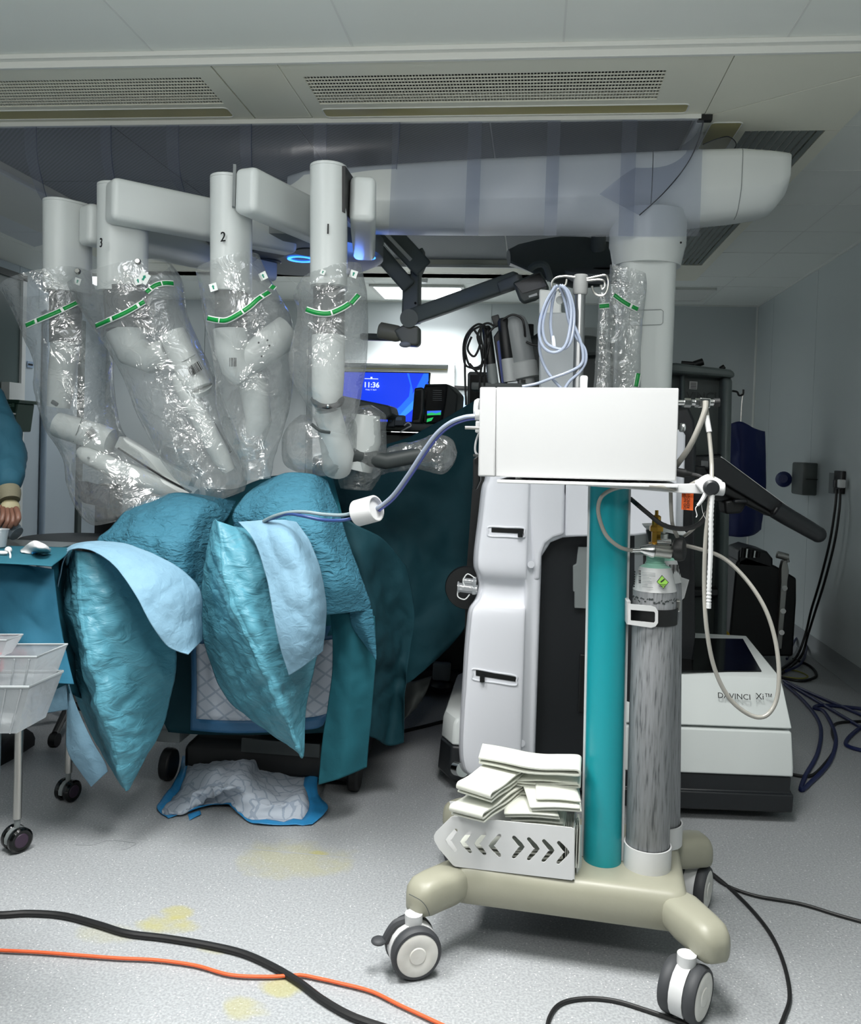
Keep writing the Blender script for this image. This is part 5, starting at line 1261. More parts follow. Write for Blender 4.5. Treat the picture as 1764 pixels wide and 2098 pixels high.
def pad(pts, n, label, th=.0042, gap=.0085):
    b = MB()
    for i in range(n):
        o_ = Vector((random.uniform(-.003, .003), random.uniform(-.003, .003), -gap * i))
        rows = [[pts[0] + o_, (pts[0] + pts[1]) / 2 + o_ + Vector((0, 0, .003)), pts[1] + o_], [(pts[0] + pts[3]) / 2 + o_ + Vector((0, 0, .003)), (pts[0] + pts[2]) / 2 + o_ + Vector((0, 0, .006)), (pts[1] + pts[2]) / 2 + o_], [pts[3] + o_, (pts[3] + pts[2]) / 2 + o_ + Vector((0, 0, .002)), pts[2] + o_ + Vector((0, 0, -.002))]]
        s_ = sheet(rows, 4, 4); me_ = bpy.data.meshes.new('t'); s_.bm.to_mesh(me_); s_.bm.free(); b.bm.from_mesh(me_); bpy.data.meshes.remove(me_)
    o = b.build('folded_pad', M['strap'], smooth=180); solid(o, th, -1); return tag(o, label, 'pad')
pad([P(1098, 1637, 2.185), P(1190, 1642, 2.165), P(1174, 1594, 2.27), P(1096, 1593, 2.275)], 1, 'topmost square white pad on the pads beside the column')
pad([P(1088, 1656, 2.18), P(1190, 1658, 2.16), P(1185, 1606, 2.27), P(1070, 1602, 2.28)], 2, 'middle white pads under the topmost square pad')
pad([P(1034, 1666, 2.19), P(1146, 1670, 2.17), P(1130, 1630, 2.27), P(1037, 1626, 2.28)], 2, 'lower left white pad sticking out under the others')
pad([P(1048, 1682, 2.2), P(1156, 1688, 2.18), P(1160, 1655, 2.26), P(1050, 1650, 2.27)], 2, 'bottommost white pads lying level with the basket rim')
MB_ = MB(); random.seed(5)
for i in range(9):
    x = 1160 + i * 3.2; MB_.box(P(x, 1722, 2.225), (.0022, .09, .1), TR + random.uniform(-.06, .06))
tag(stuff(MB_.build('card_stack', M['strap'], smooth=0)), 'upright white cards standing at the right end of the basket', 'cards')
strap_fold(P(950, 1765, 2.27), P(1150, 1775, 2.25), LY_ * .07, .009, 7, 'flat straps filling the bottom of the chevron basket, seen through the cut-outs', th=.004)
# ================================================================== draped patient on the operating table
def drape(name, label, rows, m, ku=10, kv=10, wr=0.008, wf=9, seed=0.0, th=.0015, cat='drape', parent=None, smooth=180, sharp=0.0, ridge=None):
    o = sheet(rows, ku, kv, wr, wf, seed, sharp, ridge).build(name, m, parent, smooth=smooth); solid(o, th)
    return o if parent is not None else tag(o, label, cat)
drape('leg_drape', 'crinkled teal cloth tented over the right-hand raised knee', [
    [(535, 990, 2.98), (585, 968, 2.9), (640, 970, 2.9), (672, 985, 2.98)],
    [(505, 1012, 2.9), (570, 1000, 2.76), (640, 1003, 2.75), (692, 1042, 2.86)],
    [(478, 1050, 2.82), (560, 1045, 2.68), (645, 1050, 2.67), (714, 1108, 2.82)],
    [(480, 1085, 2.8), (580, 1090, 2.64), (668, 1110, 2.63), (736, 1170, 2.8)],
    [(500, 1200, 2.8), (600, 1180, 2.64), (684, 1180, 2.62), (757, 1228, 2.78)],
    [(520, 1262, 2.8), (620, 1262, 2.66), (688, 1258, 2.64), (760, 1250, 2.78)]], M['crepe'], 14, 14, .009, 7, 1.0, sharp=.8)
drape('leg_drape', 'crinkled teal cloth tented over the left-hand raised knee', [
    [(318, 1018, 3.1), (360, 1009, 3.0), (420, 1014, 3.0), (484, 1026, 3.1)],
    [(262, 1042, 2.98), (340, 1036, 2.84), (410, 1040, 2.84), (470, 1055, 3.0)],
    [(225, 1082, 2.9), (310, 1072, 2.76), (390, 1080, 2.76), (450, 1085, 2.92)],
    [(198, 1112, 2.86), (300, 1112, 2.7), (380, 1130, 2.7), (436, 1140, 2.88)],
    [(200, 1210, 2.84), (300, 1200, 2.68), (380, 1210, 2.7), (428, 1215, 2.88)],
    [(220, 1310, 2.84), (310, 1310, 2.7), (385, 1310, 2.74), (424, 1310, 2.88)]], M['crepe'], 14, 14, .009, 7, 5.0, sharp=.8)
drape('leg_bag', 'glossy teal boot-shaped drape hanging from the right-hand knee to a point', [
    [(436, 1068, 2.68), (441, 1064, 2.62), (447, 1068, 2.58), (480, 1078, 2.6), (520, 1085, 2.68)],
    [(424, 1125, 2.72), (438, 1128, 2.6), (457, 1140, 2.53), (520, 1135, 2.56), (590, 1150, 2.66)],
    [(413, 1200, 2.76), (440, 1210, 2.6), (472, 1228, 2.49), (540, 1215, 2.54), (625, 1215, 2.66)],
    [(414, 1285, 2.78), (455, 1290, 2.6), (503, 1300, 2.47), (570, 1300, 2.53), (655, 1290, 2.68)],
    [(432, 1365, 2.78), (485, 1370, 2.6), (540, 1378, 2.47), (590, 1370, 2.53), (650, 1345, 2.68)],
    [(468, 1435, 2.76), (520, 1440, 2.6), (572, 1450, 2.48), (605, 1440, 2.54), (634, 1415, 2.66)],
    [(535, 1490, 2.72), (565, 1495, 2.6), (596, 1500, 2.5), (612, 1490, 2.55), (626, 1470, 2.64)],
    [(600, 1535, 2.62), (608, 1540, 2.56), (616, 1545, 2.52), (620, 1540, 2.54), (624, 1525, 2.58)],
    [(619, 1549, 2.56), (620, 1550, 2.55), (621, 1551, 2.54), (622, 1550, 2.55), (623, 1548, 2.56)]], M['boot'], 14, 15, .0055, 11, 9.0, sharp=1.5, ridge=(2, .9))
drape('leg_bag', 'glossy teal boot-shaped drape hanging from the left-hand knee to a point', [
    [(147, 1130, 2.66), (152, 1127, 2.58), (158, 1128, 2.54), (195, 1134, 2.54), (240, 1150, 2.64)],
    [(128, 1190, 2.7), (145, 1192, 2.58), (160, 1195, 2.51), (220, 1190, 2.53), (285, 1210, 2.66)],
    [(111, 1245, 2.73), (135, 1255, 2.58), (162, 1262, 2.48), (235, 1255, 2.52), (318, 1260, 2.68)],
    [(114, 1290, 2.74), (142, 1295, 2.58), (170, 1300, 2.46), (245, 1300, 2.52), (345, 1300, 2.7)],
    [(136, 1355, 2.74), (165, 1362, 2.58), (190, 1372, 2.45), (260, 1365, 2.52), (362, 1345, 2.7)],
    [(155, 1430, 2.73), (180, 1437, 2.58), (206, 1445, 2.45), (272, 1440, 2.52), (352, 1420, 2.7)],
    [(184, 1500, 2.71), (205, 1508, 2.58), (224, 1515, 2.46), (278, 1508, 2.53), (336, 1485, 2.68)],
    [(222, 1568, 2.66), (232, 1573, 2.57), (243, 1580, 2.49), (275, 1572, 2.54), (303, 1545, 2.62)],
    [(250, 1614, 2.58), (254, 1617, 2.55), (258, 1621, 2.53), (264, 1619, 2.55), (270, 1608, 2.57)]], M['boot'], 14, 15, .0055, 11, 14.0, sharp=1.5, ridge=(2, .9))
drape('drape_flap', 'broad pale blue absorbent flap lying down the right-hand boot drape', [
    [(488, 1069, 2.60), (540, 1066, 2.57), (578, 1066, 2.57), (607, 1070, 2.62)],
    [(520, 1108, 2.52), (565, 1102, 2.49), (602, 1100, 2.5), (634, 1106, 2.58)],
    [(545, 1180, 2.47), (588, 1172, 2.45), (624, 1165, 2.46), (655, 1162, 2.56)],
    [(560, 1258, 2.44), (604, 1250, 2.43), (640, 1240, 2.45), (668, 1234, 2.55)],
    [(575, 1328, 2.44), (614, 1318, 2.43), (645, 1305, 2.46), (666, 1296, 2.55)],
    [(592, 1384, 2.46), (618, 1368, 2.46), (641, 1350, 2.49), (661, 1334, 2.56)]], M['flap'], 14, 14, .004, 9, 20.0, th=.003, sharp=1.4)
drape('drape_flap', 'pale blue absorbent flap swept across the left-hand boot drape', [
    [(109, 1257, 2.60), (106, 1225, 2.63), (104, 1192, 2.68)],
    [(121, 1190, 2.56), (114, 1175, 2.6), (108, 1163, 2.66)],
    [(139, 1130, 2.53), (144, 1122, 2.58), (151, 1115, 2.65)],
    [(186, 1126, 2.48), (212, 1116, 2.53), (243, 1111, 2.62)],
    [(237, 1161, 2.44), (270, 1142, 2.5), (302, 1130, 2.6)],
    [(281, 1225, 2.41), (322, 1188, 2.48), (362, 1160, 2.6)],
    [(311, 1281, 2.41), (362, 1240, 2.49), (410, 1208, 2.62)],
    [(345, 1325, 2.44), (382, 1295, 2.5), (414, 1268, 2.62)],
    [(386, 1341, 2.48), (400, 1326, 2.53), (414, 1312, 2.62)]], M['flap'], 14, 14, .004, 9, 25.0, th=.003, sharp=1.4)
drape('body_drape', 'teal drape sagging between the two raised knees', [
    [(420, 1000, 3.35), (480, 1000, 3.3), (560, 975, 3.3), (680, 970, 3.3)],
    [(420, 1030, 3.12), (475, 1040, 3.12), (530, 1035, 3.1), (700, 1050, 3.05)],
    [(400, 1150, 3.0), (450, 1150, 3.02), (500, 1150, 3.0), (720, 1150, 2.98)],
    [(380, 1330, 2.96), (430, 1330, 2.98), (500, 1330, 2.97), (690, 1300, 2.95)]], M['tealpanel'], 8, 8, .015, 6, 31.0)
drape('back_drape', 'large dark green drape hung up to the right behind the tubing filter', [
    [(640, 935, 3.6), (800, 908, 3.55), (890, 868, 3.55), (990, 810, 3.55)],
    [(640, 1000, 3.5), (800, 985, 3.47), (890, 962, 3.5), (985, 935, 3.55)],
    [(640, 1100, 3.4), (790, 1100, 3.4), (880, 1100, 3.45), (980, 1085, 3.5)],
    [(640, 1200, 3.3), (780, 1230, 3.3), (870, 1230, 3.4), (972, 1205, 3.48)],
    [(690, 1320, 3.22), (780, 1330, 3.24), (860, 1330, 3.35), (955, 1282, 3.42)],
    [(700, 1410, 3.2), (770, 1415, 3.2), (835, 1400, 3.3), (902, 1346, 3.4)]], M['darkdrape'], 14, 12, .014, 4.0, 35.0, sharp=.8)
b_ = drape('side_drape', 'dark green drape falling in long folds to the floor right of the knees', [
    [(668, 1040, 2.98), (730, 1075, 2.94), (785, 1105, 3.0), (832, 1160, 3.1)],
    [(675, 1200, 2.96), (745, 1200, 2.9), (800, 1210, 3.04), (850, 1260, 3.1)],
    [(690, 1300, 2.97), (760, 1300, 2.93), (815, 1310, 3.08), (840, 1335, 3.1)],
    [(700, 1420, 2.98), (770, 1420, 2.96), (808, 1425, 3.08), (828, 1420, 3.06)],
    [(715, 1500, 2.99), (765, 1512, 2.98), (796, 1528, 3.05), (826, 1522, 3.04)]], M['darkdrape'], 14, 12, .016, 6, 40.0, sharp=1.0)
drape('hanging_drape', 'creased teal drape panel hanging almost to the floor below the right-hand knee', [
    [(676, 1252, 2.80), (715, 1256, 2.77), (768, 1262, 2.84)], [(682, 1350, 2.80), (720, 1352, 2.77), (770, 1345, 2.84)],
    [(672, 1440, 2.8), (716, 1436, 2.77), (764, 1430, 2.84)], [(660, 1520, 2.81), (710, 1512, 2.78), (758, 1500, 2.85)],
    [(652, 1608, 2.82), (700, 1594, 2.79), (752, 1572, 2.86)]], M['tealpanel'], 12, 12, .006, 6, 44.0, sharp=1.2)
drape('drape_corner', 'pointed teal drape corner beside the right-hand knee hem', [
    [(716, 1252, 2.76), (740, 1251, 2.75), (763, 1248, 2.78)], [(722, 1285, 2.77), (745, 1285, 2.75), (768, 1290, 2.78)], [(750, 1325, 2.78), (760, 1328, 2.77), (771, 1335, 2.78)], [(768, 1350, 2.78), (769, 1351, 2.78), (771, 1352, 2.78)]], M['crepe'], 6, 6, .003, 8, 47.0)
for nm_, pts in (('right', [(446, 1069, 2.575), (458, 1140, 2.52), (472, 1228, 2.48), (502, 1300, 2.46), (540, 1378, 2.46), (572, 1450, 2.47), (597, 1500, 2.49), (617, 1545, 2.515)]), ('left', [(158, 1130, 2.535), (160, 1195, 2.50), (162, 1262, 2.47), (171, 1300, 2.45), (190, 1372, 2.44), (206, 1445, 2.44), (225, 1515, 2.45), (245, 1580, 2.48), (258, 1619, 2.52)])):
    pass
# soft absorbent pads: white quilt with blue film border
qm = bpy.data.materials.new('quilted_pad'); t = NT(qm); t.b.inputs['Roughness'].default_value = .7; t.b.inputs['Base Color'].default_value = lin('#b4bdc8')
tc = t.add('ShaderNodeTexCoord'); hs_ = []
for rz in (0.8, -0.8):
    mp = t.add('ShaderNodeMapping'); mp.inputs['Rotation'].default_value = (0.2, rz, rz); t.link(tc.outputs['Object'], mp.inputs[0])
    wv = t.add('ShaderNodeTexWave', Scale=9.0); t.link(mp.outputs[0], wv.inputs[0]); k = t.add('ShaderNodeMath', _operation='GREATER_THAN'); k.inputs[1].default_value = .06; t.link(wv.outputs['Fac'], k.inputs[0]); hs_.append(k)
mn = t.add('ShaderNodeMath', _operation='MINIMUM'); t.link(hs_[0].outputs[0], mn.inputs[0]); t.link(hs_[1].outputs[0], mn.inputs[1])
qx = t.add('ShaderNodeMix', _data_type='RGBA'); qx.inputs[6].default_value = lin('#96a2b2'); qx.inputs[7].default_value = lin('#b4bdc8'); t.link(mn.outputs[0], qx.inputs[0]); t.link(qx.outputs[2], t.b.inputs['Base Color'])
u = t.add('ShaderNodeBump'); u.inputs['Strength'].default_value = .6; u.inputs['Distance'].default_value = .004; t.link(mn.outputs[0], u.inputs['Height']); t.link(u.outputs[0], t.b.inputs['Normal'])
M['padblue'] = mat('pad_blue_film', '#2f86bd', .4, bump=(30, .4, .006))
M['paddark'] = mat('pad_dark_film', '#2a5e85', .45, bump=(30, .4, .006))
def pad_sheet(name, label, rows, ku, kv, bu, bv, m1, m2, wr, wf, seed):
    b = sheet(rows, ku, kv, wr, wf, seed, 1.0 if wr > .01 else .3); nu = (len(rows[0]) - 1) * ku; nv = (len(rows) - 1) * kv
    b.bm.faces.index_update(); b.bm.faces.ensure_lookup_table(); w = MB(); blue = []
    for f in b.bm.faces:
        j, i = divmod(f.index, nu); blue.append(min(i, nu - 1 - i) < bu or min(j, nv - 1 - j) < bv)
    s = thing(name, label, 'pad', b.bm.verts[:][0].co.copy()); b2 = b.bm.copy()
    b.bm.faces.ensure_lookup_table(); bmesh.ops.delete(b.bm, geom=[f for f, q in zip(b.bm.faces[:], blue) if q], context='FACES')
    b2.faces.ensure_lookup_table(); bmesh.ops.delete(b2, geom=[f for f, q in zip(b2.faces[:], blue) if not q], context='FACES')
    solid(b.build('quilt', m1, s, smooth=180), .005, 0); w.bm.free(); w.bm = b2; solid(w.build('film_border', m2, s, smooth=180), .0015)
    return s
drape('under_table_blackout', 'dark drape added to block light under the operating table', [  # added dark sheet hides the bright floor behind the table
    [(290, 1300, 3.0), (400, 1300, 3.02), (560, 1300, 3.02), (700, 1290, 3.0), (770, 1290, 3.02)], [(300, 1400, 3.0), (400, 1400, 3.02), (560, 1400, 3.02), (700, 1400, 3.02), (770, 1400, 3.04)],
    [(345, 1500, 3.02), (420, 1505, 3.03), (560, 1505, 3.03), (690, 1500, 3.03), (770, 1495, 3.05)]], M['darkdrape'], 8, 6, .01, 7, 70.0)
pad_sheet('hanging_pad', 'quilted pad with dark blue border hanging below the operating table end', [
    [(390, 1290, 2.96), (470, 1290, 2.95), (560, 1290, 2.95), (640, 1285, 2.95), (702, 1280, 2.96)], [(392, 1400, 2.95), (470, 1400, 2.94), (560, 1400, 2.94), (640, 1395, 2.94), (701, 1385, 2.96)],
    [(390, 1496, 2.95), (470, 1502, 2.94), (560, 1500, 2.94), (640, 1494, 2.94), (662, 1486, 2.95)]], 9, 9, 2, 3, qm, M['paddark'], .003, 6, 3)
def FZ(x, y, z): return PZ(x, y, z)
pad_sheet('floor_pad', 'crumpled white and blue absorbent pad dropped on the floor under the table', [
    [FZ(374, 1548, .04), FZ(440, 1535, .05), FZ(520, 1520, .06), FZ(575, 1528, .05), FZ(655, 1536, .05)],
    [FZ(366, 1580, .03), FZ(430, 1575, .09), FZ(500, 1566, .10), FZ(560, 1566, .06), FZ(652, 1580, .05)],
    [FZ(352, 1610, .02), FZ(410, 1620, .06), FZ(475, 1612, .11), FZ(548, 1610, .05), FZ(650, 1610, .04)],
    [FZ(330, 1638, .012), FZ(385, 1650, .03), FZ(440, 1625, .06), FZ(560, 1640, .06), FZ(655, 1630, .03)],
    [FZ(322, 1655, .012), FZ(365, 1668, .012), FZ(450, 1640, .03), FZ(520, 1668, .025), FZ(672, 1655, .02)],
    [FZ(345, 1674, .008), FZ(400, 1660, .010), FZ(462, 1648, .018), FZ(518, 1686, .008), FZ(640, 1688, .008)]], 9, 8, 3, 4, qm, M['padblue'], .014, 11, 6)
tag(solid(sheet([[FZ(385, 1668, .006), FZ(410, 1660, .007)], [FZ(388, 1680, .004), FZ(412, 1668, .005)]], 4, 4, .003, 40).build('torn_scrap', M['padblue'], smooth=180), .001), 'small torn blue scrap lying by the floor pad', 'scrap')
# operating table: base, column, slab hidden by the drapes
ot_ = thing('operating_table', 'black-based operating table hidden under the teal drapes', 'operating table', (-0.95, 3.3, 0))
ta, tb_ = P(372, 1500, 3.25), P(770, 1500, 3.25)
MB().box((-0.95, 3.75, 0.93), (0.55, 1.3, 0.08), bev=.02).build('table_top', M['black'], ot_)
MB().box((-0.95, 3.45, .5), (0.26, 0.34, .82), bev=.02).build('column', M['charcoal'], ot_)
MB().rings([[Vector((-.95 + u * s, 3.42 + v * s2, z)) for u, v in ((-.33, -.3), (.33, -.3), (.33, .5), (-.33, .5))] for z, s, s2 in ((.035, 1, 1), (.12, 1, 1), (.17, .85, .9))]).build('base', M['black'], ot_, bev=.015)
MB().box((-1.33, 3.14, .17), (.1, .12, .05), bev=.01).build('foot_block', M['grey'], ot_)
for x, y in ((-1.33, 3.1), (-.62, 3.14), (-1.2, 3.85), (-.66, 3.85)): MB().cyl((x - .02, y, .06), (x + .02, y, .06), .06, n=24).build('caster_wheel', M['black_rubber'], ot_, bev=.008)
MB().box((-.9, 3.11, .15), (.3, .01, .05)).build('rating_plate', M['greydark'], ot_, smooth=0)

# ================================================================== instrument table on the left
it = thing('instrument_table', 'steel-legged instrument table under blue drapes at the left edge', 'table', (-1.9, 2.65, 0))
zt = .921; xr_ = PZ(136, 1122, zt).x
MB().box(((xr_ - .02 - 2.6) / 2, 2.65, zt - .02), (2.6 + xr_ - .06, .4, .03)).build('table_top', M['steel'], it, smooth=0)
def leg_at(px_, py0, py1, Y, nm='leg'):
    q = PZ(px_, py1, 0); return q
for (fx, fy, Y) in ((34, 1742, 2.47), (139, 1640, 2.85)):
    q = PZ(fx, fy, 0); c = Vector((q.x, q.y, 0))
    MB().cyl(c + Vector((0, 0, .10)), c + Vector((0, 0, zt - .02)), .0125, n=18).build('leg', M['steel'], it)
    ca = bpy.data.objects.new('caster', None); COL.objects.link(ca); ca.parent = it; ROOTM[ca.name] = ROOTM[it.name]
    ax = Vector((.86, -.5, 0)) if fx < 100 else Vector((.95, -.3, 0)); R_ = .038
    for s in (1, -1):
        o = c + Vector((0, 0, R_)) + ax * (.020 * s); MB().lathe([(.01, -.010), (R_ - .006, -.011), (R_, -.006), (R_, .006), (R_ - .006, .011), (R_ - .012, .009), (0, .009)], o, ax * s, n=26).build('wheel', M['black_gloss'], ca)
        MB().lathe([(0, .0105), (.02, .0105), (.022, .009)], o, ax * s, n=20).build('hub', mat('purple_hub', '#3a2a3c', .4), ca)
    b = MB(); fw = Vector((-ax.y, ax.x, 0)); seg = []
    for i in range(9):
        a = PI * 1.1 * i / 8 - .1; dr = fw * math.cos(a) + Vector((0, 0, math.sin(a))); seg.append([c + Vector((0, 0, R_)) + dr * r + ax * u_ for r, u_ in ((R_ - .001, -.008), (R_ - .001, .008), (R_ - .01, .008), (R_ - .01, -.008))])
    b.rings(seg); b.cyl(c + Vector((0, 0, .06)), c + Vector((0, 0, .105)), .009, n=14); b.build('fork', M['grey'], ca)
for fx, fy in ((-2.45, 2.5), (-2.45, 2.85)): MB().cyl((fx, fy, 0), (fx, fy, zt - .02), .0125, n=14).build('leg', M['steel'], it)
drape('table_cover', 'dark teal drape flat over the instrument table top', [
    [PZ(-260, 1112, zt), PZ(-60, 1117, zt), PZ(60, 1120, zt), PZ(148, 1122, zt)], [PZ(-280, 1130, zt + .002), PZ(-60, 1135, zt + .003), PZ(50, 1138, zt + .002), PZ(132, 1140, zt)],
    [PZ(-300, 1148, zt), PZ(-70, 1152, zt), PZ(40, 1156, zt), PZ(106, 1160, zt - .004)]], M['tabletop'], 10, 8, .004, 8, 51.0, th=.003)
drape('table_drape', 'blue drape with square creases hanging down the front of the instrument table', [
    [(-240, 1148, 2.44), (-60, 1152, 2.44), (40, 1156, 2.44), (110, 1166, 2.47)], [(-240, 1165, 2.42), (-60, 1168, 2.42), (45, 1172, 2.42), (114, 1205, 2.46)],
    [(-240, 1260, 2.42), (-60, 1262, 2.41), (60, 1265, 2.40), (124, 1280, 2.46)], [(-240, 1335, 2.42), (-60, 1338, 2.41), (70, 1340, 2.39), (138, 1345, 2.46)], [(-240, 1392, 2.42), (-60, 1392, 2.41), (70, 1398, 2.40), (152, 1402, 2.46)]], M['tabledrape'], 16, 14, .009, 5, 54.0, sharp=1.4)
drape('table_side_drape', 'drape falling at the right end of the instrument table, its shade put into the dark teal', [  # darker cloth colour carries the shade at this table end
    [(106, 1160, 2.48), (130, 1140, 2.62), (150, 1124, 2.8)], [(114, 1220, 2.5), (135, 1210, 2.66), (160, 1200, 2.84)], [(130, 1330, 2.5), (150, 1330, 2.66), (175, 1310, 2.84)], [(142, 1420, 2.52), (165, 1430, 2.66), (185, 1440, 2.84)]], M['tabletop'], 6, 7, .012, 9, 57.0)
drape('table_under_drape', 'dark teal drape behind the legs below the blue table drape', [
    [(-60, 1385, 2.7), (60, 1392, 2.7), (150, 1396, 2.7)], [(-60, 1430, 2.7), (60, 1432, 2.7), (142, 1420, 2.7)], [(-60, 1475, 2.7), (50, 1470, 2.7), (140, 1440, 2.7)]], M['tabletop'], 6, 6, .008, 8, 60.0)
drape('drape_tail', 'pale blue drape strip slanting across under the instrument table', [
    [(40, 1446, 2.52), (90, 1424, 2.52), (137, 1402, 2.53)], [(44, 1458, 2.51), (92, 1442, 2.51), (138, 1430, 2.52)], [(46, 1467, 2.52), (94, 1461, 2.52), (140, 1453, 2.53)]], M['flap'], 8, 6, .004, 10, 63.0)
drape('drape_tail', 'pale blue pointed drape corner hanging below the instrument table', [
    [(137, 1402, 2.53), (139, 1404, 2.53), (141, 1402, 2.53)], [(137, 1470, 2.54), (148, 1462, 2.52), (160, 1455, 2.53)], [(137, 1534, 2.55), (162, 1525, 2.52), (190, 1520, 2.53)], [(160, 1575, 2.56), (185, 1568, 2.53), (214, 1560, 2.54)], [(187, 1612, 2.56), (204, 1596, 2.54), (221, 1580, 2.55)]], M['flap'], 8, 8, .006, 10, 66.0)
# swab, gauze bits, cup on the table
sw = thing('folded_swab', 'small rolled white swab with blue thread on the instrument table', 'swab', PZ(72, 1135, zt + .004))
so = sheet([[PZ(42, 1127, zt + .008), PZ(58, 1114, zt + .034), PZ(72, 1108, zt + .044), PZ(92, 1116, zt + .04), PZ(104, 1126, zt + .02)], [PZ(42, 1130, zt + .004), PZ(60, 1124, zt + .02), PZ(75, 1122, zt + .035), PZ(95, 1125, zt + .03), PZ(104, 1131, zt + .008)], [PZ(44, 1132, zt + .004), PZ(64, 1135, zt + .003), PZ(80, 1134, zt + .003), PZ(92, 1134, zt + .003), PZ(102, 1133, zt + .003)]], 6, 6, .003, 30, 2)
solid(so.build('gauze', M['white2'], sw, smooth=180), .003)
MB().tube([PZ(66, 1133, zt + .010), PZ(82, 1130, zt + .012), PZ(98, 1132, zt + .008)], .0035, n=6).build('blue_thread', M['padblue'], sw)
gb_ = MB(); gb_.ball(PZ(17, 1127, zt + .012), .011); gb_.tube([PZ(18, 1128, zt + .01), PZ(21, 1136, zt + .006), PZ(21, 1142, zt + .004)], .003, n=6)
tag(gb_.build('gauze_ball', M['white2']), 'small white gauze ball with a tail on the instrument table', 'gauze')
tag(MB().ball(PZ(4, 1133, zt + .008), .014, (1.3, .8, .5)).build('gauze_piece', M['white2']), 'flat white gauze scrap beside the gauze ball', 'gauze')
q = PZ(-4, 1121, zt + .004); tag(MB().lathe([(0, .002), (.024, .002), (.030, .055), (.033, .058), (.031, .058), (.028, .052), (.022, .005)], q, n=28, cap=False).build('plastic_cup', M['bin']), 'clear plastic cup on the instrument table at the left edge', 'cup')

# ---- person at the table
skin_m = mat('brown_skin', '#6b4a3c', .5); glove = mat('cream_glove', '#9c9576', .6)
pe = thing('person', 'person in a blue surgical gown at the instrument table, holding a grey flask', 'person', P(-175, 1520, 3.25).xy.to_3d())
def skin(name, verts, edges, m, parent, sub=2, root=0):
    me = bpy.data.meshes.new(name); me.from_pydata([v[0] for v in verts], edges, []); o = bpy.data.objects.new(name, me); COL.objects.link(o)
    md = o.modifiers.new('skin', 'SKIN'); md.use_smooth_shade = True
    for i, v in enumerate(verts): me.skin_vertices[0].data[i].radius = v[1] if isinstance(v[1], tuple) else (v[1], v[1]); me.skin_vertices[0].data[i].use_root = i == root
    s = o.modifiers.new('sub', 'SUBSURF'); s.levels = sub; s.render_levels = sub
    bpy.context.view_layer.update(); dg = bpy.context.evaluated_depsgraph_get(); me2 = bpy.data.meshes.new_from_object(o.evaluated_get(dg)); me2.name = name
    bpy.data.objects.remove(o); bpy.data.meshes.remove(me)
    q = bpy.data.objects.new(name, me2); COL.objects.link(q); me2.materials.clear()
    for mm in (m if isinstance(m, (list, tuple)) else [m]): me2.materials.append(mm)
    me2.polygons.foreach_set('use_smooth', [True] * len(me2.polygons))
    if parent is not None:
        me2.transform(ROOTM[parent.name].inverted()); q.parent = parent; ROOTM[q.name] = ROOTM[parent.name]
    return q
pb = ROOTM[pe.name].translation; px0, py0 = pb.x, pb.y
sR, eR, wR = P(-42, 800, 3.1), P(18, 925, 3.02), P(16, 1003, 2.86)
V_ = [((px0, py0, .93), (.17, .13)), ((px0, py0, 1.15), (.16, .12)), ((px0 + .01, py0 - .02, 1.36), (.17, .12)), ((px0 + .01, py0 - .02, 1.48), (.07, .07)), ((px0 + .02, py0 - .04, 1.56), (.06, .06)), ((px0 + .02, py0 - .05, 1.64), (.085, .10)), ((px0 + .02, py0 - .05, 1.74), (.07, .085)),
      (tuple(sR), .075), (tuple(eR), .068), (tuple(wR), .040), ((px0 - .21, py0 - .02, 1.38), .08), ((px0 - .26, py0 - .1, 1.12), .06), ((px0 - .05, py0 - .32, 1.05), .04),
      ((px0 + .1, py0, .85), .11), ((px0 + .11, py0, .48), .085), ((px0 + .11, py0 + .02, .09), .05), ((px0 - .1, py0, .85), .11), ((px0 - .11, py0, .48), .085), ((px0 - .11, py0 + .02, .09), .05), (tuple(sR.lerp(eR, .5)), .072), (tuple(eR.lerp(wR, .5)), .06)]
E_ = [(0, 1), (1, 2), (2, 3), (3, 4), (4, 5), (5, 6), (2, 7), (7, 19), (19, 8), (8, 20), (20, 9), (2, 10), (10, 11), (11, 12), (0, 13), (13, 14), (14, 15), (0, 16), (16, 17), (17, 18)]
bd = skin('body', V_, E_, [M['gown'], skin_m], pe, 3)
me = bd.data
for p in me.polygons:
    if p.center.z + pb.z > 1.52: p.material_index = 1
for v in me.vertices:                       # crumple the gown
    n_ = noise.noise(Vector((v.co.x * 9, v.co.y * 9, v.co.z * 16))) + .6 * (.4 - abs(noise.noise(v.co * 22)))
    if v.co.z < 1.5: v.co += v.normal * (.015 * n_)
gw = MB(); rs = []
for z, rx_, ry_ in ((.24, .27, .19), (.5, .245, .18), (.8, .22, .16), (1.0, .2, .15)):
    rs.append([Vector((px0 + rx_ * (1 + .05 * math.sin(7 * a)) * math.cos(a), py0 + ry_ * (1 + .05 * math.sin(7 * a)) * math.sin(a), z)) for a in [2 * PI * i / 48 for i in range(48)]])
gw.rings(rs).build('gown_skirt', M['gown'], pe, smooth=180)
MB().lathe([(0.036, 0), (.040, .012), (.039, .03), (.034, .05)], P(17, 1000, 2.86), P(22, 1040, 2.83) - P(17, 1000, 2.86), n=24).build('cuff', mat('beige_cuff', '#6f6b57', .8, bump=(200, .4, .002)), pe)
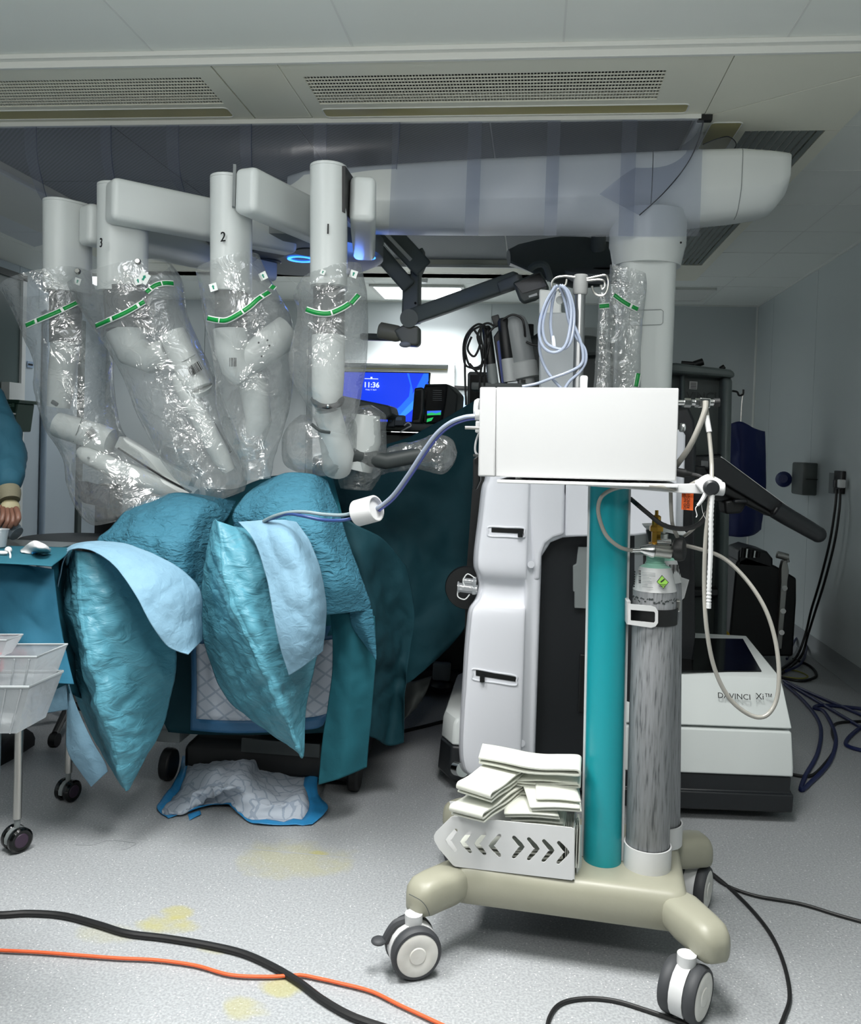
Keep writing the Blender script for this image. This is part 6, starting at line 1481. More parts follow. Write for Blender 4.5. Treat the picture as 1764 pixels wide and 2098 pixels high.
# hand: palm and five fingers curled round a grey flask
pal = [P(20, 1022, 2.85), P(22, 1042, 2.84), P(20, 1056, 2.83)]
hv = [(tuple(pal[0]), (.030, .022)), (tuple(pal[1]), (.038, .024)), (tuple(pal[2]), (.034, .018))]; he = [(0, 1), (1, 2)]
hand = skin('gloved_hand', hv, he, glove, pe, 2)
for i, (bx0, by0, mx, my, tx, ty) in enumerate(((32, 1050, 38, 1064, 30, 1078), (24, 1052, 27, 1070, 18, 1083), (15, 1052, 16, 1070, 7, 1084), (6, 1050, 4, 1067, -4, 1080))):
    Yb = 2.79 + .006 * i; pts = [P(bx0, by0 - 10, Yb), P((bx0 + mx) / 2 + 2, (by0 + my) / 2 - 4, Yb - .035), P(mx, my, Yb - .05), P(tx, ty, Yb - .042)]
    skin('finger', [(tuple(p), r) for p, r in zip(pts, (.0105, .0108, .010, .0082))], [(0, 1), (1, 2), (2, 3)], skin_m, pe, 2)
pts = [P(2, 1036, 2.82), P(-8, 1048, 2.79), P(-10, 1062, 2.78)]; skin('thumb', [(tuple(p), r) for p, r in zip(pts, (.011, .010, .008))], [(0, 1), (1, 2)], skin_m, pe, 2)
# other hand, out of the frame
ow = Vector((px0 - .05, py0 - .32, 1.05)); hv = [(tuple(ow), (.03, .022)), (tuple(ow + Vector((.03, -.05, -.03))), (.038, .018))]; he = [(0, 1)]
skin('gloved_hand', hv, he, glove, pe, 2)
for i in range(4):
    a = ow + Vector((.02 + .018 * i - .01, -.06 - .004 * i, -.035)); skin('finger', [(tuple(a), .009), (tuple(a + Vector((.01, -.035, -.012))), .0085), (tuple(a + Vector((.012, -.055, -.035))), .007)], [(0, 1), (1, 2)], skin_m, pe, 1)
skin('thumb', [(tuple(ow + Vector((.05, -.03, -.02))), .010), (tuple(ow + Vector((.08, -.05, -.03))), .0085), (tuple(ow + Vector((.09, -.075, -.035))), .007)], [(0, 1), (1, 2)], skin_m, pe, 1)
# face (outside the frame): eyes, nose, mouth, ears, theatre cap
hc_ = Vector((px0 + .02, py0 - .05, 1.665))
for s in (-1, 1):
    MB().ball(hc_ + Vector((s * .032, -.088, .012)), .011).build('eye', M['white2'], pe); MB().ball(hc_ + Vector((s * .085, .0, .0)), .02, (.4, .7, 1)).build('ear', skin_m, pe)
MB().ball(hc_ + Vector((0, -.10, -.015)), .016, (.8, 1, 1.4)).build('nose', skin_m, pe)
MB().ball(hc_ + Vector((0, -.085, -.055)), .02, (1.3, .5, .35)).build('mouth', mat('lip', '#5a3530', .5), pe)
MB().ball(hc_ + Vector((0, .01, .055)), .105, (1, 1.1, .75), 24).build('theatre_cap', M['gown'], pe)
for s, fx in ((1, 22), (-1, -60)):
    q = PZ(fx, 1528, .03); b = MB(); b.rings([[Vector((q.x + u * k_, q.y + v * k_, z)) for u, v in ((-.045, .10), (-.05, -.06), (-.03, -.15), (.01, -.17), (.045, -.14), (.05, -.05), (.042, .10))] for z, k_ in ((0.001, 1), (.03, 1.02), (.055, .92), (.085, .6))]); b.build('shoe', M['black_rubber'], pe, smooth=50)
fl_ = MB(); fa_, fb_ = P(4, 1068, 2.80), P(32, 1092, 2.79)
fl_.lathe([(0.0, 0), (.016, 0), (.022, .01), (.029, .03), (.030, .085), (.026, .10), (.0, .102)], fa_.lerp(fb_, -.35), fb_ - fa_, n=26)
tag(fl_.build('flask', mat('grey_flask', '#5d6a72', .4)), 'grey flask held in the gloved hand over the instrument table', 'flask')
# ---- clear bins on a trolley at the left edge
wt = thing('bin_trolley', 'steel side trolley carrying clear bins, cut off by the left edge', 'trolley', P(-120, 1700, 1.75).xy.to_3d())
wb = ROOTM[wt.name].translation
for dx in (-.3, .02):
    for dy in (-.12, .16): MB().cyl((wb.x + dx, wb.y + dy, 0), (wb.x + dx, wb.y + dy, .74), .011, n=12).build('leg', M['steel'], wt)
MB().box((wb.x - .14, wb.y + .02, .745), (.36, .32, .012)).build('shelf', M['steel'], wt, smooth=0)
zr = P(60, 1408, 1.75).z
def tub(label, xr0, yt, yb, Y, depth, mtl, ribs, rim, xl0=-190, taper=12, nm='clear_tub'):
    s = thing(nm, label, 'tub', P((xr0 + xl0) / 2, yb, Y + depth / 2))
    def ring(x0, x1, y, ya, yb_): 
        a, c = P(x0, y, ya), P(x1, y, ya); return [a, c, Vector((c.x, yb_, c.z)), Vector((a.x, yb_, a.z))]
    b = MB(); r0 = [p for p in ring(xl0 + taper, xr0 - taper, yb, Y + .01, Y + depth - .01)]; r1 = ring(xl0, xr0, yt, Y, Y + depth)
    b._skin([[b.bm.verts.new(p) for p in r] for r in (r0, r1)], True, False); b.bm.verts.ensure_lookup_table(); b.bm.faces.new([b.bm.verts[i] for i in (3, 2, 1, 0)])
    solid(b.build('wall', mtl, s, smooth=0), .0015)
    b = MB(); o_ = [p + Vector((0, 0, .0)) for p in r1]; b.tube(o_ + [], rim * .6, n=8, smooth=0, closed=True); b.build('rim', mat('frosted_rim', '#8e9496', .25), s)
    if ribs:
        for i in range(ribs):
            u_ = (i + .5) / ribs; a = r0[0].lerp(r0[1], u_); c = r1[0].lerp(r1[1], u_); MB().cyl(a + Vector((0, -.002, 0)), c + Vector((0, -.002, -.004)), .0022, n=6).build('rib', mtl, s)
    return s
tub('clear ribbed plastic tub, upper one of the stack at the left edge', 76, 1346, 1404, 1.72, .12, M['bin'], 9, .004)
tub('clear tall tub with white waste inside, below the ribbed tub', 60, 1408, 1502, 1.70, .13, M['bin'], 8, .006, taper=26, nm='waste_tub')
tub('small clear lid tub standing in the upper tub at the left edge', 14, 1312, 1345, 1.76, .06, M['bin'], 0, .003, nm='lid_tub')
tag(solid(sheet([[P(-190, 1440, 1.74), P(-60, 1450, 1.73), P(36, 1462, 1.74)], [P(-180, 1470, 1.715), P(-60, 1475, 1.71), P(28, 1480, 1.72)], [P(-160, 1496, 1.72), P(-60, 1497, 1.715), P(18, 1496, 1.72)]], 10, 8, .012, 30).build('paper_waste', M['white2'], smooth=180), .002), 'crumpled white paper in the bottom of the tall clear tub', 'waste')
tag(MB().box(P(-14, 1358, 1.79), (.04, .03, .045), bev=.008).build('red_item', mat('red_plastic', '#e0405a', .4)), 'red item inside the clear ribbed tub at the left edge', 'item')
tag(MB().box(P(-20, 1402, 1.77), (.2, .16, .006), bev=.002).build('steel_tray', M['steel']), 'steel tray edge under the ribbed tub', 'tray') if False else None
# ---- stool and cloth behind
st = thing('stool', 'round black stool behind the instrument table', 'stool', P(150, 1110, 3.6).xy.to_3d())
sb = ROOTM[st.name].translation; zs = P(130, 1106, 3.6).z
MB().lathe([(0, 0), (.2, 0), (.225, .015), (.23, .035), (.22, .05), (0, .055)], (sb.x, sb.y, zs - .04), n=40).build('seat', M['black'], st)
MB().cyl((sb.x, sb.y, .08), (sb.x, sb.y, zs - .04), .03, n=16).build('stem', M['steel'], st)
b = MB()
for i in range(5): a = 2 * PI * i / 5; b.cyl((sb.x, sb.y, .09), (sb.x + .28 * math.cos(a), sb.y + .28 * math.sin(a), .05), .018, .014, n=10)
b.build('foot_star', M['black'], st)
for i in range(5): a = 2 * PI * i / 5; MB().cyl((sb.x + .28 * math.cos(a) - .015, sb.y + .28 * math.sin(a), .028), (sb.x + .28 * math.cos(a) + .015, sb.y + .28 * math.sin(a), .028), .028, n=14).build('wheel', M['black_rubber'], st)
bc = P(222, 1075, 4.15); kb = thing('chair_standin', 'black chair back standing in for a seated person behind the left-hand knee drape', 'chair', (bc.x, bc.y, 0))  # chair back added in place of a dark-clothed seated person
MB().box(bc, (.13, .08, .42), bev=.03, seg=3).build('backrest', M['black'], kb); MB().cyl((bc.x, bc.y, .05), (bc.x, bc.y, bc.z - .2), .03, n=14).build('stem', M['steel'], kb); MB().lathe([(0, 0), (.22, 0), (.22, .02), (.03, .05)], (bc.x, bc.y, 0.0), n=24).build('base', M['black'], kb)
cl_ = drape('cloth_standin', 'dark blue cloth corner standing in for the elbow of the seated person', [[(160, 985, 4.08), (185, 988, 4.05), (225, 1000, 4.08)], [(160, 1010, 4.08), (185, 1015, 4.05), (225, 1030, 4.08)], [(170, 1030, 4.08), (195, 1036, 4.05), (225, 1045, 4.08)]], mat('navy_cloth', '#16265e', .7), 5, 5, .008, 20)  # cloth added in place of that person's blue elbow
# ================================================================== behind the box: drip pole, tubing coil, probes
MR = M['robot']
MB().prism([P(1105, 640, 3.2), P(1184, 640, 3.2), P(1186, 830, 3.2), P(1107, 830, 3.2)], (0, .1, 0)).build('upper_housing', mat('pale_grey_housing', '#b3b8bc', .45), rob, smooth=0, bev=.006)
MB().prism([P(1105, 592, 3.24), P(1150, 596, 3.24), P(1150, 640, 3.24), P(1184, 648, 3.24), P(1184, 830, 3.24), P(1105, 830, 3.24)], (0, .1, 0)).build('upper_housing', M['white'], rob, smooth=0, bev=.006)
MB().box((.05, 3.55, 1.36), (.5, .5, .2), bev=.02).build('accessory_shelf', M['greydark'], rob)
dpl = thing('drip_pole', 'aluminium drip pole with double steel hooks behind the white box', 'drip pole', P(1190, 900, 2.62))
q = P(1186, 780, 2.62); top = P(1190, 566, 2.62)
MB().cyl((q.x, q.y, 1.25), top, .0155, n=20).build('pole', mat('dull_aluminium', '#a6a8a9', .35, 1.0), dpl)
MB().box((q.x + .03, q.y - .12, 1.27), (.07, .30, .035), bev=.004).build('clamp', M['greydark'], dpl)
MB().lathe([(.019, -.055), (.022, -.05), (.022, 0), (.019, .004), (0, .005)], top, (0, 0, 1), n=24).build('pole_head', mat('grey_pole_head', '#8b8d8c', .5), dpl)
Yh = 2.62
for pts in ([(1178, 568), (1160, 566), (1142, 568), (1132, 576), (1131, 588), (1138, 594), (1146, 590), (1158, 584), (1161, 572)], [(1202, 571), (1225, 566), (1240, 564), (1246, 574), (1245, 592), (1238, 604), (1226, 605), (1216, 598), (1213, 586)], [(1202, 575), (1228, 573), (1238, 577), (1239, 588), (1233, 592), (1231, 584)], [(1148, 596), (1148, 604)]):
    MB().tube([P(x, y, Yh - .012) for x, y in pts], .0034, n=8).build('hook', M['steel'], dpl)
MB().lathe([(0, 0), (.012, 0), (.012, .004), (0, .004)], P(1147, 615, Yh), (0, -1, 0), n=18).build('hook_disc', M['grey'], dpl)
tc_ = thing('tubing_coil', 'blue-grey clear tubing coil hung over the left hook of the drip pole', 'tubing', P(1150, 700, 2.6))
loops = [[(1138, 586), (1118, 620), (1106, 660), (1106, 695), (1118, 716), (1138, 722), (1158, 708), (1168, 670), (1170, 630), (1160, 596), (1146, 584)],
         [(1142, 584), (1124, 620), (1112, 665), (1118, 700), (1140, 714), (1160, 712), (1172, 690), (1176, 640), (1166, 600), (1150, 584)],
         [(1150, 584), (1162, 605), (1170, 650), (1186, 690), (1194, 720), (1192, 745), (1170, 760), (1130, 775), (1100, 786), (1070, 792)],
         [(1146, 586), (1158, 620), (1166, 660), (1180, 690), (1198, 715), (1200, 740), (1188, 762), (1168, 780), (1158, 795)],
         [(1136, 588), (1122, 625), (1108, 670), (1106, 720), (1118, 755), (1134, 778), (1150, 796)],
         [(1140, 588), (1132, 620), (1128, 660), (1130, 686), (1132, 700)]]
for i, l in enumerate(loops):
    MB().tube([P(x, y, Yh - .035 + .007 * i) for x, y in l], .0046, n=9).build('tube', M['tubeblue'], tc_)
MB().lathe([(.004, 0), (.006, .012), (.0065, .035), (.0055, .036)], P(1133, 688, Yh - .01), (.12, 0, -1), n=14).build('tube_connector', mat('pale_connector', '#cfd4da', .3), tc_)
cr = tag(MB().box(P(1196, 784, 2.5), (.022, .02, .04), bev=.006).build('cable_clip', M['white']), 'small white cable clip on top of the white box by the pole', 'clip')
# probes in holders
ph = thing('probe_holder', 'grey holder rack for the endoscope handles behind the white box', 'holder', P(1050, 800, 3.45))
MB().box(P(1040, 795, 3.45), (.28, .14, .03), bev=.005).build('rack', M['greydark'], ph)
g1 = thing('endoscope', 'large grey endoscope camera cylinder leaning right in the holder', 'endoscope', P(1075, 790, 3.42))
ax0, ax1 = P(1076, 770, 3.42), P(1054, 655, 3.42)
b = MB(); b.lathe([(.048, .02), (.05, .03), (.05, .20), (.043, .225), (.03, .238), (0, .24)], ax0, ax1 - ax0, n=28); b.build('body', mat('camera_grey', '#8d9192', .4), g1)
MB().lathe([(.046, -.012), (.054, -.008), (.056, .05), (.05, .055)], ax0, ax1 - ax0, n=24).build('grip_ring', mat('pale_grip', '#b0b3b3', .5), g1)
MB().lathe([(.03, -.06), (.034, -.05), (.034, -.01)], ax0, ax1 - ax0, n=20).build('tip', mat('tip_grey', '#a5a8a8', .5), g1)
MB().box(P(1072, 781, 3.38), (.018, .002, .012)).build('tip_label', M['ink'], g1, smooth=0)
def probe(label, p0, p1, r, split, m_low, nm='probe', Y=3.4):
    g = thing(nm, label, 'probe', P(*p0, Y)); a, c = P(*p0, Y), P(*p1, Y); s_ = a.lerp(c, split)
    MB().lathe([(r, 0), (r * .98, (s_ - a).length)], a, c - a, n=20).build('sheath', m_low, g); MB().lathe([(r * .92, 0), (r * .95, .01), (r * .9, (c - s_).length - .012), (r * .6, (c - s_).length), (0, (c - s_).length)], s_, c - s_, n=20).build('handle', M['black'], g); return g
probe('black probe with a pale sheath beside the large grey camera', (1046, 782), (1031, 652), .027, .36, mat('pale_sheath', '#b9bcbc', .4))
probe('slim black probe with a grey sheath nearest the coiled black cable', (1011, 787), (996, 668), .021, .34, M['grey'])
sl = thing('tablet_case', 'thin black and blue slab leaning between the two probes', 'case', P(1026, 790, 3.46))
MB().prism([P(1011, 690, 3.45), P(1024, 672, 3.45), P(1040, 790, 3.45), P(1026, 792, 3.45)], (0, .03, 0)).build('shell', M['black'], sl, bev=.004)
MB().prism([P(1018, 700, 3.445), P(1025, 695, 3.445), P(1036, 786, 3.445), P(1028, 788, 3.445)], (0, .003, 0)).build('blue_face', mat('blue_face', '#2a4fb5', .4), sl, smooth=0)
MB().box(P(1017, 658, 3.42), (.03, .03, .045), rotm(0, -.3, 0), bev=.004).build('cable_plug', M['black'], sl)
cc_ = thing('cable_coil', 'tangled black cable coil hanging left of the probes', 'cable', P(975, 720, 3.4))
for pts in ([(1000, 672), (980, 664), (960, 680), (950, 705), (951, 740), (960, 752), (980, 752), (995, 735), (1003, 700)], [(985, 668), (965, 680), (953, 712), (960, 745), (975, 757), (988, 748), (985, 715), (978, 690), (985, 672)], [(972, 676), (984, 700), (972, 730), (958, 715), (966, 690)], [(1012, 668), (1000, 662), (988, 668), (985, 690), (990, 720), (985, 760), (982, 800)], [(952, 720), (953, 780), (955, 830)], [(990, 668), (998, 690), (1003, 680), (1015, 668)], [(1030, 655), (1050, 645), (1068, 652), (1074, 668), (1076, 690)], [(1078, 700), (1090, 706), (1104, 708)], [(995, 670), (994, 720), (992, 790)], [(962, 745), (985, 770), (992, 764)]):
    MB().tube([P(x, y, 3.36 + .01 * (x % 3)) for x, y in pts], .0045, n=7).build('loop', M['black_rubber'], cc_)

# ================================================================== ceiling pendant with touch panel, theatre light
pd = M['greygreen']
pen = thing('ceiling_pendant', 'grey jointed ceiling pendant arm carrying a small touch panel', 'pendant arm', P(845, 560, 4.3))
Yp = 4.3
def bar(name, p0, p1, w, h, m, parent, Y0=Yp, Y1=None, bev=.012):
    a, c = P(*p0, Y0), P(*p1, Y1 or Y0); b = MB().box((0, 0, 0), ((c - a).length, w, h), bev=bev, seg=3)
    bmesh.ops.transform(b.bm, matrix=Matrix.Translation((a + c) / 2) @ basis(c - a, (0, -1, 0.01)).to_4x4() @ Matrix.Rotation(PI / 2, 4, 'X'), verts=b.bm.verts); return b.build(name, m, parent)
bar('upper_bar', (745, 420), (868, 552), .09, .1, pd, pen, 4.2, 4.3)
bar('lower_bar', (738, 472), (838, 588), .08, .075, mat('bar_grey', '#6f7876', .4), pen, 4.2, 4.3)
bar('bar_slot', (790, 478), (842, 533), .01, .018, M['alu'], pen, 4.14, 4.22, .002)
MB().prism([P(866, 505, 4.3), P(868, 540, 4.3), P(859, 560, 4.3), P(858, 660, 4.3), P(822, 655, 4.3), P(824, 590, 4.3), P(840, 560, 4.3), P(840, 520, 4.3)], (0, .1, 0)).build('post', pd, pen, bev=.01)
for q in ((851, 621), (850, 637)): MB().ball(P(q[0], q[1], 4.295), .006, n=8).build('screw', M['ink'], pen)
MB().cyl(P(838, 652, 4.22), P(838, 652, 4.4), .045, n=24).build('elbow', pd, pen)
MB().cyl((P(760, 420, 4.2)), Vector((P(760, 420, 4.2).x, 4.2, CAN)), .05, n=20).build('drop_tube', M['grey'], pen)
bar('long_arm', (838, 652), (1062, 572), .07, .078, pd, pen, 4.28, 4.1)
bar('arm_tip', (1025, 590), (1068, 572), .06, .055, M['grey'], pen, 4.1, 4.05)
sc_ = MB().prism([P(1050, 578, 4.02), P(1108, 553, 4.02), P(1126, 590, 4.02), P(1120, 600, 4.02), P(1098, 614, 4.02), P(1072, 622, 4.02), P(1064, 614, 4.02)], (0, .04, 0)).build('touch_panel', mat('panel_grey', '#4d5553', .45), pen, bev=.012, seg=3)
MB().prism([P(1054, 581, 4.012), P(1105, 559, 4.012), P(1120, 586, 4.012), P(1071, 601, 4.012)], (0, .012, 0)).build('screen', M['black_gloss'], sc_, smooth=0)
MB().prism([P(1083, 606, 4.013), P(1100, 600, 4.013), P(1101, 605, 4.013), P(1084, 610, 4.013)], (0, .01, 0)).build('grip_slot', M['lit'] if False else M['white'], sc_, smooth=0)
# lower grip hub
hub = MB().prism([P(806, 676, 4.25), P(828, 664, 4.25), P(858, 668, 4.25), P(858, 702, 4.25), P(852, 708, 4.25), P(824, 706, 4.25)], (0, .1, 0)).build('grip_hub', mat('hub_beige_grey', '#7f8279', .45), pen, bev=.012, seg=3)
b = MB(); b.lathe([(.0, 0), (.03, .004), (.042, .012), (.042, .10), (.035, .12)], P(774, 676, 4.3), P(820, 685, 4.3) - P(774, 676, 4.3), n=24); b.build('grip', mat('grip_beige', '#a09e8c', .45), pen)
MB().ball(P(830, 706, 4.25), .03, (1, 1, .5)).build('indicator', mat('pale_indicator', '#c8ccd6', .3), pen)
bar('rear_handle', (740, 690), (815, 692), .05, .035, mat('handle_grey', '#5b615c', .45), pen, 4.5, 4.45)
th_ = thing('theatre_light', 'broad dark unlit theatre light head below the canopy', 'surgical light', P(1150, 530, 4.7))
rows = [(1038, 522, 1046, 534), (1060, 505, 1085, 552), (1100, 494, 1128, 575), (1150, 486, 1180, 590), (1200, 488, 1230, 585), (1250, 500, 1262, 560), (1275, 515, 1278, 540)]
hd2 = []
for (x0, y0, x1, y1) in rows:
    a, c = P(x0, y0, 4.9), P(x1, y1, 4.5); m_ = (a + c) / 2; h_ = (c - a) / 2; n_ = Vector((0, .25, .97)); hd2.append([m_ + h_ * math.cos(k * 2 * PI / 20) + n_ * (.045 * math.sin(k * 2 * PI / 20)) for k in range(20)])
MB().rings(hd2).build('head', mat('light_head', '#7b827f', .45), th_)
b = MB(); b.tube([P(1085, 552, 4.46), P(1100, 542, 4.44), P(1118, 545, 4.44), P(1128, 575, 4.46)], .018, n=8); b.build('handle', mat('light_head2', '#858c89', .5), th_)
MB().lathe([(.06, 0), (.17, .0), (.2, .02), (.2, .05), (.06, .06)], P(1238, 575, 4.45), (0, -.3, 1), n=30, cap=False).build('side_ring', M['grey'], th_)
MB().cyl(P(1225, 520, 4.75), Vector((P(1225, 520, 4.75).x, 4.75, CAN)), .04, n=16).build('stem', M['grey'], th_)

# ================================================================== far bay: doorway, monitors, trolleys
d3 = struct(MB().prism([P(640, 748, 7.76), P(920, 748, 7.76), P(915, 1200, 7.76), P(640, 1200, 7.76)], (0, .04, 0)).build('door_3', mat('bright_doorway', '#f0f2f0', .5), smooth=0))
for pts in ([(640, 736), (932, 740), (932, 748), (640, 743)], [(918, 742), (931, 742), (926, 1180), (913, 1180)]):
    MB().prism([P(x, y, 7.72) for x, y in pts], (0, .06, 0)).build('door_frame', M['white'], d3, smooth=0)
MB().prism([P(640, 742.5, 7.70), P(918, 747, 7.70), P(918, 749, 7.70), P(640, 744.5, 7.70)], (0, .02, 0)).build('frame_gap', M['greydark'], d3, smooth=0)
MB().prism([P(640, 752, 7.75), P(916, 756, 7.75), P(916, 758, 7.75), P(640, 754, 7.75)], (0, .008, 0)).build('yellow_line', mat('pale_yellow', '#d9d49c', .5), d3, smooth=0)
dspn = thing('towel_dispenser', 'grey dispenser with a black title strip on the far wall', 'dispenser', P(945, 820, 7.6))
MB().prism([P(931, 790, 7.7), P(975, 792, 7.7), P(972, 900, 7.7), P(930, 900, 7.7)], (0, .1, 0)).build('body', M['grey'], dspn, smooth=0, bev=.006)
MB().prism([P(931, 790, 7.69), P(958, 791, 7.69), P(958, 797, 7.69), P(931, 796, 7.69)], (0, .006, 0)).build('title_strip', M['ink'], dspn, smooth=0)
MB().prism([P(945, 810, 7.69), P(955, 810, 7.69), P(955, 835, 7.69), P(945, 835, 7.69)], (0, .006, 0)).build('blue_sachet', mat('pale_blue', '#9db8e0', .5), dspn, smooth=0)
mo = thing('wall_monitor', 'large bright blue monitor showing the time 11:36', 'monitor', P(800, 840, 5.6))
MB().prism([P(690, 760, 5.6), P(881, 763, 5.6), P(874, 868, 5.6), P(686, 868, 5.6)], (0, .05, 0)).build('casing', M['black'], mo, smooth=0, bev=.004)
scm = mat('blue_screen', '#0b36d2', .4, emit=1.0); sc2 = mat('blue_swoosh', '#1d66ea', .4, emit=1.0); sc3 = mat('light_blue_swoosh', '#2f86f5', .4, emit=1.0); txm = mat('screen_text', '#d8e6ff', .4, emit=1.0)
scr = MB().prism([P(693, 762, 5.59), P(878, 765, 5.59), P(871, 864, 5.59), P(690, 864, 5.59)], (0, .004, 0)).build('screen', scm, mo, smooth=0)
def blob(pts, m, off): MB().prism([P(x, y, 5.588 - off) for x, y in pts], (0, .001, 0)).build('swoosh', m, scr, smooth=0)
blob([(834, 765), (841, 790), (838, 812), (820, 832), (798, 850), (800, 858), (822, 842), (842, 822), (846, 800), (838, 765)], sc2, 0)
blob([(868, 765), (850, 800), (828, 830), (804, 856), (808, 862), (832, 842), (858, 812), (878, 780), (878, 765)], sc2, .001)
blob([(878, 785), (855, 812), (830, 838), (812, 858), (818, 862), (842, 842), (862, 822), (877, 800)], sc3, .002)
text('11:36', face_cam(P(761, 789, 5.575), (0, -1, 0)), .048, txm, scr, 'clock_digits', bold=.001)
text('Friday 11 April', face_cam(P(760, 798.5, 5.575), (0, -1, 0)), .012, txm, scr, 'date_line')
MB().box(P(761, 776, 5.578), (.09, .001, .004)).build('text_line', txm, scr, smooth=0)
MB().box(P(761, 774, 5.578), (.012, .001, .012)).build('lock_icon', txm, scr, smooth=0)
for x in (740, 850): MB().box(P(x, 830, 5.66), (.06, .03, .35)).build('mount', M['greydark'], mo, smooth=0)
pm0 = P(790, 860, 5.7); MB().cyl((pm0.x, 5.7, 0), (pm0.x, 5.7, pm0.z), .04, n=16).build('stand_pole', M['grey'], mo)
MB().box((pm0.x, 5.7, .04), (.7, .5, .06), bev=.02).build('stand_base', M['greydark'], mo)
# grey equipment desk with monitor, small boxes
dk_ = thing('equipment_desk', 'grey equipment desk carrying the patient monitor behind the drapes', 'desk', P(880, 900, 4.9).xy.to_3d())
dz = P(880, 869, 4.7).z
MB().box((P(870, 880, 4.9).x, 4.9, dz - .02), (.75, .5, .04), bev=.008).build('worktop', mat('desk_grey', '#4a514f', .5), dk_)
for s in (-.33, .33):
    MB().box((P(870, 880, 4.9).x + s, 4.9, (dz - .04) / 2), (.05, .45, dz - .04)).build('side_panel', M['greydark'], dk_, smooth=0)
MB().box((P(850, 880, 4.9).x, 5.1, (dz - .04) / 2), (1.0, .03, dz - .05)).build('back_panel', M['greydark'], dk_, smooth=0)
MB().box((P(870, 880, 4.9).x, 4.75, dz - .14), (.6, .02, .15), bev=.004).build('drawer', M['greydark'], dk_)
pmn = thing('patient_monitor', 'black patient monitor with green and blue traces', 'monitor', P(890, 868, 4.75))
fp = [P(868, 790, 4.72), P(916, 788, 4.72), P(905, 868, 4.72), P(866, 868, 4.72)]
MB().prism(fp, (.02, .22, 0)).build('casing', M['charcoal'], pmn, bev=.01, seg=2)
MB().prism([P(868, 787, 4.73), P(916, 786, 4.73), P(924, 793, 4.75), P(938, 808, 4.78), P(935, 848, 4.78), P(905, 866, 4.73)], (.02, .2, 0)).build('side_shell', mat('monitor_side', '#3a403f', .5), pmn, bev=.01)
ps = MB().prism([P(871, 793, 4.71), P(912, 791, 4.71), P(903, 863, 4.71), P(872, 863, 4.71)], (0, .006, 0)).build('screen', M['black_gloss'], pmn, smooth=0)
MB().prism([P(849, 795, 4.66), P(865, 793, 4.66), P(870, 800, 4.66), P(868, 845, 4.66), P(862, 868, 4.66), P(843, 868, 4.66)], (0, .16, 0)).build('module_rack', mat('rack_grey', '#2b302f', .4), pmn, bev=.008)
MB().prism([P(851, 800, 4.652), P(863, 799, 4.652), P(862, 840, 4.652), P(857, 859, 4.652), P(846, 860, 4.652)], (0, .004, 0)).build('rack_window', M['black_gloss'], pmn, smooth=0)
gm, bm_ = mat('green_trace', '#1faa58', .4, emit=.9), mat('blue_trace', '#2f62d8', .4, emit=.9)
for pts, m_ in (([(875, 842), (904, 841), (903, 849), (875, 850)], bm_), ([(875, 848), (884, 845), (893, 847), (903, 844), (903, 850), (875, 851)], gm), ([(875, 858), (888, 855), (884, 862), (874, 865)], gm)):
    MB().prism([P(x, y, 4.704 - (.002 if m_ is gm else 0)) for x, y in pts], (0, .002, 0)).build('trace', m_, ps, smooth=0)
b = MB()
for i in range(6): b.box(P(896, 800 + i * 4, 4.706), (.05, .001, .0025))
b.build('menu_text', M['grey'], ps, smooth=0)
wd = thing('grey_console', 'dark grey wedge-shaped console in front of the blue monitor', 'console', P(760, 840, 4.4))
MB().prism([P(690, 808, 4.4), P(735, 818, 4.4), P(798, 831, 4.4), P(803, 850, 4.4), P(793, 858, 4.4), P(690, 850, 4.4)], (0, .25, 0)).build('shell', mat('console_grey', '#545b59', .45), wd, bev=.01)
MB().cyl(P(740, 845, 4.5), Vector((P(740, 845, 4.5).x, 4.5, 0)), .05, n=16).build('column', M['greydark'], wd)
for i, (x0, x1, y0, y1, l) in enumerate(((794, 808, 853, 874, 'left of two small grey boxes on the equipment desk'), (808, 828, 850, 872, 'right of two small grey boxes on the equipment desk'))):
    bx2 = thing('small_device', l, 'device', P((x0 + x1) / 2, y1, 4.6))
    MB().prism([P(x0, y0, 4.6), P(x1, y0 + 1, 4.6), P(x1, y1, 4.6), P(x0, y1, 4.6)], (0, .06, 0)).build('case', mat('device_grey', '#5d6770', .45), bx2, bev=.004)
    MB().prism([P(x0 + 3, y0 + 4, 4.598), P(x1 - 5, y0 + 5, 4.598), P(x1 - 5, y0 + 11, 4.598), P(x0 + 3, y0 + 11, 4.598)], (0, .002, 0)).build('display', mat('device_screen', '#8fa6c4', .3), bx2, smooth=0)
tag(MB().tube([P(828, 872, 4.58), P(836, 866, 4.58), P(842, 872, 4.58), P(832, 878, 4.58), P(820, 885, 4.6)], .004, n=6).build('lead', M['white']), 'short white lead looping beside the small grey boxes', 'cable')
bs = thing('flat_monitor', 'black flat monitor seen edge-on behind the cable coil', 'monitor', P(972, 815, 4.6))
MB().prism([P(958, 766, 4.6), P(962, 761, 4.6), P(1010, 763, 4.6), P(1010, 850, 4.6), P(957, 850, 4.6)], (0, .05, 0)).build('casing', M['greydark'], bs, bev=.006)
MB().prism([P(963, 768, 4.595), P(1005, 769, 4.595), P(1005, 842, 4.595), P(962, 842, 4.595)], (0, .008, 0)).build('screen', M['black_gloss'], bs, smooth=0)
MB().cyl(P(985, 850, 4.63), Vector((P(985, 850, 4.63).x, 4.63, 0)), .03, n=14).build('stand', M['greydark'], bs)
gw_ = thing('grey_machine', 'grey rounded machine top behind the probes and coil', 'machine', P(1090, 760, 5.2).xy.to_3d())
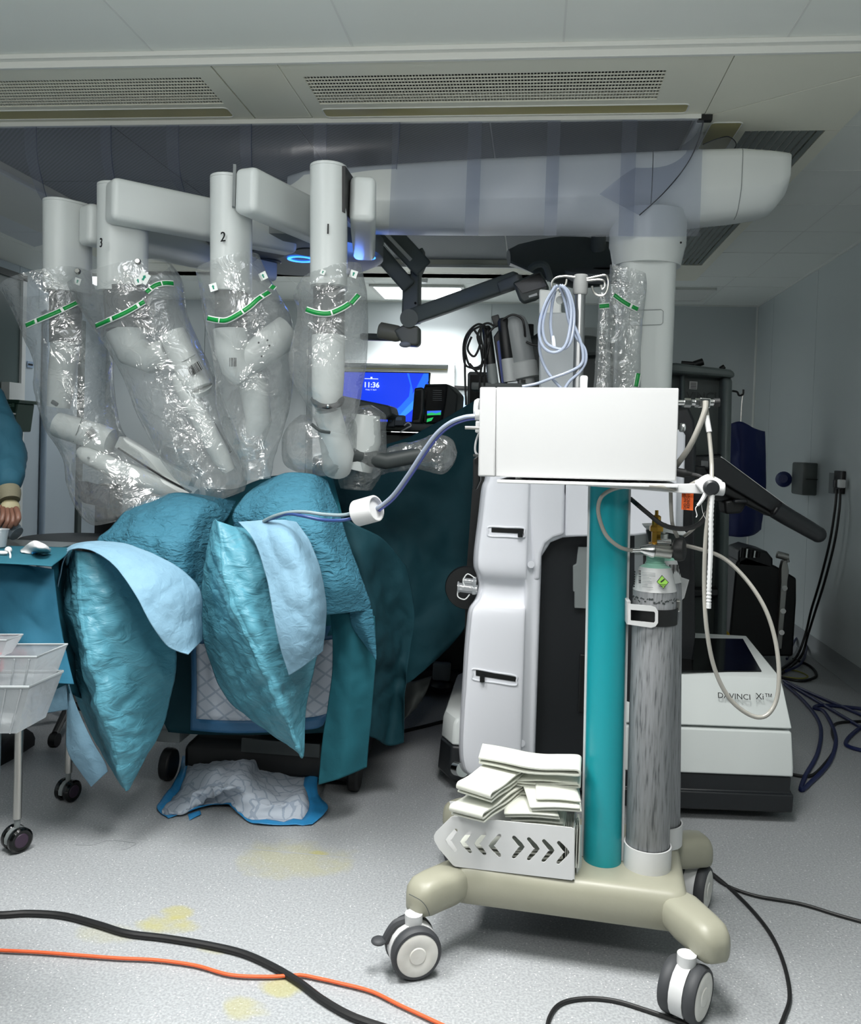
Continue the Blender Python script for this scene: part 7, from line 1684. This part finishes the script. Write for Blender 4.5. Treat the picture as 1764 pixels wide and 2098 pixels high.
MB().prism([P(1075, 690, 5.2), P(1095, 686, 5.2), P(1110, 675, 5.2), P(1255, 700, 5.2), P(1262, 830, 5.2), P(1070, 830, 5.2)], (0, .4, 0)).build('housing', mat('machine_grey', '#4e5756', .45), gw_, bev=.02)
MB().box((P(1160, 830, 5.4).x, 5.4, .6), (.5, .4, 1.2), bev=.02).build('cabinet', M['greydark'], gw_)
MB().lathe([(0, 0), (.09, 0), (.1, .02), (.06, .09), (0, .1)], P(1200, 722, 5.15), (0, -.3, 1), n=24).build('knob_dome', mat('dome_grey', '#666d6c', .5), gw_)
MB().prism([P(1190, 670, 6.5), P(1240, 672, 6.5), P(1240, 700, 6.5), P(1190, 700, 6.5)], (0, .03, 0)).build('back_plate', M['white'], gw_, smooth=0)
MB().cyl(P(1083, 688, 5.1), P(1083, 665, 5.1), .03, n=14).build('black_stub', M['black'], gw_)
# ---- grey vision tower right of the column
vt = thing('vision_tower', 'tall dark grey equipment tower with a rounded top, right of the robot column', 'equipment tower', P(1440, 1290, 4.5).xy.to_3d())
vm = mat('tower_grey', '#48514f', .45); vm2 = mat('tower_grey_light', '#5f6967', .4)
def vpr(name, pts, dep, m, Y=4.4, bev=.01): return MB().prism([P(x, y, Y) for x, y in pts], (0, dep, 0)).build(name, m, vt, bev=bev, seg=2)
vpr('top_cap', [(1360, 744), (1386, 743), (1440, 750), (1498, 757), (1507, 764), (1505, 774), (1490, 772), (1360, 762)], .55, vm2, 4.35, .014)
vpr('back_panel', [(1360, 760), (1482, 770), (1470, 1420), (1355, 1420)], .3, vm, 4.48)
vpr('side_pillar', [(1482, 770), (1502, 773), (1488, 1420), (1468, 1420)], .5, vm2, 4.38, .02)
vpr('inner_pillar', [(1396, 764), (1404, 765), (1400, 1320), (1392, 1320)], .1, vm2, 4.42)
vpr('mid_shelf', [(1380, 936), (1480, 930), (1480, 1000), (1380, 1000)], .3, M['charcoal'], 4.40)
vpr('lower_drawer', [(1400, 1208), (1488, 1206), (1486, 1222), (1400, 1226)], .3, M['charcoal'], 4.40)
vpr('label', [(1413, 781), (1429, 782), (1428, 798), (1412, 797)], .004, M['white2'], 4.47, 0)
b = MB()
for i in range(4): b.box(P(1421, 785 + i * 3.3, 4.465), (.028, .001, .003))
b.build('label_print', M['ink'], vt, smooth=0)
text('DAVINCI', face_cam(P(1420, 812, 4.465), (0, -1, 0)), .058, mat('dim_lettering', '#2a302f', .5), vt, 'lettering')
b = MB(); b.cyl(P(1396, 744, 4.5), P(1425, 746, 4.5), .012, n=10); b.cyl(P(1422, 747, 4.5), P(1440, 741, 4.5), .018, n=12); b.cyl(P(1476, 756, 4.5), P(1484, 751, 4.5), .012, n=10)
b.build('camera_mount', M['black'], vt)
b = MB(); b.box((P(1430, 1400, 4.7).x, 4.7, .06), (.5, .6, .08), bev=.015); b.build('foot', M['charcoal'], vt)
# ---- black touch-screen arm with handle (robot helm)
hm = bpy.data.objects.new('helm', None); COL.objects.link(hm); hm.parent = rob; ROOTM[hm.name] = ROOTM[rob.name]
def slab(pts, dep, m, Y, name, bev=.012, par=hm): return MB().prism([P(x, y, Y) for x, y in pts], (0, dep, 0)).build(name, m, par, bev=bev, seg=3)
slab([(1452, 945), (1458, 937), (1472, 935), (1484, 940), (1618, 1040), (1624, 1048), (1620, 1056), (1588, 1052), (1466, 980), (1452, 962)], .16, M['charcoal'], 3.45, 'panel')
slab([(1466, 978), (1590, 1050), (1584, 1062), (1568, 1052), (1455, 1000), (1455, 985)], .12, M['black'], 3.47, 'underside')
b = MB(); b.tube([P(1477, 936, 3.46), P(1550, 990, 3.46), P(1618, 1041, 3.46)], .0022, n=6, smooth=0); b.build('bright_edge', M['white2'], hm)
gp = [P(1590, 1044, 3.44), P(1612, 1058, 3.44), P(1640, 1074, 3.44), P(1664, 1088, 3.44), P(1676, 1095, 3.44)]
MB().tube(gp, lambda t: .036 - .006 * t, n=18).build('grip', M['charcoal'], hm); MB().ball(gp[-1], .031, n=18).build('grip_end', M['charcoal'], hm)
slab([(1582, 1050), (1592, 1036), (1604, 1043), (1602, 1066), (1588, 1062)], .08, M['black'], 3.43, 'grip_collar', .008)
slab([(1400, 955), (1456, 955), (1500, 990), (1540, 1020), (1535, 1028), (1400, 1028)], .12, M['charcoal'], 3.52, 'bracket')
slab([(1484, 1026), (1500, 1022), (1535, 1024), (1520, 1052), (1486, 1054)], .12, M['black'], 3.5, 'bracket_foot')
slab([(1505, 1024), (1530, 1022), (1534, 1030), (1504, 1031)], .05, M['charcoal'], 3.46, 'lever', .006)
# ---- right wall fittings
def wx(x, y, off=0.0): return PX(x, y, RX - off)
sw_ = thing('isolator_box', 'grey wall isolator box with a blue plug on the right wall', 'wall box', wx(1640, 980))
c0 = wx(1634, 980, .09); MB().box(c0 + Vector((.045, 0, 0)), (.10, .25, .22), bev=.012).build('case', mat('isolator_grey', '#49514f', .45), sw_)
MB().box(c0 + Vector((.055, -.01, .0)), (.08, .26, .004)).build('seam', M['dark'], sw_, smooth=0)
MB().lathe([(0, 0), (.035, 0), (.055, .03), (.055, .05), (.03, .07)], wx(1607, 984, .12), (-.4, -1, .2), n=22).build('plug', mat('plug_blue', '#1a2a5e', .45), sw_)
MB().cyl(wx(1607, 984, .10), wx(1622, 984, .07), .02, n=14).build('plug_neck', M['black'], sw_)
so_ = thing('wall_socket', 'black double socket with plugs on the right wall', 'socket', wx(1718, 988))
MB().box(wx(1720, 988, .012), (.024, .14, .14), bev=.004).build('plate', M['black'], so_)
MB().box(wx(1706, 990, .006), (.008, .12, .13)).build('back_plate', M['grey'], so_, smooth=0)
for x in (1715, 1724): MB().box(wx(x, 991, .035), (.04, .04, .05), bev=.006).build('plug', M['white'] if x > 1720 else M['charcoal'], so_)
for dx in (0, 9):
    tag(MB().tube([wx(1714 + dx * .8, 1002, .04), wx(1711 + dx, 1040, .05), wx(1700 + dx * 1.1, 1110, .06), wx(1680 + dx * 1.1, 1190, .07), wx(1662 + dx, 1250, .08), wx(1650 + dx * .6, 1300, .10), PZ(1632 + dx, 1345, .02), PZ(1600, 1372 + dx, .012)], .008, n=8).build('mains_lead', M['black_rubber']), ('left' if dx == 0 else 'right') + ' one of two black leads hanging from the wall socket', 'cable')
ap = thing('lead_apron', 'dark blue apron hanging from a wire hook right of the grey tower', 'apron', P(1530, 1090, 6.2))
Ya = 6.1
solid(sheet([[(1498, 868, Ya), (1518, 864, Ya - .04), (1545, 878, Ya - .02), (1566, 884, Ya + .05)], [(1496, 930, Ya), (1520, 930, Ya - .06), (1545, 935, Ya - .03), (1568, 940, Ya + .05)], [(1494, 1020, Ya), (1520, 1020, Ya - .07), (1545, 1020, Ya - .04), (1567, 1020, Ya + .05)], [(1492, 1098, Ya), (1518, 1100, Ya - .05), (1542, 1096, Ya - .03), (1558, 1085, Ya + .05)]], 8, 8, .012, 6).build('cloth', mat('navy_apron', '#12235f', .6, bump=(10, .2, .01)), ap, smooth=180), .012)
b = MB(); b.tube([(P(1518, 868, Ya)), P(1519, 840, Ya), P(1521, 815, Ya), P(1523, 808, Ya), P(1519, 806, Ya), P(1517, 811, Ya)], .004, n=6); b.build('hanger_wire', M['steel'], ap)
b = MB(); b.tube([P(1500, 801, Ya), P(1510, 803, Ya), P(1514, 810, Ya), P(1522, 808, Ya), P(1523, 798, Ya)], .007, n=7); b.tube([P(1500, 801, Ya), P(1480, 800, Ya - .2)], .007, n=6, smooth=0); b.build('hook', M['black'], ap)
bcs = thing('black_rack', 'black wheeled rack with a silver edge rail leaning at the right wall', 'rack', P(1560, 1350, 5.6).xy.to_3d())
def rp(name, pts, dep, m, Y=5.5, bev=.012): return MB().prism([P(x, y, Y) for x, y in pts], (0, dep, 0)).build(name, m, bcs, bev=bev)
rp('body', [(1508, 1150), (1530, 1140), (1590, 1160), (1632, 1185), (1632, 1230), (1625, 1345), (1490, 1345)], .5, M['black'])
rp('top_block', [(1512, 1128), (1535, 1120), (1572, 1130), (1584, 1145), (1584, 1165), (1512, 1160)], .3, M['charcoal'], 5.5)
for x in range(5): MB().cyl(P(1520 + x * 8, 1142, 5.48), P(1522 + x * 8, 1122 + 2 * x, 5.48), .012, n=10).build('fitting', M['chrome'] if x % 2 else M['black'], bcs)
rp('edge_rail', [(1604, 1150), (1612, 1148), (1617, 1170), (1614, 1190), (1602, 1330), (1592, 1330), (1600, 1190), (1600, 1165)], .05, M['steel'], 5.46, .004)
for y in (1205, 1252, 1296): MB().cyl(P(1608 - (y - 1205) * .07, y, 5.455), P(1608 - (y - 1205) * .07, y, 5.46), .016, n=14).build('bolt', M['chrome'], bcs)
b = MB(); b.cyl(P(1592, 1136, 5.48), P(1614, 1142, 5.48), .022, n=12); b.cyl(P(1612, 1142, 5.48), P(1614, 1152, 5.48), .012, n=10); b.build('latch', M['steel'], bcs)
yb = tag(MB().prism([P(1487, 1293, 5.2), P(1494, 1296, 5.2), P(1506, 1325, 5.2), P(1503, 1428, 5.2), P(1484, 1428, 5.2)], (0, .08, 0)).build('yellow_pouch', mat('yellow', '#c9a41c', .6), bev=.01), 'small yellow pouch beside the foot of the grey tower', 'pouch')
sharp = thing('wipes_dispenser', 'dark green wipes dispenser mounted by the dark doorway at the left', 'dispenser', P(15, 850, 5.9))
gm2 = mat('dark_green_plastic', '#12382a', .4); Yg = 5.9
MB().prism([P(-40, 816, Yg), P(40, 819, Yg), P(39, 826, Yg), P(-40, 824, Yg)], (0, .25, 0)).build('lid', gm2, sharp, bev=.006)
MB().prism([P(-36, 824, Yg + .02), P(36, 826, Yg + .02), P(28, 884, Yg + .02), P(-30, 884, Yg + .02)], (0, .22, 0)).build('body', gm2, sharp, bev=.008)
text('clinell', face_cam(P(14, 829, Yg + .015), (0, -1, 0)), .052, mat('pale_green_print', '#7fa394', .5), sharp, 'lettering')
MB().tube([P(2, 842, Yg - .0), P(18, 846, Yg - .03), P(32, 848, Yg)], .006, n=6).build('slot_edge', M['white'], sharp)
MB().tube([P(14, 848, Yg - .0), P(20, 850, Yg - .03), P(20, 857, Yg - .03), P(12, 857, Yg)], .006, n=6).build('wipe_end', M['white'], sharp)
MB().box(P(0, 850, Yg + .3), (.25, .16, .5)).build('mount', M['white'], sharp, smooth=0)

# ================================================================== cables on the floor
def fl_cable(pts, r, m, label, nm='floor_cable', lift=0.0):
    return tag(MB().tube([PZ(x, y, r + lift) for x, y in pts], r, n=10, smooth=8).build(nm, m), label, 'cable')
fl_cable([(-60, 1872), (0, 1874), (60, 1871), (130, 1876), (200, 1894), (260, 1912), (340, 1922), (430, 1937), (500, 1954), (560, 1981), (612, 2012), (660, 2048), (720, 2082), (800, 2110), (900, 2140)], .0088, M['black_rubber'], 'thick black cable snaking across the near floor from the left edge')
fl_cable([(-60, 1943), (0, 1947), (80, 1951), (160, 1957), (240, 1963), (320, 1967), (400, 1978), (470, 1997), (540, 2001), (590, 1999), (618, 1998), (650, 2004), (690, 2013), (760, 2031), (820, 2060), (900, 2097), (960, 2125)], .0042, M['orange'], 'thin orange cable running across the floor below the black one', lift=.004)
# the orange one hops over the black one
fl_cable([(1362, 1748), (1400, 1756), (1440, 1776), (1490, 1815), (1540, 1864), (1580, 1916), (1606, 1975), (1618, 2040), (1606, 2085), (1590, 2120)], .0052, M['black_rubber'], 'thin black cable curving from under the trolley round its front right caster')
fl_cable([(1430, 1768), (1455, 1790), (1490, 1815), (1550, 1836), (1640, 1852), (1720, 1876), (1800, 1898)], .0052, M['black_rubber'], 'black cable running from the trolley to the right edge of the picture')
fl_cable([(1118, 2130), (1126, 2085), (1150, 2056), (1200, 2046), (1260, 2051), (1330, 2072), (1400, 2096), (1470, 2120)], .0052, M['black_rubber'], 'looped black cable at the bottom edge in front of the trolley')
fl_cable([(820, 1500), (870, 1488), (930, 1475), (1000, 1478)], .008, M['black_rubber'], 'black cable on the floor left of the robot foot')
fl_cable([(155, 1731), (190, 1731), (225, 1722), (270, 1726), (278, 1729), (262, 1738), (248, 1742)], .0006, M['grey'], 'fine grey thread on the floor beside the table caster', 'thread')
NB = M['bluecable']
fl_cable([(1606, 1395), (1660, 1420), (1730, 1450), (1800, 1480)], .009, NB, 'navy cable crossing the right floor, uppermost of the bundle')
fl_cable([(1608, 1402), (1650, 1440), (1680, 1485), (1676, 1540), (1650, 1590), (1641, 1618), (1660, 1604), (1700, 1560), (1712, 1510), (1690, 1460), (1668, 1450), (1690, 1445), (1764, 1452), (1800, 1460)], .009, NB, 'navy cable making a long pointed loop beside the robot base')
fl_cable([(1610, 1398), (1680, 1440), (1764, 1490), (1800, 1510)], .009, NB, 'navy cable running straight across the right floor')
fl_cable([(1800, 1545), (1740, 1530), (1736, 1515), (1764, 1490), (1800, 1470)], .009, NB, 'navy cable with a short return bend at the right edge')
fl_cable([(1618, 1586), (1660, 1590), (1690, 1565), (1712, 1530), (1705, 1500), (1715, 1482), (1764, 1478), (1800, 1480)], .007, M['black_rubber'], 'black cable lying across the navy loop by the robot base')
fl_cable([(1590, 1385), (1640, 1395), (1672, 1385), (1660, 1365), (1625, 1350)], .008, M['black_rubber'], 'black cable coil at the foot of the right wall')
fl_cable([(1612, 1350), (1630, 1310), (1648, 1305), (1652, 1330), (1640, 1360), (1610, 1375)], .008, NB, 'navy cable loop standing behind the robot base', lift=.02)
yg = mat('yellow_green_lead', '#8b8a3a', .5)
fl_cable([(1596, 1372), (1630, 1374), (1655, 1385), (1640, 1390), (1600, 1386)], .004, yg, 'thin yellow-green lead looped on the floor by the right wall')

am = thing('anaesthesia_machine', 'dark machine bulk in the shadow below the green sheet', 'machine', (-0.33, 4.5, 0))
MB().box((-.33, 4.51, .55), (.6, .26, .85), bev=.03).build('cabinet', M['black'], am)
MB().box((-.33, 4.5, .10), (.62, .28, .1), bev=.02).build('base', M['black'], am)
for x, y in ((-.58, 4.42), (-.08, 4.42), (-.58, 4.58), (-.08, 4.58)): MB().cyl((x - .015, y, .05), (x + .015, y, .05), .05, n=18).build('wheel', M['black_rubber'], am)
pA = P(905, 1375, 4.35); MB().box((pA.x, 4.35, pA.z), (.09, .05, .09), bev=.01).build('grey_module', M['grey'], am)
pB = P(905, 1405, 4.35); MB().ball((pB.x, 4.36, pB.z), .06, (1, 1, .6)).build('dark_bulb', M['black'], am)
gb2_ = sheet([[(812, 1400, 3.7), (850, 1395, 3.6), (885, 1385, 3.65)], [(815, 1440, 3.68), (845, 1440, 3.58), (872, 1420, 3.62)], [(816, 1478, 3.66), (832, 1470, 3.6), (850, 1452, 3.62)]], 6, 6, .008, 9).build('catheter_bag', mat('grey_bag', '#6d7270', .5), smooth=180)
tag(solid(gb2_, .004), 'grey translucent bag hanging under the green sheet in the shadow', 'bag')
